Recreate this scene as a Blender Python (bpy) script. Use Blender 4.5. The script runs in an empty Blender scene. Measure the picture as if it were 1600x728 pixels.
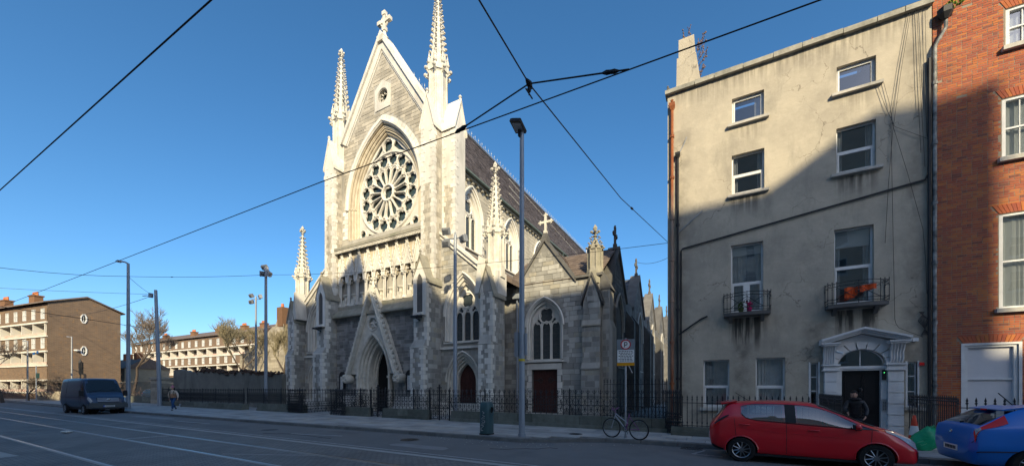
import bpy, bmesh, math, random
from mathutils import Vector, Matrix
from mathutils.geometry import delaunay_2d_cdt
R = math.radians
PI = math.pi
sc = bpy.context.scene
col = sc.collection
# ------------------------------------------------------------------ camera, sky, sun
cam = bpy.data.cameras.new('camera'); camo = bpy.data.objects.new('camera', cam); col.objects.link(camo)
camo.location = (0, 0, 1.85); camo.rotation_euler = (R(90), 0, math.asin(.4794))
cam.sensor_width = 36; cam.lens = 36 * 590 / 1600; cam.shift_y = .15; cam.clip_start = .05; cam.clip_end = 4000
sc.camera = camo
w = bpy.data.worlds.new('World'); sc.world = w; w.use_nodes = True
wn = w.node_tree.nodes; wl = w.node_tree.links
sky = wn.new('ShaderNodeTexSky'); sky.sky_type = 'NISHITA'; sky.sun_disc = False
sky.sun_elevation = R(27.9); sky.sun_rotation = math.atan2(.6, -.8)
sky.air_density = .78; sky.dust_density = 1.5; sky.ozone_density = 3.8; sky.altitude = 0
bg = wn['Background']; bg.inputs[1].default_value = .15
hs = wn.new('ShaderNodeHueSaturation'); hs.inputs['Hue'].default_value = .492; hs.inputs['Saturation'].default_value = 1.18; hs.inputs['Value'].default_value = .93; wl.new(sky.outputs[0], hs.inputs['Color']); wl.new(hs.outputs[0], bg.inputs[0])
sl = bpy.data.lights.new('sun', 'SUN'); sl.energy = 4.2; sl.angle = R(.5); sl.color = (1, .85, .56)
so = bpy.data.objects.new('sun', sl); col.objects.link(so)
so.rotation_euler = Vector((-.6, .8, -.53)).to_track_quat('-Z', 'Y').to_euler(); so.location = (0, -20, 60)
sc.view_settings.view_transform = 'Standard'; sc.view_settings.look = 'None'
sc.view_settings.exposure = .65; sc.view_settings.gamma = 1
# ------------------------------------------------------------------ materials
def nodes(name):
    m = bpy.data.materials.new(name); m.use_nodes = True
    nt = m.node_tree; return m, nt, nt.nodes['Principled BSDF']
def noise(nt, co, scale, detail=5, rough=.6, stretch=None):
    n = nt.nodes.new('ShaderNodeTexNoise'); n.inputs['Scale'].default_value = scale
    n.inputs['Detail'].default_value = detail; n.inputs['Roughness'].default_value = rough
    if stretch:
        mp = nt.nodes.new('ShaderNodeMapping'); mp.inputs['Scale'].default_value = stretch
        nt.links.new(co, mp.inputs[0]); co = mp.outputs[0]
    nt.links.new(co, n.inputs['Vector']); return n.outputs['Fac']
def ramp(nt, fac, stops, interp='LINEAR'):
    r = nt.nodes.new('ShaderNodeValToRGB'); r.color_ramp.interpolation = interp
    e = r.color_ramp.elements
    while len(e) < len(stops): e.new(.5)
    for i, (p, c) in enumerate(stops):
        e[i].position = p; e[i].color = (*c, 1) if not isinstance(c, float) else (c, c, c, 1)
    nt.links.new(fac, r.inputs[0]); return r.outputs[0]
def mixc(nt, fac, a, b, mode='MIX'):
    m = nt.nodes.new('ShaderNodeMix'); m.data_type = 'RGBA'; m.blend_type = mode
    for s, v in ((0, fac), (6, a), (7, b)):
        if hasattr(v, 'links') or hasattr(v, 'is_linked'): nt.links.new(v, m.inputs[s])
        elif s == 0: m.inputs[0].default_value = v
        else: m.inputs[s].default_value = (*v, 1)
    return m.outputs[2]
def math_(nt, op, a, b=None):
    m = nt.nodes.new('ShaderNodeMath'); m.operation = op
    for i, v in enumerate((a, b)):
        if v is None: continue
        if isinstance(v, (int, float)): m.inputs[i].default_value = v
        else: nt.links.new(v, m.inputs[i])
    return m.outputs[0]
def bumpn(nt, h, p, strength=.3, dist=.02):
    b = nt.nodes.new('ShaderNodeBump'); b.inputs['Strength'].default_value = strength; b.inputs['Distance'].default_value = dist
    nt.links.new(h, b.inputs['Height']); nt.links.new(b.outputs[0], p.inputs['Normal'])
def wpos(nt): return nt.nodes.new('ShaderNodeNewGeometry')
def M(name, c1, c2=None, rough=.85, sc_=2., isl=None, bump=.35, bs=30., metal=0., dirt=None, dirt_amt=.5, spec=.3, dist=.02, coat=0):
    m, nt, p = nodes(name)
    g = wpos(nt); co = g.outputs['Position']
    c2 = c2 or tuple(x * .8 for x in c1)
    out = mixc(nt, ramp(nt, noise(nt, co, sc_), [(.3, 0.), (.7, 1.)]), c1, c2)
    if isl:      # colour varies from piece to piece
        oi = nt.nodes.new('ShaderNodeObjectInfo')
        f = math_(nt, 'FRACT', math_(nt, 'ADD', g.outputs['Random Per Island'], oi.outputs['Random']))
        n = len(isl); cr = ramp(nt, f, [(i / n, c) for i, c in enumerate(isl)], 'CONSTANT')
        out = mixc(nt, 1., out, cr, 'MULTIPLY')
    if dirt:
        d = ramp(nt, noise(nt, co, 1., 6, .65, (.9, .9, .22)), [(.5, 0.), (.72, 1.)])
        out = mixc(nt, math_(nt, 'MULTIPLY', d, dirt_amt), out, dirt)
    nt.links.new(out, p.inputs['Base Color'])
    p.inputs['Roughness'].default_value = rough; p.inputs['Metallic'].default_value = metal
    p.inputs['Specular IOR Level'].default_value = spec; p.inputs['Coat Weight'].default_value = coat
    if bump: bumpn(nt, noise(nt, co, bs, 4), p, bump, dist)
    return m
G_ = lambda v: (v, v, v)
dressed = M('dressed_limestone', (.84, .80, .72), (.70, .67, .60), isl=[G_(1.), G_(.93), G_(.85), G_(.97), G_(.8), G_(.9)], sc_=1.2, dirt=(.22, .2, .17), dirt_amt=.45, bs=18)
carved = M('carved_limestone', (.74, .70, .61), (.52, .49, .42), sc_=2.5, dirt=(.2, .18, .15), dirt_amt=.55, bs=14)
rubble = M('grey_rubble_stone', (.50, .45, .365), (.40, .365, .30), isl=[G_(1.), G_(.86), G_(1.12), G_(.76), G_(.93), G_(1.2), G_(.82), G_(1.04)], sc_=1.5, dirt=(.16, .155, .14), dirt_amt=.5, bs=16, bump=.6)
rublow = M('shaded_rubble_stone', (.43, .415, .375), (.33, .32, .29), isl=[G_(1.), G_(.84), G_(1.14), G_(.72), G_(.93), G_(1.28), G_(.8), (1.05, 1., .9)], sc_=1.5, dirt=(.12, .12, .11), dirt_amt=.6, bs=16, bump=.6)  # darker copy of the rubble; shade of the lower walls put into its colour
warmst = M('warm_carved_limestone', (.68, .60, .46), (.5, .43, .32), sc_=2.2, dirt=(.2, .15, .1), dirt_amt=.5, bs=14)
rubback = M('stone_backing', (.46, .435, .385), (.38, .36, .32), sc_=1.2, dirt=(.15, .145, .13), dirt_amt=.6)
mortar = M('mortar', (.31, .255, .19), (.23, .19, .15), sc_=5)
weather = M('weathered_stone_slope', (.37, .34, .27), (.26, .245, .2), sc_=3, dirt=(.17, .18, .12), dirt_amt=.6)
darkst = M('dark_stone', (.17, .165, .155), (.11, .105, .1), isl=[G_(1.), G_(.8), G_(1.2), G_(.9)], sc_=2, bump=.5)  # plain dark stone for niche backs, copings, side gables and balcony slabs
slate = M('purple_slate', (.135, .112, .108), (.1, .086, .085), isl=[G_(1.), G_(.8), G_(1.15), G_(.9), G_(1.3)], sc_=4, rough=.7, bs=10)
slateb = M('brown_slate', (.20, .155, .125), (.14, .11, .095), isl=[G_(1.), G_(.8), G_(1.15), G_(.9)], sc_=3, rough=.75)
glassd = M('leaded_glass', (.035, .045, .05), (.06, .075, .08), rough=.22, sc_=9, bump=.25, bs=6, spec=.6)
lead = M('lead_cames', (.07, .07, .075), rough=.6)
iron = M('black_cast_iron', (.012, .014, .017), (.02, .022, .026), rough=.42, sc_=6, bump=.1, spec=.5)
ironb = M('black_paint', (.018, .018, .02), (.03, .03, .032), rough=.5, sc_=4, bump=.1)
wood = M('red_brown_door_wood', (.075, .026, .02), (.05, .018, .015), rough=.5, sc_=8, bs=40)
blackdoor = M('black_door_paint', (.012, .011, .012), (.02, .018, .018), rough=.35, sc_=5, bump=.1)
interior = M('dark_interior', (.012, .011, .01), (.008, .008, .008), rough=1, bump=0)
asphalt = M('asphalt', (.15, .148, .144), (.18, .177, .172), rough=.88, sc_=.6, bump=.5, bs=90, dist=.008, dirt=(.11, .11, .11), dirt_amt=.6)
flag = M('pavement_flag', (.43, .42, .40), (.33, .325, .31), isl=[G_(1.), G_(.85), G_(1.1), G_(.78), G_(.94), (1.06, 1., .93)], rough=.8, sc_=1.1, bump=.4, bs=40, dirt=(.12, .12, .115), dirt_amt=.5, dist=.006)
kerbm = M('granite_kerb', (.2, .2, .19), (.13, .13, .125), sc_=4, bump=.4, isl=[G_(1.), G_(.85), G_(1.12)])
joint = M('sand_joint', (.12, .115, .105), (.09, .088, .08), sc_=5)
conc = M('concrete', (.42, .41, .38), (.32, .31, .29), sc_=2, bump=.4)
whiteline = M('worn_road_paint', (.5, .5, .48), (.24, .24, .24), rough=.8, sc_=7, bump=.2)
railm = M('steel_rail', (.3, .3, .31), (.2, .2, .21), rough=.3, metal=.9, sc_=5, bump=.05)
plinth = M('plinth_stone', (.17, .18, .15), (.115, .12, .1), isl=[G_(1.), G_(.8), G_(1.18), G_(.9), G_(1.35)], sc_=3, bump=.5, dirt=(.06, .07, .045), dirt_amt=.6)
galv = M('grey_painted_steel', (.33, .36, .40), (.28, .31, .35), rough=.4, sc_=1.5, bump=.03, metal=.2)
galvl = M('galvanised_steel', (.42, .43, .44), (.33, .34, .35), rough=.45, metal=.5, sc_=3, bump=.05)
wirem = M('wire', (.03, .03, .032), rough=.5, bump=0)
whitep = M('white_painted_frame', (.78, .78, .76), (.7, .7, .68), rough=.45, sc_=4, bump=.05)
whited = M('white_painted_stucco', (.74, .74, .73), (.62, .62, .62), rough=.6, sc_=3, bump=.15, dirt=(.35, .34, .32), dirt_amt=.5)
curtain = M('net_curtain', (.62, .6, .56), (.42, .41, .4), rough=.95, sc_=3, bump=0)
blind = M('pale_blind', (.75, .74, .7), (.66, .66, .62), rough=.9, sc_=2, bump=0)
sillm = M('stone_sill', (.56, .53, .47), (.42, .4, .36), sc_=6, bump=.3, dirt=(.12, .12, .11), dirt_amt=.6)
rust = M('rusty_pipe', (.36, .12, .045), (.16, .055, .03), sc_=2.2, bump=.5, rough=.85, dirt=(.34, .3, .25), dirt_amt=.8)
peel = M('peeling_pipe', (.03, .03, .03), (.4, .4, .38), sc_=5, bump=.4, rough=.6)
roofs = M('cornice_stone', (.42, .40, .34), (.25, .24, .2), sc_=3, bump=.5, dirt=(.1, .1, .085), dirt_amt=.7)
fbrick = M('brown_flat_brick', (.21, .115, .06), (.165, .09, .05), sc_=3, bump=.3, isl=[G_(1.), G_(.9), G_(1.1)])
frend = M('balcony_render', (.74, .7, .62), (.6, .57, .5), sc_=1, bump=.1)
terra = M('terracotta', (.55, .2, .08), (.45, .15, .06), sc_=5)
bark = M('bark', (.105, .08, .062), (.07, .055, .045), sc_=8, bump=.5)
twig = M('twigs', (.19, .155, .125), (.13, .105, .085), sc_=5, bump=0)
twigy = M('yellow_twigs', (.27, .23, .14), (.18, .155, .1), sc_=5, bump=0)
twigr = M('reddish_twigs', (.19, .125, .10), (.14, .095, .08), sc_=5, bump=0)
oldstone = M('old_stone', (.37, .33, .26), (.26, .23, .18), sc_=2, bump=.6, isl=[G_(1.), G_(.8), G_(1.15), G_(.9)])
dashwall = M('dark_rendered_wall', (.23, .225, .19), (.16, .155, .135), sc_=1, bump=.7, bs=60, dirt=(.06, .062, .05), dirt_amt=.7)
ivy = M('dead_ivy', (.10, .06, .045), (.06, .04, .03), sc_=9, bump=.3)
rubber = M('tyre_rubber', (.012, .012, .013), (.02, .02, .02), rough=.85, sc_=9, bump=.2)
alloy = M('alloy_wheel', (.3, .3, .31), (.24, .25, .26), rough=.28, metal=.85, bump=0)
plast = M('black_plastic', (.015, .015, .017), (.022, .022, .024), rough=.55, bump=.1)
chrome = M('chrome', (.6, .6, .6), (.55, .55, .55), rough=.12, metal=1, bump=0)
def paint(name, c, rough=.28, coat=1.):
    m, nt, p = nodes(name); g = wpos(nt)
    out = mixc(nt, ramp(nt, noise(nt, g.outputs['Position'], 1.4, 6), [(.4, 0.), (.75, 1.)]), c, tuple(x * .85 + .003 for x in c))
    nt.links.new(out, p.inputs['Base Color'])
    p.inputs['Roughness'].default_value = rough; p.inputs['Coat Weight'].default_value = coat; p.inputs['Coat Roughness'].default_value = .06
    return m
redp = paint('red_car_paint', (.66, .004, .014), .3, .55); bluep = paint('blue_car_paint', (.003, .17, .62), .3, .55); vanp = paint('dark_grey_van_paint', (.028, .055, .11), .38, .35); carb = paint('dark_car_paint', (.02, .04, .08))
cglass = M('car_glass', (.012, .016, .018), (.012, .016, .018), rough=.05, spec=.7, bump=0)
redlens = M('red_lens', (.8, .02, .015), (.65, .015, .012), rough=.2, bump=0, coat=.4)
clearlens = M('clear_lens', (.5, .52, .54), (.22, .23, .25), rough=.12, sc_=30, bump=0, coat=1)
amber = M('amber_lens', (.7, .2, .02), rough=.2, bump=0)
def glassmat(name, tint=(.72, .76, .78), f0=.11, gr=.02):
    m = bpy.data.materials.new(name); m.use_nodes = True; nt = m.node_tree; nt.nodes.remove(nt.nodes['Principled BSDF'])
    t = nt.nodes.new('ShaderNodeBsdfTransparent'); t.inputs[0].default_value = (*tint, 1)
    g = nt.nodes.new('ShaderNodeBsdfGlossy'); g.inputs['Roughness'].default_value = gr; g.inputs[0].default_value = (.95, .97, 1, 1)
    lw = nt.nodes.new('ShaderNodeLayerWeight'); lw.inputs[0].default_value = .35
    f = math_(nt, 'ADD', math_(nt, 'MULTIPLY', lw.outputs['Fresnel'], .55), f0)
    b = nt.nodes.new('ShaderNodeBump'); b.inputs['Strength'].default_value = .06; b.inputs['Distance'].default_value = .05
    ge = wpos(nt); nt.links.new(noise(nt, ge.outputs['Position'], 1.2, 1), b.inputs['Height']); nt.links.new(b.outputs[0], g.inputs['Normal'])
    mx = nt.nodes.new('ShaderNodeMixShader'); nt.links.new(f, mx.inputs[0]); nt.links.new(t.outputs[0], mx.inputs[1]); nt.links.new(g.outputs[0], mx.inputs[2])
    nt.links.new(mx.outputs[0], nt.nodes['Material Output'].inputs[0]); return m
pane = glassmat('window_pane'); tintg = glassmat('tinted_glass', (.5, .56, .58), .13)
# render of the grey house: stains under the sills and balconies, patchy dirt
def rendermat():
    m, nt, p = nodes('old_cement_render'); g = wpos(nt); co = g.outputs['Position']
    base = mixc(nt, ramp(nt, noise(nt, co, .7, 7, .62), [(.32, 0.), (.68, 1.)]), (.51, .455, .36), (.385, .345, .28))
    base = mixc(nt, math_(nt, 'MULTIPLY', ramp(nt, noise(nt, co, 2.1, 6, .7), [(.5, 0.), (.75, 1.)]), .5), base, (.6, .54, .43))
    base = mixc(nt, math_(nt, 'MULTIPLY', ramp(nt, noise(nt, co, 1.3, 6, .7, (1, 1, .35)), [(.52, 0.), (.72, 1.)]), .55), base, (.26, .24, .2))
    sep = nt.nodes.new('ShaderNodeSeparateXYZ'); nt.links.new(co, sep.inputs[0]); X, Z = sep.outputs[0], sep.outputs[2]
    def sm(v, a, b):
        r = nt.nodes.new('ShaderNodeMapRange'); r.interpolation_type = 'SMOOTHSTEP'; nt.links.new(v, r.inputs[0])
        r.inputs[1].default_value = a; r.inputs[2].default_value = b; return r.outputs[0]
    st = noise(nt, co, 1., 5, .6, (5.5, 5.5, .28))
    def box(x0, x1, z0, z1, f=.25, fz=.5):
        a = math_(nt, 'MULTIPLY', sm(X, x0 - f, x0 + f), sm(X, x1 + f, x1 - f))
        return math_(nt, 'MULTIPLY', a, math_(nt, 'MULTIPLY', sm(Z, z0 - fz * 1.4, z0 + fz), sm(Z, z1 + .06, z1)))
    acc = None
    for (x0, x1, z0, z1, k, pat) in ((.5, 1.55, 3.7, 4.62, 1.5, 1), (3.75, 4.95, 4.0, 4.62, 1.5, 1), (.55, 1.15, 1.0, 3.6, .8, 0), (.5, 1.6, 9.25, 9.55, 1., 1), (3.9, 4.9, 9.2, 9.5, 1.2, 1),
                                (.6, 1.5, 12.1, 12.44, .5, 1), (4, 4.8, 12.15, 12.5, .5, 1), (-1.7, 6.2, 14.3, 14.8, .55, 1), (-1.9, -1.1, .6, 13, .55, 0), (5.7, 6.2, 4., 14, .6, 0), (-1.5, 6.1, .2, 1.1, .7, 0),
                                (2.9, 3.6, 2.6, 4.3, .9, 0), (5.6, 6.1, 2.6, 4.6, .8, 0)):
        f = math_(nt, 'MULTIPLY', box(x0, x1, z0, z1), k)
        if pat: f = math_(nt, 'MULTIPLY', f, ramp(nt, st, [(.42, 0.), (.56, 1.)]))
        else: f = math_(nt, 'MULTIPLY', f, ramp(nt, noise(nt, co, 1.6, 5), [(.35, 0.), (.7, 1.)]))
        acc = f if acc is None else math_(nt, 'MAXIMUM', acc, f)
    acc = math_(nt, 'MINIMUM', math_(nt, 'MULTIPLY', acc, .8), .9)
    vo = nt.nodes.new('ShaderNodeTexVoronoi'); vo.feature = 'DISTANCE_TO_EDGE'; vo.inputs['Scale'].default_value = .55
    mp = nt.nodes.new('ShaderNodeMapping'); nt.links.new(co, mp.inputs[0]); wob = mixc(nt, .12, mp.outputs[0], mp.outputs[0])
    nv = nt.nodes.new('ShaderNodeTexNoise'); nv.inputs['Scale'].default_value = 2.5; nv.inputs['Detail'].default_value = 5; nt.links.new(co, nv.inputs['Vector'])
    va = nt.nodes.new('ShaderNodeVectorMath'); va.operation = 'MULTIPLY_ADD'; nt.links.new(nv.outputs['Color'], va.inputs[0]); va.inputs[1].default_value = (.7, .7, .7); nt.links.new(co, va.inputs[2]); nt.links.new(va.outputs[0], vo.inputs['Vector'])
    crk = math_(nt, 'MULTIPLY', ramp(nt, vo.outputs['Distance'], [(0, 1.), (.007, 0.)]), ramp(nt, noise(nt, co, .45, 3), [(.5, 0.), (.58, .75)]))
    base = mixc(nt, crk, base, (.12, .1, .08))
    out = mixc(nt, acc, base, (.055, .052, .047))
    nt.links.new(out, p.inputs['Base Color']); p.inputs['Roughness'].default_value = .92; p.inputs['Specular IOR Level'].default_value = .15
    bumpn(nt, math_(nt, 'ADD', noise(nt, co, 3.5, 6), math_(nt, 'MULTIPLY', noise(nt, co, 60, 3), .3)), p, .55, .03)
    return m
render_ = rendermat()
def brickmat():
    m, nt, p = nodes('red_brick'); g = wpos(nt); co = g.outputs['Position']; oi = nt.nodes.new('ShaderNodeObjectInfo')
    f = math_(nt, 'FRACT', math_(nt, 'ADD', g.outputs['Random Per Island'], oi.outputs['Random']))
    cr = ramp(nt, f, [(0, (.42, .11, .042)), (.16, (.34, .08, .038)), (.3, (.48, .155, .042)), (.45, (.39, .095, .04)), (.58, (.29, .07, .04)), (.7, (.45, .13, .038)), (.85, (.36, .095, .042)), (.96, (.2, .06, .04))], 'CONSTANT')
    out = mixc(nt, ramp(nt, noise(nt, co, 14, 4), [(.45, 0.), (.85, .5)]), cr, (.36, .15, .1))
    out = mixc(nt, math_(nt, 'MULTIPLY', ramp(nt, noise(nt, co, .8, 6, .65), [(.5, 0.), (.75, 1.)]), .45), out, (.09, .05, .045))
    nt.links.new(out, p.inputs['Base Color']); p.inputs['Roughness'].default_value = .9; bumpn(nt, noise(nt, co, 35, 4), p, .6, .01)
    return m
brickm = brickmat()
def flatsmat():   # far brickwork, too small to pick apart
    m, nt, p = nodes('brown_brickwork'); tc = nt.nodes.new('ShaderNodeTexCoord')
    b = nt.nodes.new('ShaderNodeTexBrick'); b.inputs['Scale'].default_value = 1; b.inputs['Brick Width'].default_value = .45; b.inputs['Row Height'].default_value = .15
    b.inputs['Mortar Size'].default_value = .012; b.inputs['Color1'].default_value = (.22, .145, .09, 1); b.inputs['Color2'].default_value = (.15, .10, .066, 1); b.inputs['Mortar'].default_value = (.25, .2, .15, 1)
    nt.links.new(tc.outputs['UV'], b.inputs['Vector'])
    g = wpos(nt); f = ramp(nt, noise(nt, g.outputs['Position'], 2.2, 5, .7), [(.56, 0.), (.66, 1.)])
    f2 = ramp(nt, noise(nt, g.outputs['Position'], .35, 5, .6), [(.35, 0.), (.7, 1.)])
    out = mixc(nt, math_(nt, 'MULTIPLY', f, .5), b.outputs[0], (.36, .19, .07)); out = mixc(nt, math_(nt, 'MULTIPLY', f2, .35), out, (.11, .075, .055))
    nt.links.new(out, p.inputs['Base Color']); p.inputs['Roughness'].default_value = .9; return m
fbw = flatsmat()
def settmat():
    m, nt, p = nodes('granite_setts'); g = wpos(nt); co = g.outputs['Position']
    mp = nt.nodes.new('ShaderNodeMapping'); nt.links.new(co, mp.inputs[0]); mp.inputs['Rotation'].default_value = (0, 0, R(90))
    b = nt.nodes.new('ShaderNodeTexBrick'); b.inputs['Scale'].default_value = 1; b.inputs['Brick Width'].default_value = .21; b.inputs['Row Height'].default_value = .105
    b.inputs['Mortar Size'].default_value = .011; b.inputs['Mortar Smooth'].default_value = .4; b.inputs['Color1'].default_value = (.23, .22, .205, 1); b.inputs['Color2'].default_value = (.175, .17, .16, 1); b.inputs['Mortar'].default_value = (.08, .077, .073, 1)
    nt.links.new(mp.outputs[0], b.inputs['Vector'])
    out = mixc(nt, math_(nt, 'MULTIPLY', ramp(nt, noise(nt, co, .5, 6), [(.4, 0.), (.7, 1.)]), .5), b.outputs[0], (.045, .045, .047))
    nt.links.new(out, p.inputs['Base Color']); p.inputs['Roughness'].default_value = .78
    inv = math_(nt, 'SUBTRACT', 1., b.outputs['Fac']); bumpn(nt, math_(nt, 'ADD', inv, math_(nt, 'MULTIPLY', noise(nt, co, 25, 3), .5)), p, .8, .012)
    return m
setts = settmat()
# ------------------------------------------------------------------ objects
def root_loc(o):
    while o.parent: o = o.parent
    return Vector(o.get('_b', (0, 0, 0)))
class MB:
    def __init__(s): s.v = []; s.f = []
    def add(s, vs, fs):
        n = len(s.v); s.v += [tuple(v) for v in vs]; s.f += [tuple(i + n for i in f) for f in fs]; return s
    def box(s, x0, x1, y0, y1, z0, z1):
        return s.add([(x0, y0, z0), (x1, y0, z0), (x1, y1, z0), (x0, y1, z0), (x0, y0, z1), (x1, y0, z1), (x1, y1, z1), (x0, y1, z1)],
                     [(0, 3, 2, 1), (4, 5, 6, 7), (0, 1, 5, 4), (1, 2, 6, 5), (2, 3, 7, 6), (3, 0, 4, 7)])
    def hexa(s, p): return s.add(p, [(0, 3, 2, 1), (4, 5, 6, 7), (0, 1, 5, 4), (1, 2, 6, 5), (2, 3, 7, 6), (3, 0, 4, 7)])
    def tube(s, pts, r, n=6, closed=False, cap=True):
        pts = [Vector(p) for p in pts]; N = len(pts); rr = r if isinstance(r, (list, tuple)) else [r] * N
        up = None; vs = []
        for i, p in enumerate(pts):
            if closed: t = pts[(i + 1) % N] - pts[i - 1]
            else: t = pts[min(i + 1, N - 1)] - pts[max(i - 1, 0)]
            if t.length < 1e-9: t = Vector((0, 0, 1))
            t.normalize()
            if up is None: up = Vector((0, 0, 1)) if abs(t.z) < .9 else Vector((1, 0, 0))
            a = t.cross(up)
            if a.length < 1e-6: a = t.orthogonal()
            a.normalize(); b = a.cross(t); up = b
            for k in range(n):
                an = 2 * PI * k / n + PI / n; vs.append(p + a * math.cos(an) * rr[i] + b * math.sin(an) * rr[i])
        fs = []
        for i in range(N if closed else N - 1):
            j = (i + 1) % N
            for k in range(n): fs.append((i * n + k, i * n + (k + 1) % n, j * n + (k + 1) % n, j * n + k))
        if cap and not closed: fs += [tuple(range(n))[::-1], tuple(range((N - 1) * n, N * n))]
        return s.add(vs, fs)
    def lathe(s, c, prof, n=12, rot=0, axis='z', cap=True):
        vs = []
        for r, z in prof:
            for k in range(n):
                a = 2 * PI * k / n + rot; x, y = r * math.cos(a), r * math.sin(a)
                vs.append((c[0] + x, c[1] + y, c[2] + z) if axis == 'z' else (c[0] + x, c[1] + z, c[2] + y) if axis == 'y' else (c[0] + z, c[1] + x, c[2] + y))
        fs = [(i * n + k, i * n + (k + 1) % n, (i + 1) * n + (k + 1) % n, (i + 1) * n + k) for i in range(len(prof) - 1) for k in range(n)]
        if cap: fs += [tuple(range(n))[::-1], tuple(range((len(prof) - 1) * n, len(prof) * n))]
        return s.add(vs, fs)
    def ball(s, c, r, n=6, m=4, sc=(1, 1, 1)):
        vs = [(c[0], c[1], c[2] - r * sc[2])]
        for i in range(1, m):
            a = -PI / 2 + PI * i / m
            for k in range(n): b = 2 * PI * k / n; vs.append((c[0] + r * sc[0] * math.cos(a) * math.cos(b), c[1] + r * sc[1] * math.cos(a) * math.sin(b), c[2] + r * sc[2] * math.sin(a)))
        vs.append((c[0], c[1], c[2] + r * sc[2])); L = len(vs) - 1
        fs = [(0, 1 + (k + 1) % n, 1 + k) for k in range(n)] + [(1 + i * n + k, 1 + i * n + (k + 1) % n, 1 + (i + 1) * n + (k + 1) % n, 1 + (i + 1) * n + k) for i in range(m - 2) for k in range(n)]
        fs += [(L, 1 + (m - 2) * n + k, 1 + (m - 2) * n + (k + 1) % n) for k in range(n)]
        return s.add(vs, fs)
    def build(s, name, mat, parent=None, smooth=False, loc=None, norm=True):
        b = root_loc(parent) if parent is not None else Vector(loc or (0, 0, 0))
        me = bpy.data.meshes.new(name)
        me.from_pydata([(v[0] - b.x, v[1] - b.y, v[2] - b.z) for v in s.v], [], s.f)
        if norm:
            bm = bmesh.new(); bm.from_mesh(me); bmesh.ops.recalc_face_normals(bm, faces=bm.faces); bm.to_mesh(me); bm.free()
        me.materials.append(mat)
        if smooth: me.shade_smooth() if smooth is True else me.set_sharp_from_angle(angle=R(smooth))
        if smooth and smooth is not True:
            me.shade_smooth(); me.set_sharp_from_angle(angle=R(smooth))
        o = bpy.data.objects.new(name, me); col.objects.link(o)
        if parent is not None: o.parent = parent
        else: o.location = b; o['_b'] = tuple(b)
        return o
def tag(o, label=None, cat=None, group=None, kind=None):
    if label: o['label'] = label
    if cat: o['category'] = cat
    if group: o['group'] = group
    if kind: o['kind'] = kind
    return o
def thing(name, label, cat, loc=(0, 0, 0), group=None):
    o = bpy.data.objects.new(name, None); col.objects.link(o); o.location = loc; o['_b'] = tuple(float(x) for x in loc); o.empty_display_size = .2
    return tag(o, label, cat, group)
def stuff(o): o['kind'] = 'stuff'; return o
def copy_tree(o, parent=None):
    c = o.copy(); col.objects.link(c)
    if parent is not None: c.parent = parent
    for ch in o.children: copy_tree(ch, c)
    return c
def mesh_obj(name, me, parent, loc):
    o = bpy.data.objects.new(name, me); col.objects.link(o); o.parent = parent; o.location = Vector(loc) - root_loc(parent); return o
class Fr:      # frame on a wall: a along, d into the wall, z up
    def __init__(s, o=(0, 0), a=(1, 0), d=(0, 1)): s.o, s.a, s.d = o, a, d
    def __call__(s, a, z, d): return (s.o[0] + a * s.a[0] + d * s.d[0], s.o[1] + a * s.a[1] + d * s.d[1], z)
F0 = Fr()
def SF(u): return Fr((u, 0), (0, 1), (-1, 0))      # wall facing +u; a = v
def plate(mb, loops, F, d0, d1, back=False):
    co = []; ed = []
    for L in loops:
        n = len(co); co += [Vector(p) for p in L]; ed += [(n + i, n + (i + 1) % len(L)) for i in range(len(L))]
    v, e, f, *_ = delaunay_2d_cdt(co, ed, [], 1, 1e-5)
    def inside(q):      # even-odd: keeps the openings open
        x = sum(v[i][0] for i in q) / len(q); y = sum(v[i][1] for i in q) / len(q); c = False
        for L in loops:
            for i in range(len(L)):
                (xa, ya), (xb, yb) = L[i - 1], L[i]
                if (ya > y) != (yb > y) and x < (xb - xa) * (y - ya) / (yb - ya) + xa: c = not c
        return c
    f = [q for q in f if inside(q)]
    mb.add([F(p[0], p[1], d0) for p in v], [tuple(q) for q in f])
    if back: mb.add([F(p[0], p[1], d1) for p in v], [tuple(q) for q in f])
    for L in loops:
        n = len(L); mb.add([F(p[0], p[1], d0) for p in L] + [F(p[0], p[1], d1) for p in L], [(i, (i + 1) % n, n + (i + 1) % n, n + i) for i in range(n)])
    return mb
def arch(c, w, zs, rise, n=10):      # pointed arch from left spring over the apex to right spring
    Rr = (w * w + rise * rise) / (2 * w); cx = Rr - w; a1 = math.atan2(rise, cx)
    L = [(c + cx - Rr * math.cos(a1 * i / n), zs + Rr * math.sin(a1 * i / n)) for i in range(n + 1)]
    return L + [(2 * c - x, z) for x, z in L[-2::-1]]
def archloop(c, w, zb, zs, rise, n=10): return [(c - w, zb)] + arch(c, w, zs, rise, n) + [(c + w, zb)]
def circ(c, z, r, n=16, ph=0): return [(c + r * math.cos(2 * PI * i / n + ph), z + r * math.sin(2 * PI * i / n + ph)) for i in range(n)]
def foil(c, z, r, k=4, ph=0, n=6, q=.55):      # k-lobed opening
    out = []; rl = r * q; rc = r - rl
    for j in range(k):
        a = ph + 2 * PI * j / k
        for i in range(n + 1):
            w_ = PI / k + math.asin(min(1, rc / rl * math.sin(PI / k))); b = a - w_ + 2 * w_ * i / n; out.append((c + rc * math.cos(a) + rl * math.cos(b), z + rc * math.sin(a) + rl * math.sin(b)))
    return out
def band(mb, P, Q, F, d0, d1):      # open strip between two paths, front at d0, edges back to d1
    n = len(P); vs = [F(*p, d0) for p in P] + [F(*q, d0) for q in Q] + [F(*p, d1) for p in P] + [F(*q, d1) for q in Q]
    fs = []
    for i in range(n - 1): fs += [(i, i + 1, n + i + 1, n + i), (i, i + 1, 2 * n + i + 1, 2 * n + i), (n + i, n + i + 1, 3 * n + i + 1, 3 * n + i)]
    return mb.add(vs, fs)
def roll(mb, P, F, d, r, n=6): return mb.tube([F(*p, d) for p in P], r, n)
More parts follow.
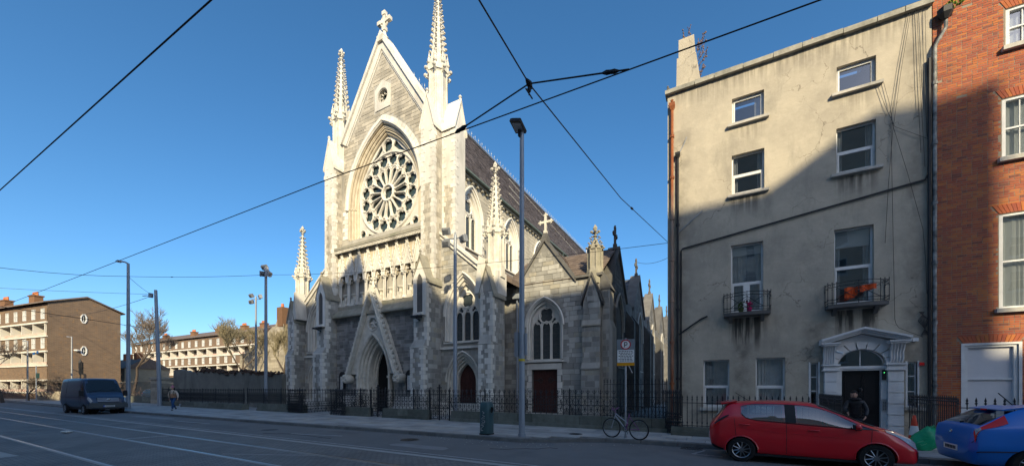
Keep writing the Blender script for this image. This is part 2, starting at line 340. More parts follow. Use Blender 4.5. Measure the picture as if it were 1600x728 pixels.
def masonry(mb, a0, a1, z0, z1, F, d, pred, seed, hs=(.22, .32), ls=(.35, .7), proud=.02, gap=.012, pieces=None, thick=.03):
    rg = random.Random(seed); z = z0
    while z < z1 - .05:
        h = min(rg.uniform(*hs), z1 - z); a = a0 - rg.random() * ls[0]
        while a < a1:
            l = rg.uniform(*ls); segs = [(max(a, a0), min(a + l, a1))]
            test = lambda s: all(pred(x, y) for x in (s[0] + gap, (s[0] + s[1]) / 2, s[1] - gap) for y in (z + gap, z + h - gap))
            if not test(segs[0]):
                s0 = segs[0]; q = (s0[1] - s0[0]) / 4; segs = []
                cur = None
                for i in range(4):
                    sg = (s0[0] + q * i, s0[0] + q * (i + 1))
                    if test(sg): cur = (cur[0], sg[1]) if cur else sg
                    elif cur: segs.append(cur); cur = None
                if cur: segs.append(cur)
            for s0, s1 in segs:
                if s1 - s0 < .06: continue
                p = d - proud * rg.uniform(.4, 1.3)
                if pieces is not None: pieces.append((s0 + gap, s1 - gap, z + gap, z + h - gap, p))
                else:
                    x0, x1, y0, y1 = s0 + gap, s1 - gap, z + gap, z + h - gap
                    mb.add([F(x0, y0, p), F(x1, y0, p), F(x1, y1, p), F(x0, y1, p), F(x0, y0, d + thick), F(x1, y0, d + thick), F(x1, y1, d + thick), F(x0, y1, d + thick)],
                           [(0, 1, 2, 3), (0, 4, 5, 1), (1, 5, 6, 2), (2, 6, 7, 3), (3, 7, 4, 0)])
            a += l
        z += h
    return mb
def quoins(mb, x, y, sx, sy, z0, z1, seed=0, a=.42, b=.24, h=.3, pr=.022):   # corner at (x,y); body lies towards (sx, sy)
    z = z0; k = seed; rq = random.Random(int(abs(x * 31 + y * 17 + z0 * 7)))
    while z < z1 - .04:
        hh = min(h * rq.uniform(.75, 1.25), z1 - z); la, lb = (a, b) if k % 2 else (b, a); la *= rq.uniform(.7, 1.12); lb *= rq.uniform(.7, 1.12)
        xs = sorted((x - sx * pr, x + sx * la)); ys = sorted((y - sy * pr, y + sy * lb)); mb.box(*xs, *ys, z + .008, z + hh - .008); z += hh; k += 1
    return mb
def inarch(a, z, c, w, zb, zs, rise):
    if z < zb or abs(a - c) > w or z > zs + rise: return False
    if z <= zs: return True
    Rr = (w * w + rise * rise) / (2 * w); return (abs(a - c) + Rr - w) ** 2 + (z - zs) ** 2 < Rr * Rr
def catmull(pts, t):
    n = len(pts) - 1; i = min(int(t), n - 1); f = t - i
    p0, p1, p2, p3 = pts[max(i - 1, 0)], pts[i], pts[i + 1], pts[min(i + 2, n)]
    return tuple(.5 * ((2 * b) + (c - a) * f + (2 * a - 5 * b + 4 * c - d) * f * f + (3 * b - a - 3 * c + d) * f ** 3) for a, b, c, d in zip(p0, p1, p2, p3))
# ------------------------------------------------------------------ ground, road, pavement
g = MB(); g.add([(-900, -500, -.02), (900, -500, -.02), (900, 1500, -.02), (-900, 1500, -.02)], [(0, 1, 2, 3)]); tag(g.build('ground', asphalt), kind='structure')
g = MB(); g.add([(-260, -9, 0), (60, -9, 0), (60, 14, 0), (-260, 14, 0)], [(0, 1, 2, 3)]); road = tag(g.build('road', asphalt), kind='structure')
g = MB(); g.add([(-260, .9, .004), (60, .9, .004), (60, 7.55, .004), (-260, 7.55, .004)], [(0, 1, 2, 3)]); tag(g.build('tram_lane', setts), kind='structure')
kerb = [(-260, 16), (-120, 11.3), (-79, 10.8), (-58, 10.35), (-36, 10.4), (-20, 10.7), (-12, 10.98), (-6.6, 11.1), (-5.7, 11.2), (-4.9, 11.6), (-4.1, 12.15), (-3.3, 12.55), (-2.2, 12.7), (0, 12.72), (30, 12.72)]
def kv(u):
    for (a, b), (c, d) in zip(kerb, kerb[1:]):
        if a <= u <= c: return b + (d - b) * (u - a) / (c - a)
    return 12.72
pv = MB(); L = [(x, y + .26) for x, y in kerb] + [(30, 18), (-30, 18.9), (-49, 18.9), (-49, 28), (-260, 28)]
plate(pv, [L], lambda a, z, d: (a, z, d), .085, -.01); pavement = tag(pv.build('pavement', joint), kind='structure')
for i, ((a, b), (c, d)) in enumerate(zip(kerb, kerb[1:])):
    n = max(1, int((c - a) / 1.1)) if a > -40 else 1
    for j in range(n):
        x0, x1 = a + (c - a) * j / n, a + (c - a) * (j + 1) / n; y0, y1 = kv(x0), kv(x1) if x1 < 29.9 else 12.72
        k = MB(); k.hexa([(x0 + .006, y0, -.05), (x1 - .006, y1, -.05), (x1 - .006, y1 + .25, -.05), (x0 + .006, y0 + .25, -.05),
                          (x0 + .006, y0 + .02, .12), (x1 - .006, y1 + .02, .12), (x1 - .006, y1 + .25, .122), (x0 + .006, y0 + .25, .122)])
        if x0 > 9: continue
        k.build('kerbstone', kerbm, pavement)
slab_all = []; rg = random.Random(5); v = 0
rows = []; y = 10.66
while y < 18.7:
    h = rg.choice((.45, .6, .6, .75)); rows.append((y, y + h)); y += h
for y0, y1 in rows:
    u = -48 + rg.random()
    while u < 9:
        l = rg.uniform(.6, 1.15); u0, u1 = u, u + l; u += l
        ka = max(kv(u0), kv(u1)) + .27; yy = max(y0, ka)
        if y1 - yy < .12: continue
        slab_all.append((u0 + .007, u1 - .007, yy + .007, y1 - .007))
def near(s): X = .8776 * (s[0]) + .4794 * s[2]; Y = -.4794 * s[0] + .8776 * s[2]; return (s[1] - s[0]) * (s[3] - s[2]) / Y ** 3 * (1 if s[2] < 15.1 else .01) * (1 if abs(X / Y) < 1.36 else 0)
slab_all.sort(key=near, reverse=True)
ub = MB(); ub.box(-.5, .5, -.5, .5, -.04, 0); um = None
rest = MB()
for i, (a, b, c, d) in enumerate(slab_all):
    z = .12 + rg.uniform(-.003, .003)
    if i < 292:
        if um is None:
            o = ub.build('paving_slab', flag, None); o.parent = pavement; um = o.data
        else: o = bpy.data.objects.new('paving_slab', um); col.objects.link(o); o.parent = pavement
        o.location = ((a + b) / 2, (c + d) / 2, z); o.scale = (b - a, d - c, 1)
    else: rest.box(a, b, c, d, .08, z)
stuff(rest.build('paving_slabs', flag, pavement))
far = MB(); far.box(-120, -48, 11.5, 28, .08, .12); far.build('far_paving', flag, pavement)
def strip(name, pts, wd, z, mat, kind=None):
    m = MB(); vs = []
    for i, (x, y) in enumerate(pts):
        a = Vector(pts[min(i + 1, len(pts) - 1)]) - Vector(pts[max(i - 1, 0)]); a.normalize(); n = Vector((-a.y, a.x)) * wd / 2
        vs += [(x + n.x, y + n.y, z), (x - n.x, y - n.y, z)]
    m.add(vs, [(2 * i, 2 * i + 1, 2 * i + 3, 2 * i + 2) for i in range(len(pts) - 1)]); return m.build(name, mat, road)
for v in (5.12, 6.47, 3.24, 1.89):
    m = MB(); m.box(-200, 40, v - .085, v + .085, 0, .0065); m.build('rail_bed', conc, road)
    m = MB(); m.box(-200, 40, v - .035, v + .035, 0, .013); m.build('tram_rail', railm, road)
    m = MB(); m.box(-200, 40, v + .045, v + .075, 0, .0085); m.build('rail_groove', ironb, road)
strip('edge_line', [(-200, 7.62), (40, 7.75)], .2, .0085, conc)
strip('edge_line', [(-200, 7.9), (40, 8.05)], .07, .0085, whiteline)
strip('road_marking', [(-18.5, 5.05), (-18.2, 6.5)], .15, .0085, whiteline)
strip('road_marking', [(-12, 5.3), (-9.5, 6.4)], .05, .0085, conc)
strip('road_marking', [(-19.2, 2.1), (-16.4, 2.3)], .5, .0085, conc)
strip('road_marking', [(-25.5, 4.0), (-23.2, 4.1)], .25, .0085, kerbm)
strip('road_marking', [(-.35, 12.3), (-.62, 11.5), ], .09, .0085, whiteline)
strip('road_marking', [(-.62, 11.5), (.1, 11.42)], .09, .0085, whiteline)
strip('road_marking', [(-14.8, 8.9), (-12.4, 9.4)], .1, .0085, whiteline)
strip('road_marking', [(-26, 9.2), (-22.4, 9.35)], .1, .0085, whiteline)
# cobbled patches between rails get small tarmac repair patches
# wear on the road: manhole covers, patches, stains
for (x, y, r, lb) in ((-9.5, 9.9, .33, 'round iron manhole cover in the asphalt left of the litter bin'), (-17, 9.3, .33, 'round iron manhole cover in the asphalt before the church portal'), (-4.6, 13.3, .25, 'small dark access cover in the paving left of the bicycle')):
    z = 0 if y < 11 else .12; m = MB(); m.lathe((x, y, z), [(r, 0), (r, .007), (r * .9, .007), (r * .88, .004), (r * .1, .004)], 20)
    for i in range(-3, 4): m.box(x - r * .6, x + r * .6, y + i * r * .2 - .012, y + i * r * .2 + .012, z, z + .0075)
    tag(m.build('manhole_cover', ironb, None, loc=(x, y, z)), lb, 'manhole cover')
dkp = M('dark_patch', (.12, .12, .12), (.15, .15, .15), bump=.5, bs=90); dkq = M('pale_patch', (.26, .255, .25), (.22, .215, .21), bump=.5, bs=70)
rg = random.Random(31)
for (x, y, l, w_, k) in ((-20, 9.0, 3.2, .7, 0), (-30, 9.6, 5, .6, 1), (-8.2, 8.9, 2.2, .5, 1), (-13.4, 10.2, 1.6, .45, 0), (-24.5, 8.6, 2.4, .35, 0)):
    m = MB(); n = 14; pts = []
    for i in range(n): a = 2 * PI * i / n; pts.append((x + l / 2 * max(-1, min(1, 1.3 * math.cos(a))) + rg.uniform(-.05, .05), y + w_ / 2 * max(-1, min(1, 1.3 * math.sin(a))) + rg.uniform(-.03, .03), .0042))
    m.add(pts, [tuple(range(n))]); m.build('tarmac_patch', (dkp, dkq)[k], road)
m = MB()
for (x, y, dx, dy, n) in ((-16, 8.5, .9, .12, 14), (-6, 9.6, .5, .25, 12), (-27, 9.2, 1.1, -.05, 12), (-1.6, 9.0, .4, .3, 7)):
    p = [(x, y, .003)]
    for i in range(n): x += dx * rg.uniform(.1, .5); y += dy * rg.uniform(.1, .5) + rg.uniform(-.09, .09); p.append((x, y, .003))
    m.tube(p, .007, 3)
m.build('tar_seam', ironb, road)
# gratings
m = MB()
for i in range(7): m.box(-.98 + i * .085, -.95 + i * .085, 12.36, 12.66, 0, .012)
m.box(-1, -.4, 12.35, 12.38, 0, .014); m.box(-1, -.4, 12.64, 12.67, 0, .014); tag(m.build('drain_grating', ironb), 'small black drain grating in the gutter left of the red hatchback', 'drain')
rg = random.Random(8)
m = MB()
for i in range(90):
    x = rg.uniform(-10, 3); y = kv(x) - abs(rg.gauss(0, .5)) - .1; s = rg.uniform(.012, .035); m.ball((x, y, .01), s, 5, 3, (1, .7, .3))
tag(m.build('litter_scraps', M('pale_litter', (.45, .44, .4), bump=0)), 'pale scraps of litter and leaves lying along the gutter', 'litter', kind='stuff')
m = MB(); rg = random.Random(3)
for i in range(16):
    a = i * .4; m.ball((-23 + rg.uniform(-.22, .22), 4.75 + rg.uniform(-.08, .08), .05), rg.uniform(.05, .1), 6, 4, (1.5, 1, .5))
tag(m.build('crumpled_bag', M('white_plastic_bag', (.7, .68, .62), bump=.3)), 'crumpled white plastic bag lying on the tram track', 'bag')
# ------------------------------------------------------------------ church
C0 = -20.75
church = thing('church', 'gothic limestone church with a rose window, pinnacled spires and a slate roof', 'church', (C0, 19, .12))
def spire(c, zb, r, zc, zt, name='spire', full=True, levels=11, mat=carved):
    """octagonal pinnacle: shaft zb..zc, a crown of gablets at zc, crocketed cone to zt"""
    x, y = c; m = MB(); rot = PI / 8
    m.lathe((x, y, 0), [(r * 1.28, zb - .5), (r * 1.25, zb + .15), (r, zb + .5), (r, zc - .1), (r * 1.12, zc), (r * 1.0, zc + .1), (r * .92, zc + (zt - zc) * .06), (r * .14, zt - .75), (r * .14, zt - .7)], 8, rot)
    H = zt - zc
    for k in range(8):       # edge shafts and blind panels
        a = 2 * PI * k / 8 + rot
        m.tube([(x + r * 1.02 * math.cos(a), y + r * 1.02 * math.sin(a), zb + .3), (x + r * 1.02 * math.cos(a), y + r * 1.02 * math.sin(a), zc)], r * .13, 5)
        b = a + PI / 8; ca, sa = math.cos(b), math.sin(b); R1 = r * .99; hw = r * .40; gh = H * .19 if full else H * .14
        t = Vector((-sa, ca)); o = Vector((x + ca * R1, y + sa * R1)); ou = Vector((ca, sa)) * r * .12
        p = [o - t * hw, o + t * hw]; 
        vs = [(*(p[0] + ou), zc), (*(p[1] + ou), zc), (*(o + ou * .8), zc + gh), (*(p[0] - ou), zc), (*(p[1] - ou), zc), (*(o - ou * 2.2), zc + gh)]
        m.add(vs, [(0, 1, 2), (3, 5, 4), (0, 2, 5, 3), (1, 4, 5, 2)])
    sp = m.build(name, mat, church)
    q = MB(); rg = random.Random(int(x * 10))
    for k in range(8):
        a = 2 * PI * k / 8 + rot; ca, sa = math.cos(a), math.sin(a)
        for i in range(levels):     # crockets curl off every arris
            f = i / levels; z = zc + H * .07 + (H - 1. if full else H - .6) * f; rr = r * .92 * (1 - (z - zc) / H) + r * .1
            s = r * (.17 - .07 * f) * (1.25 if i == 0 else 1)
            q.ball((x + (rr + s * 1.0) * ca, y + (rr + s * 1.0) * sa, z + s * .5), s, 5, 4, (1.25, 1.25, .75)); q.ball((x + (rr + s * .2) * ca, y + (rr + s * .2) * sa, z - s * .1), s * .8, 5, 3)
        if full:                    # great crockets at the collar, small pinnacles above
            q.ball((x + r * 1.5 * ca, y + r * 1.5 * sa, zc + .05), r * .24, 6, 4, (1, 1, .8)); q.tube([(x + r * ca, y + r * sa, zc - .25), (x + r * 1.45 * ca, y + r * 1.45 * sa, zc - .05)], r * .12, 5)
            q.lathe((x + r * 1.12 * ca, y + r * 1.12 * sa, zc), [(r * .15, 0), (r * .15, H * .09), (r * .2, H * .1), (r * .01, H * .2)], 4, a)
    stuff(q.build('crockets', mat, sp))
    q = MB(); b = zt - .75        # finial
    q.lathe((x, y, b), [(.06, 0), (.16, .06), (.07, .12), (.055, .3), (.1, .42), (.14, .52), (.06, .68), (.01, .75)], 6)
    for k in range(4):
        a = PI / 2 * k + .3; q.ball((x + .2 * math.cos(a), y + .2 * math.sin(a), b + .33), .085, 5, 4, (1.2, 1.2, 1)); q.ball((x + .12 * math.cos(a), y + .12 * math.sin(a), b + .25), .07, 5, 4)
    q.build('finial', mat, sp); return sp
def cross(x, y, z, s, fr='x', mat=carved, parent=None, ringed=False, name='cross'):
    m = MB(); ax = (lambda a, b, t: (x + a, y + t, z + b)) if fr == 'x' else (lambda a, b, t: (x + t, y + a, z + b))
    def bx(a0, a1, b0, b1, t):
        m.hexa([ax(a0, b0, -t), ax(a1, b0, -t), ax(a1, b0, t), ax(a0, b0, t), ax(a0, b1, -t), ax(a1, b1, -t), ax(a1, b1, t), ax(a0, b1, t)])
    bx(-.12 * s, .12 * s, -.2 * s, .18 * s, .12 * s); bx(-.075 * s, .075 * s, .18 * s, 1.3 * s, .07 * s)
    bx(-.42 * s, -.0751 * s, .72 * s, .88 * s, .069 * s); bx(.0751 * s, .42 * s, .72 * s, .88 * s, .069 * s)
    for a, b in ((-.42, .8), (.42, .8), (0, 1.3)):
        for da, db in ((0, .0), (.1, .0), (-.1, 0), (0, .1), (0, -.1)): m.ball(ax((a + da) * s, (b + db) * s, 0), .075 * s, 5, 4)
    if ringed: m.tube([ax(.3 * s * math.cos(t / 16 * 2 * PI), .8 * s + .3 * s * math.sin(t / 16 * 2 * PI), 0) for t in range(16)], .055 * s, 5, closed=True)
    return m.build(name, mat, parent or church)
def ucos(pts, off, c):  # scale helper
    return [(c + (a - c) * off, z) for a, z in pts]
# --- upper nave front
gw = MB(); VX = 19.0
rose_arch = dict(c=C0, w=3.62, zs=15.1, rise=5.55)
outer = [(C0 - 4.9, 6.6), (C0 + 4.9, 6.6), (C0 + 4.9, 18.6), (C0 + 3.86, 20.3), (C0, 26.15), (C0 - 3.86, 20.3), (C0 - 4.9, 18.6)]
ocu = circ(C0, 22.35, .44, 18)
plate(gw, [outer, archloop(C0, 3.62, 12.75, 15.1, 5.55, 14), ocu], F0, VX, VX + .9)
nave_front = gw.build('gable_wall', rubback, church)
def pr(a, z):
    if inarch(a, z, C0, 4.05, 12.0, 15.1, 5.95): return False
    if z > 20.2 and abs(a - C0) > (26.0 - z) / 1.517 - .42: return False
    if abs(a - C0) > 4.15 - max(0, .0): return False
    if abs(a - C0) < .78 and 21.5 < z < 23.2: return False
    return True
ms = MB(); masonry(ms, C0 - 4.6, C0 + 4.6, 12.9, 26, F0, VX, pr, 1, (.2, .3), (.35, .75), .018)
stuff(ms.build('stonework', rubble, nave_front))
vs_ = MB()      # voussoirs round the great arch
A = arch(C0, 3.66, 15.1, 5.6, 17); B = arch(C0, 4.02, 15.1, 5.93, 17)
for i in range(len(A) - 1):
    a, b, c, d = A[i], A[i + 1], B[i + 1], B[i]; k = .03
    q = [(p[0] + (s[0] - p[0]) * k, p[1] + (s[1] - p[1]) * k) for p, s in ((a, c), (b, d), (c, a), (d, b))]
    vs_.hexa([F0(*q[0], VX + .02), F0(*q[1], VX + .02), F0(*q[2], VX + .02), F0(*q[3], VX + .02)] + [F0(*q[0], VX - .03), F0(*q[1], VX - .03), F0(*q[2], VX - .03), F0(*q[3], VX - .03)])
for s in (-1, 1):
    z = 12.9; k = 0
    while z < 15.0:
        wd = (.55, .35)[k % 2]; x0, x1 = sorted((C0 + s * 3.66, C0 + s * (3.66 + wd))); vs_.box(x0, x1, VX - .03, VX + .02, z + .01, z + .29); z += .3; k += 1
stuff(vs_.build('voussoirs', dressed, nave_front))
# oculus surround
m = MB(); plate(m, [[(C0 - .72, 21.4), (C0 + .72, 21.4), (C0 + .76, 22.9), (C0, 23.45), (C0 - .76, 22.9)], circ(C0, 22.35, .5, 20)], F0, VX - .05, VX + .05)
oc = m.build('oculus_window', dressed, church)
m = MB(); m.lathe((C0, VX + .35, 22.35), [(.5, 0), (.5, .02)], 20, axis='y'); m.build('glass', glassd, oc)
m = MB()
for k in range(8):
    a = 2 * PI * k / 8; m.tube([(C0 + .46 * math.cos(a), VX + .2, 22.35 + .46 * math.sin(a)), (C0 + .24 * math.cos(a), VX + .2, 22.35 + .24 * math.sin(a))], .05, 5); m.ball((C0 + .24 * math.cos(a), VX + .2, 22.35 + .24 * math.sin(a)), .06, 5, 4)
m.tube([(C0 + .47 * math.cos(a / 20 * 2 * PI), VX + .15, 22.35 + .47 * math.sin(a / 20 * 2 * PI)) for a in range(20)], .05, 5, closed=True); m.build('cusps', carved, oc)
# copings on the gable
cp = MB()
for s in (-1, 1):
    p0 = (C0 + s * 4.02, 20.05); p1 = (C0, 26.15); dx, dz = p1[0] - p0[0], p1[1] - p0[1]; L = math.hypot(dx, dz); nx, nz = -dz / L * -s, abs(dx) / L
    nx = s * dz / L
    for (o0, o1, va, vb) in ((-.32, .1, 18.86, 19.5), (.1, .34, 18.72, 19.9), (-.42, -.32, 18.93, 19.2)):
        q = [(p0[0] + nx * o0, p0[1] + nz * o0), (p1[0] + (nx * o0 if 0 else 0), p1[1] + o0 / nz), (p1[0], p1[1] + o1 / nz), (p0[0] + nx * o1, p0[1] + nz * o1)]
        va += .002 * (s > 0)
        cp.hexa([(q[0][0], va, q[0][1]), (q[1][0], va, q[1][1]), (q[2][0], va, q[2][1]), (q[3][0], va, q[3][1]), (q[0][0], vb, q[0][1]), (q[1][0], vb, q[1][1]), (q[2][0], vb, q[2][1]), (q[3][0], vb, q[3][1])])
cp.build('coping', dressed, church)
m = MB(); m.box(C0 - .3, C0 + .3, 18.7, 19.6, 26.0, 26.4); m.lathe((C0, 19.15, 26.4), [(.36, 0), (.24, .15), (.12, .4), (.1, .8)], 6); m.build('cross_base', carved, church)
m = MB(); z0 = 27.1; K = .78
for (a0, a1, b0, b1) in ((-.13, .13, -.1, 1.5), (-.6, -.131, .62, .88), (.131, .6, .62, .88)): m.box(C0 + a0 * K, C0 + a1 * K, 19.06, 19.24, z0 + b0 * K, z0 + b1 * K)
m.tube([(C0 + K * .45 * math.cos(t / 16 * 2 * PI), 19.15, z0 + K * .75 + K * .45 * math.sin(t / 16 * 2 * PI)) for t in range(16)], .07, 5, closed=True)
for a, b in ((-.6, .75), (.6, .75), (0, 1.45), (0, .05)): m.box(C0 + K * a - .15, C0 + K * a + .15, 19.02, 19.28, z0 + K * b - .13, z0 + K * b + .13)
m.build('cross', carved, church)
# --- great rose window
orders = MB(); yy = [(3.62, 5.5, 18.97), (3.44, 5.3, 19.1), (3.26, 5.05, 19.22), (3.1, 4.9, 19.34), (2.96, 4.75, 19.5)]
for i in range(len(yy) - 1):
    (w0, r0, d0), (w1, r1, d1) = yy[i], yy[i + 1]
    band(orders, archloop(C0, w0, 12.75, 15.1, r0, 14), archloop(C0, w1, 12.75, 15.1, r1, 14), F0, d0 + .04, d1 + .1)
    roll(orders, archloop(C0, (w0 + w1) / 2, 12.8, 15.1, (r0 + r1) / 2, 14), F0, d0 + .05, .075, 6)
for s in (-1, 1):
    for w0, d in ((3.53, 18.98), (3.35, 19.1), (3.17, 19.22)):
        orders.box(C0 + s * w0 - .1, C0 + s * w0 + .1, d - .04, d + .14, 15.05, 15.2)
rose = orders.build('rose_window', warmst, church, smooth=35)
hm = MB(); roll(hm, arch(C0, 3.68, 15.0, 5.6, 16), F0, 18.9, .1, 6); roll(hm, arch(C0, 3.55, 15.0, 5.5, 16), F0, 18.93, .05, 5); hm.build('hood_mould', dressed, rose, smooth=35)
RZ = 15.72; RR = 2.86; tl = [archloop(C0, 2.98, 12.78, 15.1, 4.8, 14)]
N = 16; med = []
for k in range(N):
    a = 2 * PI * (k + .5) / N; c, z = C0 + 2.34 * math.cos(a), RZ + 2.34 * math.sin(a); med.append((c, z))
    tl.append(foil(c, z, .42, 4, a, 6, .5))
    a = 2 * PI * k / N
    def pt(r, b, a=a): return (C0 + r * math.cos(a + b), RZ + r * math.sin(a + b))
    r0, r1 = .66, 1.72     # light between two spokes with a trefoil head
    h0, h1 = .055 / r0, .055 / r1
    tl.append([pt(r0, -PI / N + h0), pt(r0, PI / N - h0), pt(r1 - .28, PI / N - .055), pt(r1 - .1, PI / N - .085), pt(r1 + .02, .04), pt(r1 + .1, 0), pt(r1 + .02, -.04), pt(r1 - .1, -PI / N + .085), pt(r1 - .28, -PI / N + .055)])
    if k % 1 == 0: tl.append(circ(*pt(2.0, 0), .07, 6))
tl.append(foil(C0, RZ, .42, 4, PI / 4, 6))
tl.append(foil(C0, 19.08, .44, 4, PI / 4, 5))           # light above the circle
for s in (-1, 1):
    tl.append([(C0 + s * 1.0, 18.55), (C0 + s * 1.75, 18.22), (C0 + s * 1.32, 18.62), (C0 + s * .72, 19.3), (C0 + s * .5, 19.0)])
    tl.append(foil(C0 + s * 2.58, 13.2, .28, 4, 0, 5)); tl.append([(C0 + s * 1.4, 12.95), (C0 + s * 2.1, 12.95), (C0 + s * 2.08, 13.2)])
    tl.append([(C0 + s * 2.85, 17.0), (C0 + s * 2.45, 17.75), (C0 + s * 2.25, 17.85), (C0 + s * 2.55, 17.3)])
m = MB(); plate(m, tl, F0, 19.5, 19.6); tr = m.build('tracery', dressed, rose)
m = MB(); ring = lambda c, z, r, d, t, n=20: m.tube([F0(*p, d) for p in circ(c, z, r, n)], t, 6, closed=True)
ring(C0, RZ, RR - .02, 19.47, .09, 40); ring(C0, RZ, .56, 19.45, .085); ring(C0, RZ, 1.93, 19.5, .035, 32)
for c, z in med: ring(c, z, .445, 19.48, .03, 14)
ring(C0, 19.08, .5, 19.48, .06, 14)
for k in range(N):
    a = 2 * PI * (k + .5) / N; ca, sa = math.cos(a), math.sin(a)
    m.tube([(C0 + .6 * ca, 19.46, RZ + .6 * sa), (C0 + 1.72 * ca, 19.46, RZ + 1.72 * sa)], .055, 6); m.ball((C0 + 1.72 * ca, 19.45, RZ + 1.72 * sa), .1, 6, 4)
    a = 2 * PI * k / N
    m.tube([F0(C0 + r * math.cos(a + b), RZ + r * math.sin(a + b), 19.48) for r, b in ((1.72, -PI / N), (1.86, -.1), (1.93, 0), (1.86, .1), (1.72, PI / N))], .04, 5)
for s in (-1, 1): ring(C0 + s * 2.58, 13.2, .33, 19.48, .05, 12)
m.build('tracery_mouldings', dressed, rose, smooth=40)
rgl = M('rose_glass', (.022, .04, .045), (.05, .075, .08), rough=.3, sc_=3, bump=.3, bs=5, spec=.7)
m = MB(); plate(m, [archloop(C0, 2.97, 12.8, 15.1, 4.78, 12)], F0, 19.68, 19.7); m.build('glass', rgl, rose)
# sloping sill below the rose and cornice with its small foliage
m = MB(); x0, x1 = C0 - 4.2, C0 + 4.2
m.hexa([(x0, 18.2, 11.85), (x1, 18.2, 11.85), (x1, 19.5, 11.85), (x0, 19.5, 11.85), (x0, 18.2, 12.02), (x1, 18.2, 12.02), (x1, 19.5, 12.84), (x0, 19.5, 12.84)])
m.build('sloping_sill', weather, church)
m = MB(); m.box(x0, x1, 18.3, 18.5, 11.7, 11.85); m.box(x0, x1, 18.24, 18.5, 11.76, 11.83)
for i in range(60): m.ball((x0 + .07 + i * 8.35 / 60, 18.27, 11.68), .07, 5, 3)
m.build('cornice', carved, church)
# --- arcade of nine niches
arc = thing_arc = MB(); n9 = 9; W9 = 8.3; st = W9 / n9; Zb, Zs = 7.85, 9.55
loops = [[(x0 + .05, 9.1), (x1 - .05, 9.1), (x1 - .05, 11.7), (x0 + .05, 11.7)]]
m = MB(); m.add([(x0, 19.1, 7.3), (x1, 19.1, 7.3), (x1, 19.1, 11.8), (x0, 19.1, 11.8)], [(0, 1, 2, 3)]); arcade = m.build('niche_arcade', warmst, church)
m = MB(); top = [(x0 + .02, 9.5)]
ol = [(x0 + .05, 11.72), (x0 + .05, 9.5)]
for i in range(n9):
    c = x0 + .05 + st * (i + .5); A = arch(c, .35, 9.5, .95, 5); ol += A + ([(c + st / 2 - .1, 9.5)] if 0 else [])
ol += [(x1 - .05, 9.5), (x1 - .05, 11.72)]
sl_ = []
for i in range(n9 + 1):      # narrow dark recesses between the gablets
    pass
plate(m, [ol[::-1]], F0, 18.62, 18.98); m.build('spandrel', warmst, arcade)
m = MB()
for i in range(n9):
    c = x0 + .05 + st * (i + .5)
    roll(m, arch(c, .36, 9.52, .97, 6), F0, 18.58, .055, 5); roll(m, arch(c, .29, 9.5, .8, 6), F0, 18.72, .035, 5)
    for s in (-1, 1):        # crocketed gablet
        m.tube([(c + s * .43, 18.52, 10.0), (c, 18.5, 11.62)], .055, 5)
        m.ball((c + s * .13, 18.72, 9.75), .07, 5, 3)
        for j in range(6):
            f = (j + .5) / 6; m.ball((c + s * (.43 * (1 - f) + .06), 18.47, 10.0 + 1.62 * f), .05, 5, 3)
    m.ball((c, 18.48, 11.66), .09, 6, 4)
    m.add([(c - .40, 18.56, 10.0), (c + .40, 18.56, 10.0), (c, 18.55, 11.58), (c - .40, 18.62, 10.0), (c + .40, 18.62, 10.0), (c, 18.62, 11.58)], [(0, 1, 2), (0, 2, 5, 3), (1, 4, 5, 2)])
m.build('gablets', dressed, arcade, smooth=40)
for i in range(n9 + 1):
    m = MB(); c = x0 + .05 + st * i
    for dx in (-.075, .075):
        m.tube([(c + dx, 18.72, Zb + .1), (c + dx, 18.72, 9.4)], .05, 6)
    m.lathe((c, 18.72, 9.36), [(.1, 0), (.16, .1), (.17, .16)], 8); m.box(c - .17, c + .17, 18.55, 18.9, 9.5, 9.56); m.lathe((c, 18.72, Zb - .05), [(.17, 0), (.16, .08), (.12, .16)], 8)
    m.lathe((c, 18.6, 9.56), [(.07, 0), (.07, 1.2), (.1, 1.22), (.005, 1.9)], 4, PI / 4)
    m.build('colonnette', dressed, arcade, smooth=40)
for i in range(n9):
    m = MB(); c = x0 + .05 + st * (i + .5); m.box(c - .24, c + .24, 18.6, 19.1, 7.75, 7.98); m.box(c - .19, c + .19, 18.68, 19.1, 7.98, 8.28); m.lathe((c, 18.88, 8.28), [(.2, 0), (.12, .06), (.14, .2), (.26, .32), (.26, .38)], 8); m.build('pedestal', carved, arcade)
m = MB(); m.hexa([(x0, 18.0, 6.85), (x1, 18.0, 6.85), (x1, 19.1, 6.85), (x0, 19.1, 6.85), (x0, 18.0, 6.97), (x1, 18.0, 6.97), (x1, 18.55, 7.5), (x0, 18.55, 7.5)])
m.box(x0, x1, 18.54, 19.1, 7.4, 7.75); m.build('string_course', weather, church)
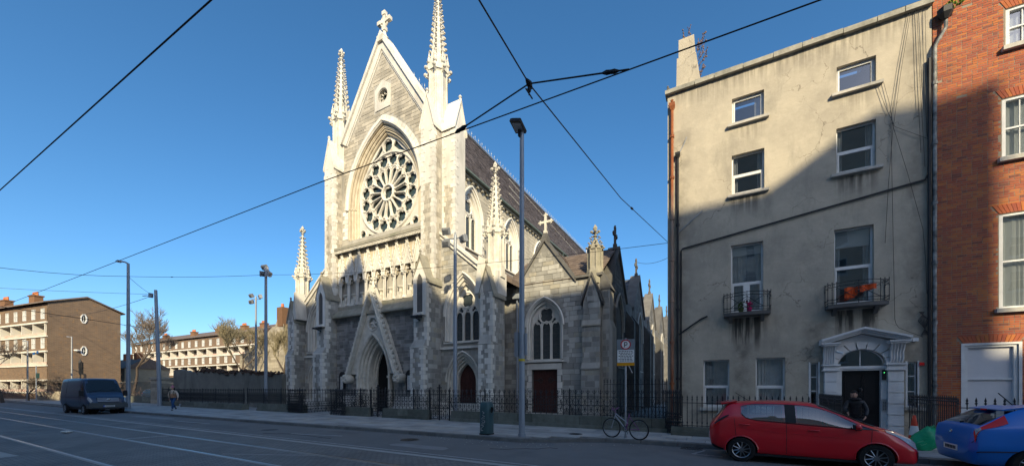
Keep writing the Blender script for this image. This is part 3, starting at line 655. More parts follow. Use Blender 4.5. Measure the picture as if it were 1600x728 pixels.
# --- lower wall with the portal
lw = MB(); YW = 18.45; plate(lw, [[(x0, .1), (x1, .1), (x1, 6.86), (x0, 6.86)], archloop(C0, 1.6, .11, 2.55, 3.0, 10)], F0, YW, YW + .6)
lowall = lw.build('portal_wall', rubback, church)
m = MB(); masonry(m, x0, x1, .9, 6.85, F0, YW, lambda a, z: not inarch(a, z, C0, 1.95, .1, 2.55, 3.3), 3, (.19, .28), (.3, .65), .022)
dimr = M('shaded_dark_rubble', (.33, .325, .31), (.235, .232, .225), isl=[G_(1.), G_(.8), G_(1.25), G_(.65), G_(.93)], dirt=(.1, .1, .095), dirt_amt=.6, bump=.6, bs=16)  # dark stone whose colour also holds the shade on the portal wall
stuff(m.build('stonework', dimr, lowall))
for s in (-1, 1):
    m = MB(); a, b = sorted((C0 + s * 1.95, C0 + s * 4.0)); m.box(a, b, YW - .28, YW, .1, .95); m.hexa([(a, YW - .28, .95), (b, YW - .28, .95), (b, YW, .95), (a, YW, .95), (a, YW - .1, 1.2), (b, YW - .1, 1.2), (b, YW, 1.2), (a, YW, 1.2)]); m.box(a, b, YW - .5, YW - .28, .1, .55); m.build('bench_plinth', dressed, church)
pm = MB(); ordr = [(1.6, 3.0, 18.1), (1.46, 2.82, 18.28), (1.32, 2.64, 18.46), (1.18, 2.47, 18.64), (1.02, 2.25, 19.05), (.9, 2.12, 19.15)]
for (w0, r0, d0), (w1, r1, d1) in zip(ordr, ordr[1:]):
    band(pm, archloop(C0, w0, .12, 2.55, r0), archloop(C0, w1, .12, 2.55, r1), F0, d0, d1 + .05)
    roll(pm, archloop(C0, w0 - .04, .12, 2.55, r0 - .05), F0, d0 + .02, .06)
    roll(pm, archloop(C0, (w0 + w1) / 2, .12, 2.55, (r0 + r1) / 2), F0, d0 - .01, .05)
    for s in (-1, 1): pm.box(C0 + s * (w0 + w1) / 2 - .1, C0 + s * (w0 + w1) / 2 + .1, d0 - .08, d0 + .12, 2.45, 2.6); pm.lathe((C0 + s * (w0 + w1) / 2, d0, .12), [(.12, 0), (.12, .15), (.07, .25)], 8)
band(pm, archloop(C0, .9, .12, 2.55, 2.12), archloop(C0, .82, .12, 2.55, 2.0), F0, 19.18, 19.32)
portal = pm.build('portal', carved, church, smooth=35)
m = MB(); plate(m, [archloop(C0, .83, .12, 2.55, 2.0)], F0, 19.32, 19.34); m.build('door', interior, portal)  # flat black sheet standing for the darkness inside the portal
m = MB(); plate(m, [[(C0 - 2.25, 2.75), (C0 - 1.62, 2.75)] + arch(C0, 1.6, 2.75, 2.85, 8)[1:-1] + [(C0 + 1.62, 2.75), (C0 + 2.25, 2.75), (C0, 8.1)], circ(C0, 6.15, .42, 16)], F0, 18.12, 18.45)
gab = m.build('portal_gable', carved, church)
m = MB(); plate(m, [circ(C0, 6.15, .44, 16)], F0, 18.28, 18.4)
for k in range(5):
    a = PI / 2 + 2 * PI * k / 5; m.tube([(C0, 18.24, 6.15), (C0 + .22 * math.cos(a), 18.2, 6.15 + .22 * math.sin(a)), (C0 + .36 * math.cos(a), 18.24, 6.15 + .36 * math.sin(a))], [.05, .1, .02], 5)
m.tube([F0(*p, 18.12) for p in circ(C0, 6.15, .46, 18)], .07, 5, closed=True); m.ball((C0, 18.2, 6.15), .09); m.build('rosette', dressed, gab)
m = MB()
for s in (-1, 1):
    p0, p1 = Vector((C0 + s * 2.42, 2.6)), Vector((C0 + s * .0, 8.42)); d = (p1 - p0).normalized(); n = Vector((s * d.y, abs(d.x)))
    q = [p0 - n * .05, p1 + Vector((0, -.14)), p1 + Vector((0, .36)), p0 + n * .12]; va = 17.82 + .003 * s
    m.hexa([(a.x, va, a.y) for a in q] + [(a.x, 18.46, a.y) for a in q])
    m.tube([(p0.x - s * .1, 17.8, p0.y + .1), (C0 + s * .05, 17.8, 8.3)], .07, 5)
    for j in range(17):
        f = (j + .3) / 17; p = p0 + (p1 - p0) * f + n * .17; m.ball((p.x, 18.0, p.y), .115, 6, 4, (1, 1.2, 1)); m.ball((p.x + s * .07, 17.96, p.y + .1), .07, 5, 3)
        if j % 2 == 0: m.ball((p.x - n.x * .3, 17.85, p.y - n.y * .3), .06, 5, 3)
    c = Vector((C0 + s * 2.5, 2.42)); m.lathe((c.x, 17.75, c.y), [(.1, -.0), (.3, .02), (.34, .2), (.3, .7)], 12, axis='y')   # label stop, a carved boss
    for k in range(6): a = PI * k / 3; m.ball((c.x + .17 * math.cos(a), 17.74, c.y + .17 * math.sin(a)), .09, 5, 3)
m.lathe((C0, 18.15, 8.6), [(.12, 0), (.16, .15), (.09, .25), (.07, .6), (.01, .95)], 6)
for k in range(4):
    for zz, rr in ((8.95, .22), (9.2, .15)): a = PI / 2 * k; m.ball((C0 + rr * math.cos(a), 18.15 + rr * math.sin(a), zz), .09, 5, 4)
m.build('gable_coping', carved, gab, smooth=50)
# --- buttresses of the nave front
def buttress(cu, hw, stages, vb, zg, front, niche=False, seed=1):
    """stages: (z0, z1, v_front); the last one ends in a gablet rising to zg"""
    m = MB(); mm = MB(); q = MB(); a, b = cu - hw, cu + hw
    for i, (z0, z1, vf) in enumerate(stages):
        m.box(a + .001 * i, b - .001 * i, vf, vb, z0, z1)
        if i < len(stages) - 1:
            vn = stages[i + 1][2]
            if vn > vf: m.hexa([(a, vf, z1), (b, vf, z1), (b, vn, z1), (a, vn, z1), (a, vn - .01, z1 + .45), (b, vn - .01, z1 + .45), (b, vn, z1 + .45), (a, vn, z1 + .45)]); q.box(a - .04, b + .04, vf - .04, vn, z1 - .1, z1 + .0)
        masonry(mm, a, b, z0, z1, F0, vf, lambda x, z: abs(x - cu) < hw - .1 and not (niche and i == 1 and inarch(x, z, cu, .36, 6.15, 8.3, .8)), seed + i, (.25, .34), (.3, .5), .015)
        masonry(mm, vf, vb, z0, z1, SF(b), 0, lambda y, z: vf + .2 < y < vb, seed + 9 + i, (.25, .34), (.3, .55), .015)
        for sx in (-1, 1): quoins(q, cu + hw * sx, vf, -sx, 1, z0 + .05, z1 - .1, seed + (sx > 0), .36, .2, .29)
    vf = stages[-1][2]; z1 = stages[-1][1]
    m.add([(a, vf, z1), (b, vf, z1), (cu, vf, zg), (a, vb, z1), (b, vb, z1), (cu, vb, zg)], [(0, 1, 2), (3, 5, 4), (0, 2, 5, 3), (1, 4, 5, 2)])
    o = m.build('buttress', rubback if not front else dressed, church)
    stuff(mm.build('stonework', rublow, o)) if mm.f else 0
    stuff(q.build('quoins', dressed, o))
    r = MB()
    for s in (-1, 1):
        e = .12; p = [(cu + s * (hw + e), z1 - e * (zg - z1) / hw), (cu, zg), (cu, zg + .14), (cu + s * (hw + e), z1 - e * (zg - z1) / hw + .16)]; va = vf - .1 + .002 * s
        r.hexa([(x, va, z) for x, z in p] + [(x, vb, z) for x, z in p])
    r.lathe((cu, vf - .02, zg + .1), [(.07, 0), (.05, .12), (.1, .2), (.02, .32)], 6)
    r.build('gablet_roof', front or weather, o)
    return o
for s, sd in ((-1, 20), (1, 40)):
    cu = C0 + s * 4.75
    o = buttress(cu, .51, [(.1, 4.3, 17.28), (4.3, 8.5, 17.6)], 19.2, 9.85, None, True, sd)
    # tall niche in the second stage
    m = MB(); plate(m, [[(cu - .5, 6.2), (cu + .5, 6.2), (cu + .5, 8.5), (cu, 9.5), (cu - .5, 8.5)], archloop(cu, .24, 6.4, 8.25, .5, 6)], F0, 17.5, 17.6); m.box(cu - .35, cu + .35, 17.3, 17.6, 6.2, 6.32); m.build('niche_frame', dressed, o)
    m = MB(); plate(m, [archloop(cu, .25, 6.4, 8.25, .5, 6)], F0, 17.555, 17.6); m.build('niche_back', darkst, o)
    # upper tower: core, front buttress, side buttress
    m = MB(); m.box(cu - .55, cu + .55, 18.9, 20.2, 8, 18.6); core = m.build('turret_core', rubback, church)
    m = MB(); q = MB()
    for nm, (a, b, va, vb_) in dict(f=(cu - .5, cu + .5, 18.22, 19.0), s=(cu + s * .5, cu + s * 1.55, 19.02, 20.1)).items():
        a, b = min(a, b), max(a, b); zg, ze = 20.15, 18.35
        m.box(a, b, va, vb_, 8, ze)
        hw = (b - a) / 2; cc = (a + b) / 2
        if nm == 'f': m.add([(a, va, ze), (b, va, ze), (cc, va, zg), (a, vb_, ze), (b, vb_, ze), (cc, vb_, zg)], [(0, 1, 2), (3, 5, 4), (0, 2, 5, 3), (1, 4, 5, 2)]); r1 = (cc, hw, va, vb_)
        else:
            e = max((a, b), key=lambda t: abs(t - cu)); f = min((a, b), key=lambda t: abs(t - cu)); vc = (va + vb_) / 2
            m.add([(e, va, ze), (e, vb_, ze), (e, vc, zg - .1), (f, va, ze), (f, vb_, ze), (f, vc, zg - .1)], [(0, 1, 2), (3, 5, 4), (0, 2, 5, 3), (1, 4, 5, 2)])
        st0 = 8.6
        quoins(q, a, va, 1, 1, st0, ze - .1, 0, .34, .18); quoins(q, b, va, -1, 1, st0, ze - .1, 1, .34, .18)
    tw = m.build('turret', dressed, church)
    stuff(q.build('quoins', dressed, tw))
    mm = MB(); masonry(mm, cu - .5, cu + .5, 8.2, 14.6, F0, 18.22, lambda x, z: abs(x - cu) < .36, sd, (.25, .33), (.25, .4), .012)
    a, b = sorted((cu + s * .5, cu + s * 1.55)); masonry(mm, a, b, 8.2, 14.6, F0, 19.02, lambda x, z: a + .15 < x < b - .15, sd + 2, (.25, .33), (.25, .4), .012)
    masonry(mm, 18.22, 19.0, 8.2, 18.2, SF(cu + .5), 0, lambda y, z: y > 18.42, sd + 3, (.25, .33), (.25, .4), .012)
    stuff(mm.build('stonework', rubble, tw))
    r = MB(); e = .1
    for t in (-1, 1):
        p = [(cu + t * (.5 + e), 18.35 - e * 3.3), (cu, 20.15), (cu, 20.3), (cu + t * (.5 + e), 18.35 - e * 3.3 + .2)]; va = 18.12 + .002 * t
        r.hexa([(x, va, z) for x, z in p] + [(x, 19.3, z) for x, z in p])
        vc = 19.56; p = [(vc + t * .64, 18.05), (vc, 20.05), (vc, 20.2), (vc + t * .64, 18.25)]; ea, eb = sorted((cu + s * .3, cu + s * 1.65)); ea += .002 * t
        r.hexa([(ea, y, z) for y, z in p] + [(eb, y, z) for y, z in p])
    r.lathe((cu, 18.2, 20.2), [(.08, 0), (.05, .12), (.12, .2), (.02, .34)], 6); r.lathe((cu + s * 1.55, 19.56, 20.1), [(.08, 0), (.05, .12), (.12, .2), (.02, .34)], 6)
    r.build('gablet_roof', dressed, tw)
    spire((cu, 19.25), 18.6, .56, 22.1, 27.9, levels=13)
    # aisle pinnacle, aisle buttress
    au = C0 + s * 9.25
    o = buttress(au, .4, [(.1, 4.35, 17.85), (4.35, 7.3, 18.05)], 19.4, 8.6, None, False, sd + 5)
    m = MB(); m.box(au - .48, au + .48, 18.5, 19.5, 7.2, 8.5); m.build('pinnacle_base', dressed, church)
    spire((au, 19.0), 8.7, .46, 10.75, 15.06, name='pinnacle', levels=10)
# --- gothic window: reveals, tracery and glass, in any wall frame
def gwindow(F, c, w, zb, zs, rise, d, parent, lights=3, name='window', mat=dressed, depth=.45, order=3, tmat=None, ow=.42):
    m = MB()
    for i in range(order):
        f0 = 1 - i / order; f1 = 1 - (i + 1) / order; a0, a1 = w + ow * f0, w + ow * f1; r0, r1 = rise + ow * 1.45 * f0, rise + ow * 1.45 * f1
        band(m, archloop(c, a0, zb, zs, r0, 9), archloop(c, a1, zb, zs, r1, 9), F, d - .04 + depth * i / order, d + depth * (i + 1) / order + .06)
        roll(m, archloop(c, a0 - .03, zb, zs, r0 - .03, 9), F, d - .03 + depth * i / order, .045, 5)
    roll(m, arch(c, w + ow + .05, zs - .08, rise + ow * 1.45 + .08, 9), F, d - .1, .075, 5)
    lo, hi = c - w - ow - .05, c + w + ow + .05
    m.add([F(lo, zb - .16, d - .14), F(hi, zb - .16, d - .14), F(hi, zb - .16, d + .3), F(lo, zb - .16, d + .3), F(lo, zb - .08, d - .14), F(hi, zb - .08, d - .14), F(hi, zb + .04, d + depth + .12), F(lo, zb + .04, d + depth + .12)],
          [(0, 3, 2, 1), (4, 5, 6, 7), (0, 1, 5, 4), (1, 2, 6, 5), (2, 3, 7, 6), (3, 0, 4, 7)])
    o = m.build(name, mat, parent, smooth=35)
    lw = 2 * (w - .04) / lights; L = [archloop(c, w + .02, zb, zs, rise + .02, 9)]; hz = zs - .12; lh = lw * .62
    m = MB()
    for i in range(lights):
        cc = c - w + .04 + lw * (i + .5); L.append(archloop(cc, lw / 2 - .06, zb + .05, hz, lh, 4)); roll(m, archloop(cc, lw / 2 - .05, zb + .05, hz, lh, 4), F, d + depth - .01, .03, 4)
    rz = zs + rise * (.47 if lights == 3 else .4); rr = min(w * .46, rise * .34)
    L.append(foil(c, rz, rr, 4 if lights == 3 else 4, PI / 4, 4)); m.tube([F(*p, d + depth - .01) for p in circ(c, rz, rr * 1.1, 14)], .04, 5, closed=True)
    if lights == 3:
        for s in (-1, 1): L.append(foil(c + s * w * .52, zs + rise * .12 + .08, w * .2, 3, PI / 2, 4))
        L.append(foil(c, zs + rise * .12 + .02, w * .12, 3, -PI / 2, 3)); L.append(foil(c, zs + rise * .83, w * .1, 3, PI / 2, 3))
    plate(m, L, F, d + depth, d + depth + .1); m.build('tracery', tmat or mat, o)
    m = MB(); plate(m, [archloop(c, w + .03, zb, zs, rise + .03, 8)], F, d + depth + .07, d + depth + .08); m.build('glass', glassd, o)
    m = MB(); z = zb + .25
    while z < zs: m.add([F(c - w, z, d + depth + .055), F(c + w, z, d + depth + .055), F(c + w, z + .02, d + depth + .055), F(c - w, z + .02, d + depth + .055)], [(0, 1, 2, 3)]); z += .33
    m.build('glazing_bars', lead, o)
    return o
def gdoor(F, c, w, zb, zs, rise, d, parent, wmat=wood, ow=.55):
    m = MB()
    for i in range(4):
        f0 = 1 - i / 4; f1 = 1 - (i + 1) / 4
        band(m, archloop(c, w + ow * f0, zb, zs, rise + ow * 1.2 * f0, 8), archloop(c, w + ow * f1, zb, zs, rise + ow * 1.2 * f1, 8), F, d - .04 + .13 * i, d + .13 * (i + 1) + .1)
        roll(m, archloop(c, w + ow * (f0 + f1) / 2, zb, zs, rise + ow * 1.2 * (f0 + f1) / 2, 8), F, d + .13 * i - .03, .045, 5)
    roll(m, arch(c, w + ow + .05, zs, rise + ow * 1.3, 9), F, d - .1, .07, 5)
    o = m.build('doorway', carved, parent, smooth=35)
    m = MB(); plate(m, [archloop(c, w + .02, zb, zs, rise, 7)], F, d + .6, d + .66)
    for s in (-.5, 0, .5): m.box(*sorted((F(c + s * w - .012, 0, 0)[0], F(c + s * w + .012, 0, 0)[0])), F(0, 0, d + .585)[1], F(0, 0, d + .6)[1], zb, zs + rise * .6)
    m.build('door', wmat, o); return o
for s, sd in ((-1, 60), (1, 80)):
    cc = C0 + s * 7.0; a, b = C0 + s * 5.1, C0 + s * 9.15; lo, hi = min(a, b), max(a, b)
    ztop = lambda x: 11.65 - .83 * (abs(x - C0) - 5.1)
    wl = dict(c=cc, w=1.42, zs=6.35, rise=2.5)
    m = MB(); plate(m, [[(lo, .1), (hi, .1), (hi, ztop(hi)), (lo, ztop(lo))], archloop(cc, 1.4, 4.55, 6.35, 2.5, 9), archloop(cc, 1.2, .11, 2.15, 1.7, 8)], F0, 18.95, 19.5)
    aw = m.build('aisle_front', rubback, church)
    mm = MB(); masonry(mm, lo, hi, .9, 11.5, F0, 18.95, lambda x, z: z < ztop(x) - .25 and not inarch(x, z, cc, 1.5, 4.3, 6.35, 2.65) and not inarch(x, z, cc, 1.32, .1, 2.15, 1.9), sd, (.22, .3), (.35, .7), .018)
    stuff(mm.build('stonework', rublow, aw))
    gwindow(F0, cc, .97, 4.7, 6.35, 1.9, 18.95, church)
    gdoor(F0, cc, .68, .1, 2.15, 1.15, 18.95, church)
    m = MB(); m.box(lo, hi, 18.82, 18.98, 4.2, 4.33); m.box(lo, hi, 18.8, 18.95, .1, .85); m.build('string_course', dressed, church)
    m = MB()
    for (o0, o1, va, vb) in ((-.28, .0, 18.83, 19.5), (.0, .16, 18.72, 19.62)):
        x0_, x1_ = C0 + s * 5.1, C0 + s * 9.4
        m.hexa([(x0_, va, ztop(x0_) + o0), (x1_, va, ztop(x1_) + o0), (x1_, va, ztop(x1_) + o1), (x0_, va, ztop(x0_) + o1), (x0_, vb, ztop(x0_) + o0), (x1_, vb, ztop(x1_) + o0), (x1_, vb, ztop(x1_) + o1), (x0_, vb, ztop(x0_) + o1)])
    m.build('coping', dressed, church)
    # small gabled niche where coping meets the pinnacle
    m = MB(); x = C0 + s * 8.75; m.add([(x - .28, 17.98, 7.2), (x + .28, 17.98, 7.2), (x, 17.98, 9.35), (x - .28, 18.9, 7.2), (x + .28, 18.9, 7.2), (x, 18.9, 9.35)], [(0, 1, 2), (0, 2, 5, 3), (1, 4, 5, 2), (0, 3, 4, 1)]); m.build('gablet', dressed, church)
    # lean-to roof of the aisle
    m = MB(); xi, xo = C0 + s * 5.75, C0 + s * 10.1
    m.hexa([(xi, 19.5, 10.7), (xo, 19.5, 7.9), (xo, 68, 7.9), (xi, 68, 10.7), (xi, 19.5, 11.0), (xo, 19.5, 8.2), (xo, 68, 8.2), (xi, 68, 11.0)]); m.build('aisle_roof', slateb, church)
# niche statues dark lamps on stage two
m = MB()
for s in (-1, 1): m.box(C0 + s * 4.75 - .3, C0 + s * 4.75 + .3, 17.05, 17.4, 6.02, 6.14); m.tube([(C0 + s * 4.75, 17.55, 5.9), (C0 + s * 4.75, 17.2, 6.0)], .03, 5)
m.build('floodlights', ironb, church)
# --- nave body
m = MB(); m.box(C0 - 5.75, C0 + 5.3, 19.9, 68, 8, 16.2); nwin = [21.55 + 5.6 * i for i in range(8)]
plate(m, [[(19.9, 8), (68, 8), (68, 16.2), (19.9, 16.2)]] + [archloop(c, 1.2, 11.3, 13.5, 2.1, 9) for c in nwin], SF(C0 + 5.75), 0, .44); nb = m.build('nave_wall', rubback, church)
m = MB(); FS = SF(C0 + 5.75); masonry(m, 20, 50, 11, 16.0, FS, 0, lambda y, z: not any(inarch(y, z, c, 1.45, 10.8, 13.4, 2.3) for c in nwin), 90, (.25, .32), (.45, .8), .015)
clere = M('clerestory_ashlar', (.46, .42, .34), (.40, .365, .295), isl=[G_(1.), G_(.93), G_(1.06)], dirt=(.25, .23, .19), dirt_amt=.4)
stuff(m.build('stonework', clere, nb))
for i, c in enumerate(nwin):
    FN = Fr((C0 + 5.79, 0), (0, 1), (-1, 0)); w, zb, zs, rise = 1.0, 11.35, 13.5, 1.75
    m = MB(); qq = MB()
    z = zb; k = 0
    while z < zs:
        for t in (-1, 1):
            wd = (.3, .18)[k % 2]; y0, y1 = sorted((c + t * 1.22, c + t * (1.22 + wd))); qq.box(C0 + 5.72, C0 + 5.83, y0, y1, z + .01, z + .27)
        z += .28; k += 1
    o = gwindow(Fr((C0 + 5.80, 0), (0, 1), (-1, 0)), c, w, zb, zs, rise, .05, church, depth=.28, order=2, ow=.28, name='clerestory_window')
    qq.build('quoins', dressed, o)
    m = MB(); y = c + 2.8; m.box(C0 + 5.75, C0 + 5.9, y - .25, y + .25, 10, 15.7) if 0 else None
# cornice, gutter and corbels along the eaves
m = MB(); m.box(C0 + 5.75, C0 + 5.98, 20.1, 68, 16.0, 16.2); 
for i in range(80): y = 20.3 + .6 * i; m.box(C0 + 5.75, C0 + 5.93, y, y + .2, 15.8, 16.0)
m.build('eaves_cornice', weather, church)
m = MB(); m.tube([(C0 + 6.12, 20.1, 16.22), (C0 + 6.12, 68, 16.22)], .11, 6); copper = M('green_gutter', (.09, .12, .11), (.14, .17, .15), sc_=4, rough=.6); m.build('gutter', copper, church)
for y in (24.35, 38.3):
    m = MB(); m.tube([(C0 + 6.1, y, 16.15), (C0 + 5.95, y, 15.8), (C0 + 5.95, y, 10)], .06, 6); m.lathe((C0 + 6.02, y, 15.75), [(.08, 0), (.17, .3), (.17, .42)], 4, PI / 4); m.build('downpipe', copper, church)
# roof: slates laid in courses
def slope(name, p0, p1, q0, q1, mat, rows, parent, seed=0, tw=.5, th=.03, limit=100000):
    """slates between eave p0-p1 and ridge q0-q1 as overlapping courses"""
    p0, p1, q0, q1 = map(Vector, (p0, p1, q0, q1)); m = MB(); n = (p1 - p0).cross(q0 - p0).normalized()
    if n.z < 0: n = -n
    rg = random.Random(seed)
    m.add([p0, p1, q1, q0], [(0, 1, 2, 3)])
    for i in range(rows):
        f0, f1 = i / rows, (i + 1) / rows; a0, a1 = p0.lerp(q0, f0), p1.lerp(q1, f0); b0, b1 = p0.lerp(q0, f1), p1.lerp(q1, f1)
        k = max(1, int((a1 - a0).length / tw)); off = rg.random() * .5
        for j in range(k):
            g0, g1 = max(0, (j - off) / k), min(1, (j + 1 - off) / k) if j < k - 1 else 1
            g0 += .0008; g1 -= .0008
            t = th * rg.uniform(.7, 1.3); A, B, C, D = a0.lerp(a1, g0), a0.lerp(a1, g1), b0.lerp(b1, g1), b0.lerp(b1, g0)
            m.add([A + n * t, B + n * t, C + n * .004, D + n * .004, A + n * .001, B + n * .001], [(0, 1, 2, 3), (0, 4, 5, 1)])
    o = m.build(name, mat, parent, norm=False); return o
for s in (1, -1):
    r = slope('nave_roof', (C0 + s * 6.15, 19.6, 16.25), (C0 + s * 6.15, 68, 16.25), (C0, 19.6, 25.45), (C0, 68, 25.45), slate, 34 if s > 0 else 4, church, 3, .6 if s > 0 else 6)
# iron cresting on the ridge
m = MB(); m.box(C0 - .09, C0 + .09, 19.9, 68, 25.42, 25.6); rd = m.build('ridge_capping', lead, church)
crest = M('galvanised_cresting', (.35, .38, .4), rough=.5, metal=.3, bump=0)
m = MB(); m.tube([(C0, 20, 25.75), (C0, 68, 25.75)], .02, 4)
for i in range(160):
    y = 20 + .3 * i; m.tube([(C0, y, 25.55), (C0, y, 26.25 if i % 2 else 26.0)], .02, 3)
    if i % 2: m.ball((C0, y, 26.05), .06, 4, 3)
stuff(m.build('ridge_cresting', crest, church))
# access ladder and rails lying on the slates
m = MB()
for y in (30.6, 50.0, 54.5):
    m.tube([(C0 + 5.0, y, 18.1), (C0 + 5.0, y, 19.9 if y < 40 else 20.6)], .05 if y > 40 else .035, 5)
for z in (18.2, 18.8, 19.4): m.tube([(C0 + 5.0, 30.6, z), (C0 + 5.4, 27.6, z - .2)], .03, 4)
m.tube([(C0 + 1, 38, 24.2), (C0 + 5.9, 56, 17)], .012, 3)
m.build('roof_rails', M('pale_rail', (.6, .58, .52), bump=0), church)
# --- south chapel range: front gable facing the street, cross gables behind
XL, XR, YC = -11.0, -5.7, 21.0; GC = -9.2
chap = MB()
ol = [(XL, .1), (XR, .1), (XR, 8.15), (GC + 1.8, 8.15), (GC, 10.65), (GC - 1.8, 8.15), (XL, 8.15)]
door_ = [(-10.08, .2), (-8.39, .2), (-8.39, 2.9), (-10.08, 2.9)]; wc = dict(c=-9.23, w=1.06, zs=5.6, rise=1.35)
plate(chap, [ol, door_, archloop(-9.23, 1.12, 3.45, 5.6, 1.45, 9)], F0, YC, YC + .5)
chapel = chap.build('chapel_wall', M('lime_mortar', (.27, .26, .24), (.2, .195, .18)), church)
def pc(x, z):
    if inarch(x, z, -9.23, 1.38, 3.3, 5.6, 1.75) or (-10.3 < x < -8.15 and z < 3.25): return False
    if z > 8.0: return abs(x - GC) < 1.8 * (10.6 - z) / 2.5 - .12
    return x < -6.75
pcs = []; masonry(None, XL + .05, -6.7, .55, 10.5, F0, YC, pc, 33, (.23, .36), (.34, .74), .03, .011, pcs)
pcs.sort(key=lambda s: -(s[1] - s[0]) * (s[3] - s[2]))
ub = MB(); ub.box(0, 1, 0, .06, 0, 1); um2 = None; rest = MB()
for i, (a, b, c, d, p) in enumerate(pcs):
    if i < 298:
        if um2 is None: o = ub.build('stone', rublow, None); o.parent = chapel; um2 = o.data
        else: o = bpy.data.objects.new('stone', um2); col.objects.link(o); o.parent = chapel
        o.location = Vector((a, p, c)) - root_loc(chapel); o.scale = (b - a, 1, d - c)
    else: rest.box(a, b, p, p + .06, c, d)
stuff(rest.build('stones', rublow, chapel))
gwindow(F0, -9.23, 1.0, 3.5, 5.6, 1.35, YC, church, order=2, depth=.3, ow=.2)
m = MB()      # dressed surround blocks
z = 3.3; k = 0
while z < 5.5:
    for t in (-1, 1):
        wd = (.36, .2)[k % 2]; a, b = sorted((-9.23 + t * 1.22, -9.23 + t * (1.22 + wd))); m.box(a, b, YC - .03, YC + .02, z + .01, z + .31)
    z += .33; k += 1
A = arch(-9.23, 1.3, 5.6, 1.72, 8); B = arch(-9.23, 1.55, 5.6, 2.0, 8)
for i in range(len(A) - 1):
    a, b, c, d = A[i], A[i + 1], B[i + 1], B[i]; q = [(p[0] * .96 + r[0] * .04, p[1] * .96 + r[1] * .04) for p, r in ((a, c), (b, d), (c, a), (d, b))]
    m.hexa([F0(*p, YC - .025) for p in q] + [F0(*p, YC + .02) for p in q])
m.build('voussoirs', rublow, chapel)
m = MB(); m.box(-10.35, -8.12, YC - .06, YC + .03, 2.9, 3.25)
for t, x in ((-1, -10.08), (1, -8.39)):
    z = .2; k = 0
    while z < 2.88: wd = (.32, .22)[k % 2]; a, b = sorted((x, x + t * wd)); m.box(a, b, YC - .04, YC + .03, z + .01, min(z + .38, 2.89)); z += .39; k += 1
m.box(-10.4, -8.1, YC - .5, YC, .1, .3); ds = m.build('door_surround', dressed, church)
for t in (0, 1):
    m = MB(); x = -10.06 + t * .83; m.box(x, x + .82, YC + .2, YC + .26, .2, 2.88)
    for i in range(5): m.box(x + .02 + i * .16, x + .165 + i * .16, YC + .185, YC + .2, .22, 2.86)
    dd = m.build('door_leaf', wood, ds)
for t in (-1, 1):
    for z in (2.25,):
        m = MB(); x = -9.23
        for q in (-1, 1):
            m.tube([(x + t * .8, YC + .17, z), (x + t * .55, YC + .17, z + .02), (x + t * .3, YC + .17, z + .16 * q), (x + t * .22, YC + .17, z + .05 * q)], .02, 4)
        m.tube([(x + t * .8, YC + .17, z), (x + t * .15, YC + .17, z)], .022, 4); m.build('strap_hinge', iron, ds)
m = MB()
for t in (-1, 1):
    q = [(GC + t * 1.98, 7.9), (GC, 10.62), (GC, 10.86), (GC + t * 1.98, 8.14)]; va = YC - .12 + .002 * t; m.hexa([(x, va, z) for x, z in q] + [(x, YC + .55, z) for x, z in q])
m.box(GC + 1.95, XR + .02, YC - .16, YC + .1, 8.1, 8.24); m.box(XL, GC - 1.95, YC - .16, YC + .1, 8.1, 8.24); m.lathe((GC, YC + .1, 10.6), [(.3, 0), (.26, .3), (.12, .6)], 4, PI / 4); m.build('gable_coping', darkst, church)
cross(GC, YC + .1, 11.15, .85, 'x')
m = MB(); m.box(XL - 2.5, XR - .3, YC + .5, 24, .1, 8.1); m.box(XL - 2.5, XR - .35, 24, 62, .1, 8.05); m.build('chapel_core', darkst, church)
# left strip, rain pipe and lower roof
m = MB(); m.box(XL - 1.0, XL + .02, YC - .02, YC + .6, .1, 8.1); masonry(m, XL - .95, XL, .8, 8.0, F0, YC - .02, lambda x, z: True, 37, (.25, .35), (.35, .6)); m.build('return_wall', rublow, church)
m = MB(); m.tube([(XL + .0, YC - .2, .1), (XL + .0, YC - .2, 7.3)], .06, 6); m.box(XL - .22, XL + .22, YC - .4, YC - .05, 7.3, 7.6); m.build('downpipe', galv, church)
slope('chapel_roof', (XL - 1.3, YC - .05, 8.15), (XR - .1, YC - .05, 8.15), (XL - 1.3, 24.8, 10.85), (XR - .1, 24.8, 10.85), slateb, 11, church, 5, .32)
slope('chapel_roof', (XL - 1.3, 28.4, 8.15), (XR - .1, 28.4, 8.15), (XL - 1.3, 24.8, 10.85), (XR - .1, 24.8, 10.85), slateb, 3, church, 5, 3)
for t in (-1, 1): slope('gable_roof', (GC + t * 1.95, YC + .4, 8.1), (GC + t * 1.95, 24.9, 8.1), (GC, YC + .4, 10.65), (GC, 24.9, 10.65), slateb, 8, church, 7, .4)
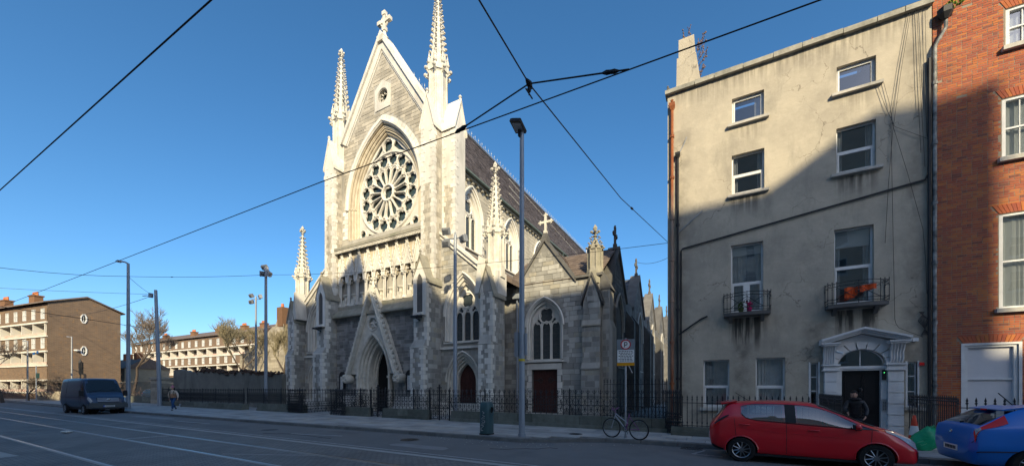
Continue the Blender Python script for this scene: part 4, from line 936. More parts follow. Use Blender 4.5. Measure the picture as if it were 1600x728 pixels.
# cross gables
for i, gc in enumerate((24.8, 32.0, 38.8, 45.8, 52.6)):
    hw = 2.35; FG = SF(XR)
    m = MB(); plate(m, [[(gc - hw, .1), (gc + hw, .1), (gc + hw, 7.9), (gc, 10.75), (gc - hw, 7.9)], archloop(gc, 1.05, 3.2, 5.6, 2.0, 7)], FG, 0, .5)
    gw_ = m.build('side_gable', darkst, church)
    mm = MB(); masonry(mm, gc - hw, gc + hw, .6, 10.5, FG, 0, lambda y, z: not inarch(y, z, gc, 1.35, 2.9, 5.6, 2.4) and (z < 7.8 or abs(y - gc) < hw * (10.6 - z) / 2.85 - .1), 50 + i, (.28, .4), (.5, .9), .02)
    stuff(mm.build('stonework', darkst, gw_))
    gwindow(FG, gc, .95, 3.2, 5.6, 1.9, 0, church, order=2, ow=.25, depth=.2, mat=sillm)
    m = MB()
    for t in (-1, 1):
        q = [(gc + t * (hw + .12), 7.65), (gc, 10.65), (gc, 10.95), (gc + t * (hw + .12), 7.95)]; x0_ = XR + .12 + .002 * t; m.hexa([(x0_, y, z) for y, z in q] + [(XR - .65, y, z) for y, z in q])
        for b0, b1, bz in ((0, .45, 7.6),): y0, y1 = sorted((gc + t * hw, gc + t * (hw + .5))); m.box(XR - .3, XR + .55, y0, y1, .1, 6.4); m.hexa([(XR - .3, y0, 6.4), (XR + .55, y0, 6.4), (XR + .55, y1, 6.4), (XR - .3, y1, 6.4), (XR - .3, y0, 7.5), (XR - .2, y0, 7.5), (XR - .2, y1, 7.5), (XR - .3, y1, 7.5)])
    m.build('gable_coping', darkst, church)
    cross(XR - .2, gc, 10.95, .95, 'y', mat=darkst)
    if i: 
        for t in (-1, 1): slope('cross_roof', (XR - .5, gc + t * hw, 7.95), (-12.5, gc + t * hw, 7.95), (XR - .5, gc, 10.7), (-12.5, gc, 10.7), M('blue_slate', (.09, .10, .12), isl=[G_(1.), G_(.8), G_(1.2)], rough=.6) if i == 1 and t == -1 else bpy.data.materials['blue_slate'], 8, church, 7, .5)
m = MB(); m.box(XR - .5, XR - .02, YC + .3, 55, .1, 7.9); m.build('side_wall', darkst, church)
# corner buttress with pinnacle
m = MB(); bx0, bx1 = -6.72, -5.68
m.box(bx0, bx1, 20.35, 21.4, .1, 2.9); m.box(bx0 + .02, bx1 - .02, 20.5, 21.4, 2.9, 5.3); m.box(bx0 + .04, bx1 - .04, 20.62, 21.4, 5.3, 6.6)
for z, v0, v1 in ((2.9, 20.35, 20.5), (5.3, 20.5, 20.62)): m.hexa([(bx0, v0, z), (bx1, v0, z), (bx1, v1, z), (bx0, v1, z), (bx0, v1 - .01, z + .3), (bx1, v1 - .01, z + .3), (bx1, v1, z + .3), (bx0, v1, z + .3)])
xc = (bx0 + bx1) / 2; m.add([(bx0 + .04, 20.62, 6.6), (bx1 - .04, 20.62, 6.6), (xc, 20.62, 8.1), (bx0 + .04, 21.4, 6.6), (bx1 - .04, 21.4, 6.6), (xc, 21.4, 8.1)], [(0, 1, 2), (0, 2, 5, 3), (1, 4, 5, 2)])
m.box(bx1 - .02, bx1 + .55, 20.95, 21.9, .1, 5.2); m.box(bx1 - .01, bx1 + .4, 21.0, 21.85, 5.2, 7.4)
m.hexa([(bx1 - .02, 20.95, 5.2), (bx1 + .55, 20.95, 5.2), (bx1 + .55, 21.9, 5.2), (bx1 - .02, 21.9, 5.2), (bx1 - .02, 20.95, 5.6), (bx1 + .4, 20.95, 5.6), (bx1 + .4, 21.9, 5.6), (bx1 - .02, 21.9, 5.6)])
cb = m.build('buttress', rubback, church)
mm = MB()
for z0, z1, v in ((.5, 2.85, 20.35), (3.2, 5.25, 20.5), (5.6, 6.6, 20.62)): masonry(mm, bx0 + .02, bx1 - .02, z0, z1, F0, v, lambda x, z: True, int(z0 * 9), (.27, .36), (.32, .6), .018)
for z0, z1, v in ((.5, 5.0, 20.95), (5.6, 7.2, 21.0)): masonry(mm, bx1 + .02, bx1 + .38, z0, z1, F0, v, lambda x, z: True, int(z0 * 9), (.27, .36), (.32, .6), .018)
for k in range(4): masonry(mm, xc - .45 + .1 * k, xc + .45 - .1 * k, 6.62 + .3 * k, 6.92 + .3 * k, F0, 20.62, lambda x, z: abs(x - xc) < .46 * (8.0 - z) / 1.4, 5 + k, (.28, .3), (.25, .4), .018)
mm.box(bx0 - .03, bx1 + .03, 20.28, 20.4, 2.82, 2.9); mm.box(bx0 - .03, bx1 + .03, 20.42, 20.52, 5.22, 5.3)
stuff(mm.build('stonework', rublow, cb))
m = MB()
for t in (-1, 1): q = [(xc + t * .62, 6.45), (xc, 8.08), (xc, 8.25), (xc + t * .62, 6.62)]; va = 20.52 + .002 * t; m.hexa([(x, va, z) for x, z in q] + [(x, 21.4, z) for x, z in q])
m.hexa([(bx1 - .1, 20.95, 7.3), (bx1 + .5, 20.95, 7.3), (bx1 + .5, 21.95, 7.3), (bx1 - .1, 21.95, 7.3), (bx1 - .1, 20.95, 8.3), (bx1, 20.95, 8.3), (bx1, 21.95, 8.3), (bx1 - .1, 21.95, 8.3)])
m.build('gablet_roof', darkst, cb)
spire((xc, 21.3), 8.2, .40, 9.65, 11.15, 'pinnacle', False, 3, mat=weather)
# notice boards beside the portal
for x, lb in ((-24.2, 'slim pointed black notice board with white sheet left of the church portal'), (-17.6, 'slim pointed black notice board with white sheet right of the church portal')):
    t = thing('notice_board', lb, 'notice board', (x, 18.3, 2.0), 'notice boards by the church portal')
    m = MB(); plate(m, [archloop(x, .25, 1.55, 2.65, .3, 4), [(x - .17, 1.65), (x + .17, 1.65), (x + .17, 2.6), (x - .17, 2.6)]], F0, 18.26, 18.44); m.build('frame', ironb, t)
    m = MB(); m.box(x - .18, x + .18, 18.3, 18.32, 1.64, 2.61); m.build('sheet', whitep, t)
    m = MB()
    for i in range(9): m.box(x - .12, x + random.Random(i).uniform(.02, .13), 18.296, 18.3, 1.74 + i * .09, 1.755 + i * .09)
    m.build('print', ironb, t)
# ------------------------------------------------------------------ grey rendered house
VH = 18.0; H0, H1 = -1.97, 6.33
gh = thing('terraced_house', 'four storey terraced house in stained grey cement render with a white pedimented doorcase', 'house', (2.2, VH, .1))
wins = dict(a=(.5, 1.6, 12.63, 13.68), b=(.49, 1.61, 9.72, 11.35), c=(3.84, 4.93, 12.66, 13.64), d=(3.83, 4.93, 9.69, 11.37), e=(3.77, 4.87, 4.85, 7.65), f=(.46, 1.57, 4.85, 7.66), g=(-.56, .4, .98, 2.98), h=(1.32, 2.29, .95, 3.0), i=(3.06, 3.3, 1.15, 2.75), j=(5.73, 5.98, 1.15, 2.71))
rect = lambda a, b, c, d: [(a, c), (b, c), (b, d), (a, d)]
m = MB(); plate(m, [rect(H0, H1, .0, 14.7)] + [rect(*v) for v in wins.values()] + [[(3.94, .02), (5.08, .02), (5.08, 2.5)] + [(4.51 + .62 * math.cos(PI * i / 12), 2.75 + .5 * math.sin(PI * i / 12)) for i in range(13)] + [(3.94, 2.5)]], F0, VH, VH + .24)
m.box(H0, H0 + .3, VH + .3, VH + 10, 0, 14.6); hw_ = m.build('front_wall', render_, gh)
m = MB(); m.box(H0 + .32, H1, VH + 1.6, VH + 9.8, 0, 14.2); m.build('rooms', M('room_wall', (.3, .28, .26)), gh)
m = MB()
for z in (.6, 3.7, 8.5, 12.0, 14.3): m.box(H0 + .3, H1, VH + .25, VH + 1.6, z, z + .1)
m.build('floors', interior, gh)
# parapet coping
m = MB(); x = H0 - .1; rg = random.Random(2)
while x < H1 - .1:
    l = rg.uniform(.7, 1.2); a, b = x, min(x + l, H1 + .02); m.box(a + .01, b - .01, VH - .16, VH + .35, 14.7 + rg.uniform(0, .02), 14.88 + rg.uniform(0, .03)); x += l
m.box(H0 - .05, H1, VH - .05, VH + .3, 14.86, 14.94); m.build('parapet_coping', roofs, gh)
m = MB(); m.hexa([(-1.62, VH + .02, 14.9), (-.66, VH + .02, 14.9), (-.66, VH + 1.1, 14.9), (-1.62, VH + 1.1, 14.9), (-1.6, VH + .05, 16.25), (-.84, VH + .05, 16.25), (-.84, VH + 1.1, 16.25), (-1.6, VH + 1.1, 16.25)])
m.hexa([(-1.53, VH + .07, 16.25), (-.86, VH + .07, 16.25), (-.86, VH + 1.05, 16.25), (-1.53, VH + 1.05, 16.25), (-1.53, VH + .07, 17.05), (-.92, VH + .07, 17.05), (-.92, VH + 1.05, 17.05), (-1.53, VH + 1.05, 17.05)]); m.build('chimney', render_, gh)
def upvc(k, split, kind='sash', curt=0, gmat=None):
    a, b, c, d = wins[k]; y = VH + .15; t = .055
    m = MB()
    for q in ((a, a + t, c, d), (b - t, b, c, d), (a + t, b - t, c, c + t), (a + t, b - t, d - t, d)): m.box(q[0], q[1], y, y + .06, q[2], q[3])
    if split: zs = c + (d - c) * split; m.box(a + t, b - t, y - .02, y + .06, zs - .035, zs + .035)
    if kind == 'french': x = (a + b) / 2; m.box(x - .06, x + .06, y - .015, y + .05, c + t, zs - .035)
    if kind in ('sash', 'french') and split:      # lower light has its own frame
        xs = (a + t, b - t) if kind == 'sash' else None
        for x0, x1 in ([(a + t, b - t)] if kind == 'sash' else [(a + t, (a + b) / 2 - .06), ((a + b) / 2 + .06, b - t)]):
            m.box(x0, x0 + .05, y - .02, y + .05, c + t, zs - .036); m.box(x1 - .05, x1, y - .02, y + .05, c + t, zs - .036); m.box(x0 + .05, x1 - .05, y - .02, y + .05, c + t, c + t + .06); m.box(x0 + .05, x1 - .05, y - .02, y + .05, zs - .08, zs - .036)
    if not split: m.box(a + t, a + t + .05, y - .02, y + .05, c + t, d - t); m.box(b - t - .05, b - t, y - .02, y + .05, c + t, d - t); m.box(a + .1, b - .1, y - .02, y + .05, c + t, c + t + .05); m.box(a + .1, b - .1, y - .02, y + .05, d - t - .05, d - t)
    o = m.build('window', whitep, gh)
    m = MB(); m.add([(a + t, y + .03, c + t), (b - t, y + .03, c + t), (b - t, y + .03, d - t), (a + t, y + .03, d - t)], [(0, 1, 2, 3)]); m.build('pane', pane, o)
    if curt:
        rg = random.Random(ord(k)); m = MB(); yy = y + .16; spans = {1: [(a, b)], 2: [(a, a + .22), (b - .22, b)], 3: [(a + .75, b)], 4: [(b - .3, b)]}[curt]
        for x0, x1 in spans:
            n = int((x1 - x0) / .035) + 2; P_ = [(x0 + (x1 - x0) * i / n, yy + rg.uniform(-.02, .03)) for i in range(n + 1)]
            m.add([(x, v, c - .05) for x, v in P_] + [(x, v, d + .05) for x, v in P_], [(i, i + 1, n + 2 + i, n + 1 + i) for i in range(n)])
        m.build('curtain', curtain, o, norm=False)
    return o
upvc('a', 0, curt=4); upvc('b', .5, curt=2); upvc('c', 0); upvc('d', .48, curt=2)
we = upvc('e', .5, curt=2); m = MB(); m.box(3.83, 4.81, VH + .26, VH + .27, 7.0, 7.6); m.build('roller_blind', blind, we)
wf = upvc('f', .44, 'french', 1); m = MB(); m.box(.52, 1.51, VH + .25, VH + .26, 7.25, 7.6); m.build('roller_blind', blind, wf)
upvc('g', .45, curt=1); upvc('h', .45, curt=1)
for k in 'ij':      # side lights of the doorway
    a, b, c, d = wins[k]; m = MB(); y = VH + .08
    for q in ((a, a + .04, c, d), (b - .04, b, c, d), (a + .04, b - .04, c, c + .05), (a + .04, b - .04, d - .04, d), (a + .04, b - .04, c + .52, c + .56), (a + .04, b - .04, c + 1.05, c + 1.09)): m.box(q[0], q[1], y, y + .05, q[2], q[3])
    m.box(a - .045, a, VH - .015, VH + .1, c, d + .03); m.box(b, b + .045, VH - .015, VH + .1, c, d + .03)
    o = m.build('side_light', whited, gh); m = MB(); m.add([(a, y + .02, c), (b, y + .02, c), (b, y + .02, d), (a, y + .02, d)], [(0, 1, 2, 3)]); m.build('pane', pane, o)
for k, (e, up) in dict(a=(.16, 0), b=(.14, 0), c=(.16, 0), d=(.16, 0), g=(.12, 0), h=(.12, 0)).items():
    a, b, c, d = wins[k]; m = MB(); m.hexa([(a - e, VH - .14, c - .12), (b + e, VH - .14, c - .12), (b + e, VH + .15, c - .12), (a - e, VH + .15, c - .12), (a - e, VH - .14, c - .02), (b + e, VH - .14, c - .02), (b + e, VH + .15, c + .01), (a - e, VH + .15, c + .01)]); m.build('window_sill', sillm, gh)
m = MB(); m.box(2.9, 3.42, VH - .1, VH + .08, 1.05, 1.15); m.build('window_sill', sillm, gh); m = MB(); m.box(5.64, 6.18, VH - .1, VH + .08, 1.05, 1.15); m.build('window_sill', sillm, gh)
# iron balconies
def balcony(x0, x1, z, lab):
    t = gh; m = MB(); ya = VH - .42; cx = (x0 + x1) / 2; N = 14
    cv = [(x0 + (x1 - x0) * i / N, ya - .12 * math.sin(PI * i / N)) for i in range(N + 1)]
    lp = [(x0, VH)] + cv + [(x1, VH)]
    plate(m, [[(p[0], p[1]) for p in lp]], lambda a, b, d: (a, b, d), z - .13, z); plate(m, [[(p[0], p[1]) for p in lp]], lambda a, b, d: (a, b, d), z, z - .01)
    b = m.build('balcony', darkst, t)
    m = MB(); H = .72; pts = [(x0, VH - .02)] + cv + [(x1, VH - .02)]
    for h in (.06, .16, .6, H): m.tube([(x, y, z + h + (.05 * math.sin(PI * max(0, i - 1) / N) if h > .5 else 0)) for i, (x, y) in enumerate(pts)], .014, 4)
    for i, (x, y) in enumerate(pts):
        if i in (0, 1, 2, 3, N - 1, N, N + 1, N + 2) or i == N // 2 + 1: m.tube([(x, y, z), (x, y, z + H + .05)], .012, 4); m.ball((x, y, z + H * .25), .025, 5, 3); m.ball((x, y, z + H * .75), .025, 5, 3); m.ball((x, y, z + H + .06), .022, 5, 3)
    for a, b_ in ((3, N // 2 + 1), (N // 2 + 1, N - 1)):   # crossed bars with rings
        pa, pb = pts[a], pts[b_]; m.tube([(pa[0], pa[1], z + .16), ((pa[0] + pb[0]) / 2, (pa[1] + pb[1]) / 2, z + .4), (pb[0], pb[1], z + .6)], .013, 4); m.tube([(pa[0], pa[1], z + .6), ((pa[0] + pb[0]) / 2, (pa[1] + pb[1]) / 2, z + .36), (pb[0], pb[1], z + .16)], .013, 4)
    for i in (1, 2, 3, 7, 9, N - 1, N): 
        x, y = pts[i]; m.tube([(x + .045 + .04 * math.cos(a / 8 * 2 * PI), y - .005, z + .68 + .035 * math.sin(a / 8 * 2 * PI)) for a in range(8)], .008, 3, closed=True)
    xm, ym = pts[N // 2 + 1]; m.tube([(xm + .09 * math.cos(a / 10 * 2 * PI), ym - .01, z + .4 + .09 * math.sin(a / 10 * 2 * PI)) for a in range(10)], .012, 4, closed=True); m.ball((xm, ym, z + .4), .045, 6, 4)
    m.build('balcony_railing', iron, b)
    m = MB()
    for x in (x0 + .25, x1 - .25): m.hexa([(x - .06, VH - .3, z - .13), (x + .06, VH - .3, z - .13), (x + .06, VH, z - .36), (x - .06, VH, z - .36), (x - .06, VH - .32, z - .12), (x + .06, VH - .32, z - .12), (x + .06, VH, z - .12), (x - .06, VH, z - .12)])
    m.build('bracket', darkst, b); return b
balcony(.2, 1.78, 4.82, 1); balcony(3.5, 5.15, 4.82, 2)
m = MB(); n = 12; P_ = [(3.95 + .86 * i / n, 17.53 - .04 * math.sin(i * 1.3)) for i in range(n + 1)]
top_ = [5.36 + .012 * math.sin(i * .9) + .007 * i for i in range(n + 1)]; bot = [4.93 + .012 * i + .18 * min(1, max(0, (i - 3) / 3)) - .02 * math.sin(i * 2.1) for i in range(n + 1)]
m.add([(P_[i][0], P_[i][1], bot[i]) for i in range(n + 1)] + [(P_[i][0], P_[i][1], top_[i]) for i in range(n + 1)], [(i, i + 1, n + 2 + i, n + 1 + i) for i in range(n)])
tag(m.build('orange_cloth', M('orange_cloth', (.8, .12, .03), (.6, .07, .02), rough=.9, bump=.3)), 'bright orange cloth draped behind the right balcony railing', 'cloth')
for (x, c_, lb) in ((1.08, (.6, .02, .15), 'small pink flower pot standing on the left balcony'), (.8, (.1, .14, .03), 'small olive green plant pot standing on the left balcony')):
    m = MB(); m.lathe((x, 17.65, 4.83), [(.07, 0), (.1, .16), (.1, .18)], 8)
    rg = random.Random(int(x * 9))
    for i in range(12): m.ball((x + rg.uniform(-.1, .1), 17.62 + rg.uniform(-.05, .05), 5.1 + rg.uniform(-.06, .14)), rg.uniform(.03, .05), 5, 3)
    tag(m.build('flower_pot', M('pot_' + str(int(x * 10)), c_)), lb, 'plant pot')
# doorcase
dcase = None
for x0, x1 in ((3.46, 3.82), (5.2, 5.6)):
    dc = MB()
    for i in range(6): dc.box(x0, x1, VH - .16 - .002 * (x0 > 4), VH + .02, .12 + i * .385, .12 + i * .385 + .36)
    dc.box(x0 + .03, x1 - .03, VH - .11, VH + .01, .11, 2.45)
    dc.box(x0 - .06, x1 + .06, VH - .22, VH + .01, 2.43, 2.49); dc.box(x0 - .03, x1 + .03, VH - .19, VH + .01, 2.49, 2.62); dc.box(x0 - .08, x1 + .08, VH - .25, VH + .01, 2.62, 2.68)
    if dcase is None: ln = MB(); ln.box(3.82, 5.2, VH - .05, VH + .2, 2.44, 2.5); ln.box(3.82, 5.2, VH - .09, VH + .2, 2.5, 2.6); dcase = ln.build('doorcase', whited, gh)
    dc.build('pilaster', whited, dcase)
for q in ((3.82, 3.98), (5.05, 5.2)): m = MB(); m.box(*q, VH - .03, VH + .2, .12, 2.44); m.build('door_jamb', whited, dcase)
for i in range(9):      # voussoir arch
    m = MB(); a0, a1 = PI * i / 9 + .02, PI * (i + 1) / 9 - .02; P4 = [(4.51 + r * math.cos(a) * (1 if 1 else 1), 2.68 + r * .8 * math.sin(a)) for r, a in ((.66, a0), (.66, (a0 + a1) / 2), (.66, a1), (.98, a1), (.98, (a0 + a1) / 2), (.98, a0))]
    if i in (0, 8): P4 = [(x, max(z, 2.69)) for x, z in P4]
    plate(m, [P4], F0, VH - .1 - (.02 if i == 4 else 0), VH + .05); m.build('arch_stone', whited, dcase)
for x0, x1 in ((3.42, 3.76), (5.24, 5.6)):
    m = MB()
    for j in range(5): xx = x0 + .03 + j * (x1 - x0 - .06) / 4; m.tube([(xx, VH - .08, 2.72), (xx, VH - .17, 2.85), (xx, VH - .15, 3.05), (xx, VH - .26, 3.24), (xx, VH - .3, 3.34)], .038, 6)
    m.box(x0 - .05, x1 + .06, VH - .42, VH + .01, 3.34, 3.4); m.box(x0 - .08, x1 + .1, VH - .46, VH + .01, 3.4, 3.45); m.build('console', whited, dcase, smooth=40)
m = MB()
for s, xe in ((-1, 3.32), (1, 5.73)):
    for o0, o1, yv in ((.0, .07, .3), (.07, .13, .38), (.13, .2, .46)):
        q = [(xe, 3.38 + o0), (4.52, 3.76 + o0), (4.52, 3.76 + o1), (xe - .0, 3.38 + o1)]; va = VH - yv + .002 * s; m.hexa([(x, va, z) for x, z in q] + [(x, VH, z) for x, z in q])
m.build('pediment', whited, dcase)
m = MB(); m.add([(3.5, VH - .06, 3.35), (5.55, VH - .06, 3.35), (4.52, VH - .06, 3.74)], [(0, 1, 2)]); plate(m, [[(3.45, 2.7)] + [(4.51 - .97 * math.cos(PI * i / 12), 2.7 + .77 * math.sin(PI * i / 12)) for i in range(13)] + [(5.57, 2.7), (5.57, 3.38), (4.52, 3.74), (3.45, 3.38)]], F0, VH - .05, VH + .02); m.build('tympanum', whited, dcase)
m = MB(); m.add([(4.51 + .66 * math.cos(PI * i / 12), VH + .1, 2.6 + .62 * math.sin(PI * i / 12)) for i in range(13)], [tuple(range(13))]); fl = m.build('fanlight', pane, dcase)
m = MB(); m.box(4.495, 4.525, VH + .06, VH + .1, 2.6, 3.2); m.tube([(4.51 + .64 * math.cos(PI * i / 12), VH + .07, 2.6 + .6 * math.sin(PI * i / 12)) for i in range(13)], .025, 4); m.build('fanlight_bar', whited, fl)
m = MB(); m.box(3.98, 5.05, VH + .12, VH + .17, .14, 2.44)
for x0 in (4.06, 4.56):
    for z0, z1 in ((.3, .85), (.95, 1.1), (1.2, 2.3)): m.box(x0, x0 + .42, VH + .1, VH + .12, z0, z1); m.box(x0 + .05, x0 + .37, VH + .085, VH + .1, z0 + .04, z1 - .04)
dr = m.build('door', blackdoor, gh)
m = MB(); m.ball((4.52, VH + .07, 1.75), .07, 8, 5); m.tube([(4.52, VH + .06, 1.68), (4.56, VH + .05, 1.6), (4.52, VH + .05, 1.53), (4.48, VH + .05, 1.6), (4.52, VH + .06, 1.68)], .015, 4); m.build('door_knocker', ironb, dr)
m = MB(); m.box(4.3, 4.74, VH + .08, VH + .1, 1.12, 1.17); m.build('letter_plate', ironb, dr)
m = MB(); m.box(5.07, 5.18, VH - .07, VH - .03, 1.0, 1.42); ip = m.build('intercom_panel', galvl, gh)
m = MB()
for i in range(6):
    for j in range(2): m.box(5.09 + j * .045, 5.12 + j * .045, VH - .075, VH - .07, 1.05 + i * .05, 1.075 + i * .05)
m.build('button', ironb, ip)
m = MB(); m.box(5.07, 5.17, VH - .08, VH - .03, 2.1, 2.45); eb = m.build('keypad', plast, gh)
m = MB(); m.ball((5.12, VH - .085, 2.35), .012, 6, 4); gl = M('green_led', (.05, .6, .1), bump=0); gl.node_tree.nodes['Principled BSDF'].inputs['Emission Color'].default_value = (.1, 1, .25, 1); gl.node_tree.nodes['Principled BSDF'].inputs['Emission Strength'].default_value = 2; m.build('led', gl, eb)
m = MB(); m.tube([(3.78, VH - .3, 3.12), (3.93, VH - .42, 3.05)], .045, 8); m.tube([(3.78, VH - .3, 3.12), (3.76, VH, 3.1)], .015, 5); m.build('security_camera', whitep, gh)
m = MB(); m.box(5.83, 5.97, VH - .14, VH, 3.4, 3.52); m.build('wall_lamp', whited, gh)
m = MB(); m.box(6.02, 6.14, VH - .06, VH, 2.58, 2.68); m.build('alarm_box', redlens, gh)
# pipes, cables and stays on the facade
def pipe(parent, name, pts, r, mat, n=8, collars=()):
    m = MB(); m.tube(pts, r, n)
    for z in collars: m.lathe((pts[0][0], pts[0][1], z), [(r * 1.5, -.05), (r * 1.5, .05)], n)
    return m.build(name, mat, parent, smooth=40)
p_ = pipe(gh, 'rain_pipe', [(-1.78, VH - .1, .2), (-1.78, VH - .1, 14.0)], .065, rust, collars=(2, 3.8, 5.6, 7.4, 9.2, 11.0, 12.8))
m = MB(); m.lathe((-1.78, VH - .12, 13.95), [(.07, 0), (.16, .14), (.17, .28)], 4, PI / 4); m.lathe((-1.78, VH - .12, 14.3), [(.04, 0), (.07, .08)], 6); m.build('hopper', rust, p_)
p_ = pipe(gh, 'rain_pipe', [(-1.55, VH - .09, .2), (-1.55, VH - .09, 11.85)], .05, ironb, collars=(2.2, 5.2, 8.9)); m = MB(); m.lathe((-1.55, VH - .11, 11.8), [(.06, 0), (.14, .12), (.14, .22)], 4, PI / 4); m.build('hopper', ironb, p_)
pipe(gh, 'waste_pipe', [(-1.55, VH - .08, 11.9), (-1.3, VH - .1, 12.35), (-1.2, VH - .1, 12.6)], .02, galvl)
pipe(gh, 'waste_pipe', [(-1.55, VH - .08, 4.1), (-.65, VH - .08, 4.72), (-.4, VH - .08, 4.82)], .035, ironb)
pipe(gh, 'waste_pipe', [(-1.55, VH - .08, 8.55), (-.6, VH - .08, 9.3)], .022, galvl)
pipe(gh, 'cable_conduit', [(-1.42, VH - .06, .6), (-1.42, VH - .06, 7.75), (-1.35, VH - .06, 7.84), (6.15, VH - .06, 8.86), (6.22, VH - .06, 9.0)], .032, ironb, 6)
m = MB(); rg = random.Random(4)
for (a, b) in (((5.75, 14.7), (5.3, 11.2)), ((5.8, 14.7), (5.35, 10.8)), ((5.3, 11.2), (5.4, 4.2)), ((5.35, 10.8), (5.15, 6.9)), ((4.95, 12.5), (5.4, 10.9)), ((5.4, 10.9), (6.25, 10.2)), ((5.1, 12.6), (5.35, 11)), ((5.32, 11.1), (6.1, 7.2)), ((6.1, 7.2), (6.2, 5)), ((5.95, 14.7), (6.15, 9.3)), ((6.05, 14.7), (6.2, 10.3)), ((5.9, 14.7), (6.05, 9.8)), ((6.15, 14.7), (6.22, 12)), ((5.4, 4.2), (5.5, 3.9)), ((5.5, 3.9), (6.1, 3.55))):
    mid = ((a[0] + b[0]) / 2 + rg.uniform(-.03, .03), (a[1] + b[1]) / 2); m.tube([(a[0], VH - .05, a[1]), (mid[0], VH - .06, mid[1]), (b[0], VH - .05, b[1])], .008, 3)
for i in range(8): m.tube([(6.0 + .02 * i, VH - .06, 4.4), (6.25 - .04 * i, VH - .1, 4.1), (6.05 + .03 * i, VH - .08, 3.6)], .01, 3)
m.build('loose_cables', ironb, gh)
# weeds growing on the chimney and a broken aerial
m = MB(); rg = random.Random(12)
for i in range(16):
    x, z = (-.75 + rg.uniform(-.08, .05), rg.uniform(15.1, 16.7)) if i < 12 else (-1.2 + rg.uniform(-.1, .1), 17.05); y = VH + .3; p = [(x, y, z)]
    for j in range(5): x += rg.uniform(-.02, .12) if i < 12 else rg.uniform(-.05, .05); z += rg.uniform(.05, .16); p.append((x, y + rg.uniform(-.1, .1), z)); m.ball(p[-1], rg.uniform(.02, .045), 4, 3)
    m.tube(p, .012, 3)
tag(m.build('chimney_weeds', twigr), 'dry brown weeds sprouting from the rendered chimney', 'weeds', kind='stuff')
m = MB()
for q in (((2.72, 18.2, 14.9), (2.78, 18.2, 15.15)), ((3.12, 18.2, 14.9), (3.16, 18.2, 15.2)), ((2.72, 18.2, 15.02), (3.2, 18.2, 15.08))): m.tube(q, .03, 4)
m.build('parapet_bracket', rust, gh)
m = MB(); m.lathe((-1.95, 17.9, 14.9), [(.02, 0), (.05, .04), (.04, .1)], 6); m.ball((-1.95, 17.88, 15.03), .045, 6, 4); m.ball((-1.93, 17.98, 14.97), .07, 6, 4, (1, 1.8, .8)); tag(m.build('pigeon', darkst), 'small dark pigeon perched at the left end of the grey parapet', 'pigeon')
m = MB(); m.box(4.9, 5.5, VH + .9, VH + 2, 14.2, 15.5); m.hexa([(5.5, VH + .6, 14.9), (6.5, VH + .6, 14.9), (6.5, VH + 3, 14.9), (5.5, VH + 3, 14.9), (5.7, VH + 1.2, 15.9), (6.5, VH + 1.2, 15.9), (6.5, VH + 2.2, 15.9), (5.7, VH + 2.2, 15.9)]); m.build('roof_hatch', ironb, gh)
# steps to the door
m = MB(); m.box(3.5, 5.5, 15.2, VH - .02, .0, .15); m.box(3.7, 5.3, 16.6, VH - .02, .15, .16); m.build('doorstep', conc, gh)
# ------------------------------------------------------------------ red brick house
bh = thing('terraced_house', 'red brick terraced house with sash windows at the right edge', 'house', (9, VH, .1))
bw = [(8.0, 9.05, 12.6, 13.8), (7.92, 9.05, 9.1, 10.98), (7.86, 9.05, 4.33, 7.33), (7.09, 8.27, 1.0, 3.2)]
B0, B1 = 6.36, 12.5; m = MB(); FY = VH + .02
plate(m, [rect(B0, B1, 0, 16)] + [rect(*v) for v in bw], F0, FY, FY + .25); bwall = m.build('front_wall', mortar, bh)
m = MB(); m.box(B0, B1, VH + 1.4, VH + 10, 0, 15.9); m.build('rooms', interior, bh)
rg = random.Random(17); bl = []; z = .35; k = 0
while z < 16:
    x = B0 - (.0 if k % 2 else .11)
    while x < 9.7:
        L_ = .215 if (k % 2 == 0 or True) else .1
        L_ = .212 if rg.random() > .25 else .1
        a, b = max(x, B0), x + L_; c, d = z, z + .059; x += L_ + .016
        if b - a < .04: continue
        def hit(a, b, c, d):
            for (w0, w1, y0, y1) in bw:
                if a < w1 + .02 and b > w0 - .02 and c < y1 + .02 and d > y0 - .02: return True
                fl = .28     # flat arch zone
                if c > y1 - .01 and d < y1 + .32 and b > w0 - .02 - (c - y1) * .6 and a < w1 + .02 + (c - y1) * .6: return True
            return False
        if hit(a, b, c, d):
            done = False
            for q in range(1, 4):
                if not hit(a, a + (b - a) * (1 - q * .25), c, d): b = a + (b - a) * (1 - q * .25); done = True; break
                if not hit(a + (b - a) * q * .25, b, c, d): a = a + (b - a) * q * .25; done = True; break
            if not done or b - a < .04: continue
        if rg.random() < .004 and z > 8: continue      # missing faces
        bl.append((a, b, c, d, FY - .006 + rg.uniform(-.003, .003)))
    z += .075; k += 1
def bpx(s): return (1 if s[2] > 1.3 and s[1] < 8.1 else 0) * (s[1] - s[0]) * (2 if 7.5 < s[2] < 13.2 else 1) * (1 + s[0] * .02)
bl.sort(key=bpx, reverse=True)
ub = MB(); ub.box(0, 1, 0, .08, 0, 1); um3 = None; rest = MB()
for i, (a, b, c, d, p) in enumerate(bl):
    if i < 296:
        if um3 is None: o = ub.build('brick', brickm, None); o.parent = bwall; um3 = o.data
        else: o = bpy.data.objects.new('brick', um3); col.objects.link(o); o.parent = bwall
        o.location = Vector((a, p, c)) - root_loc(bwall); o.scale = (b - a, 1, d - c)
    else: rest.box(a, b, p, p + .03, c, d)
stuff(rest.build('bricks', brickm, bwall))
m = MB()      # gauged flat arches
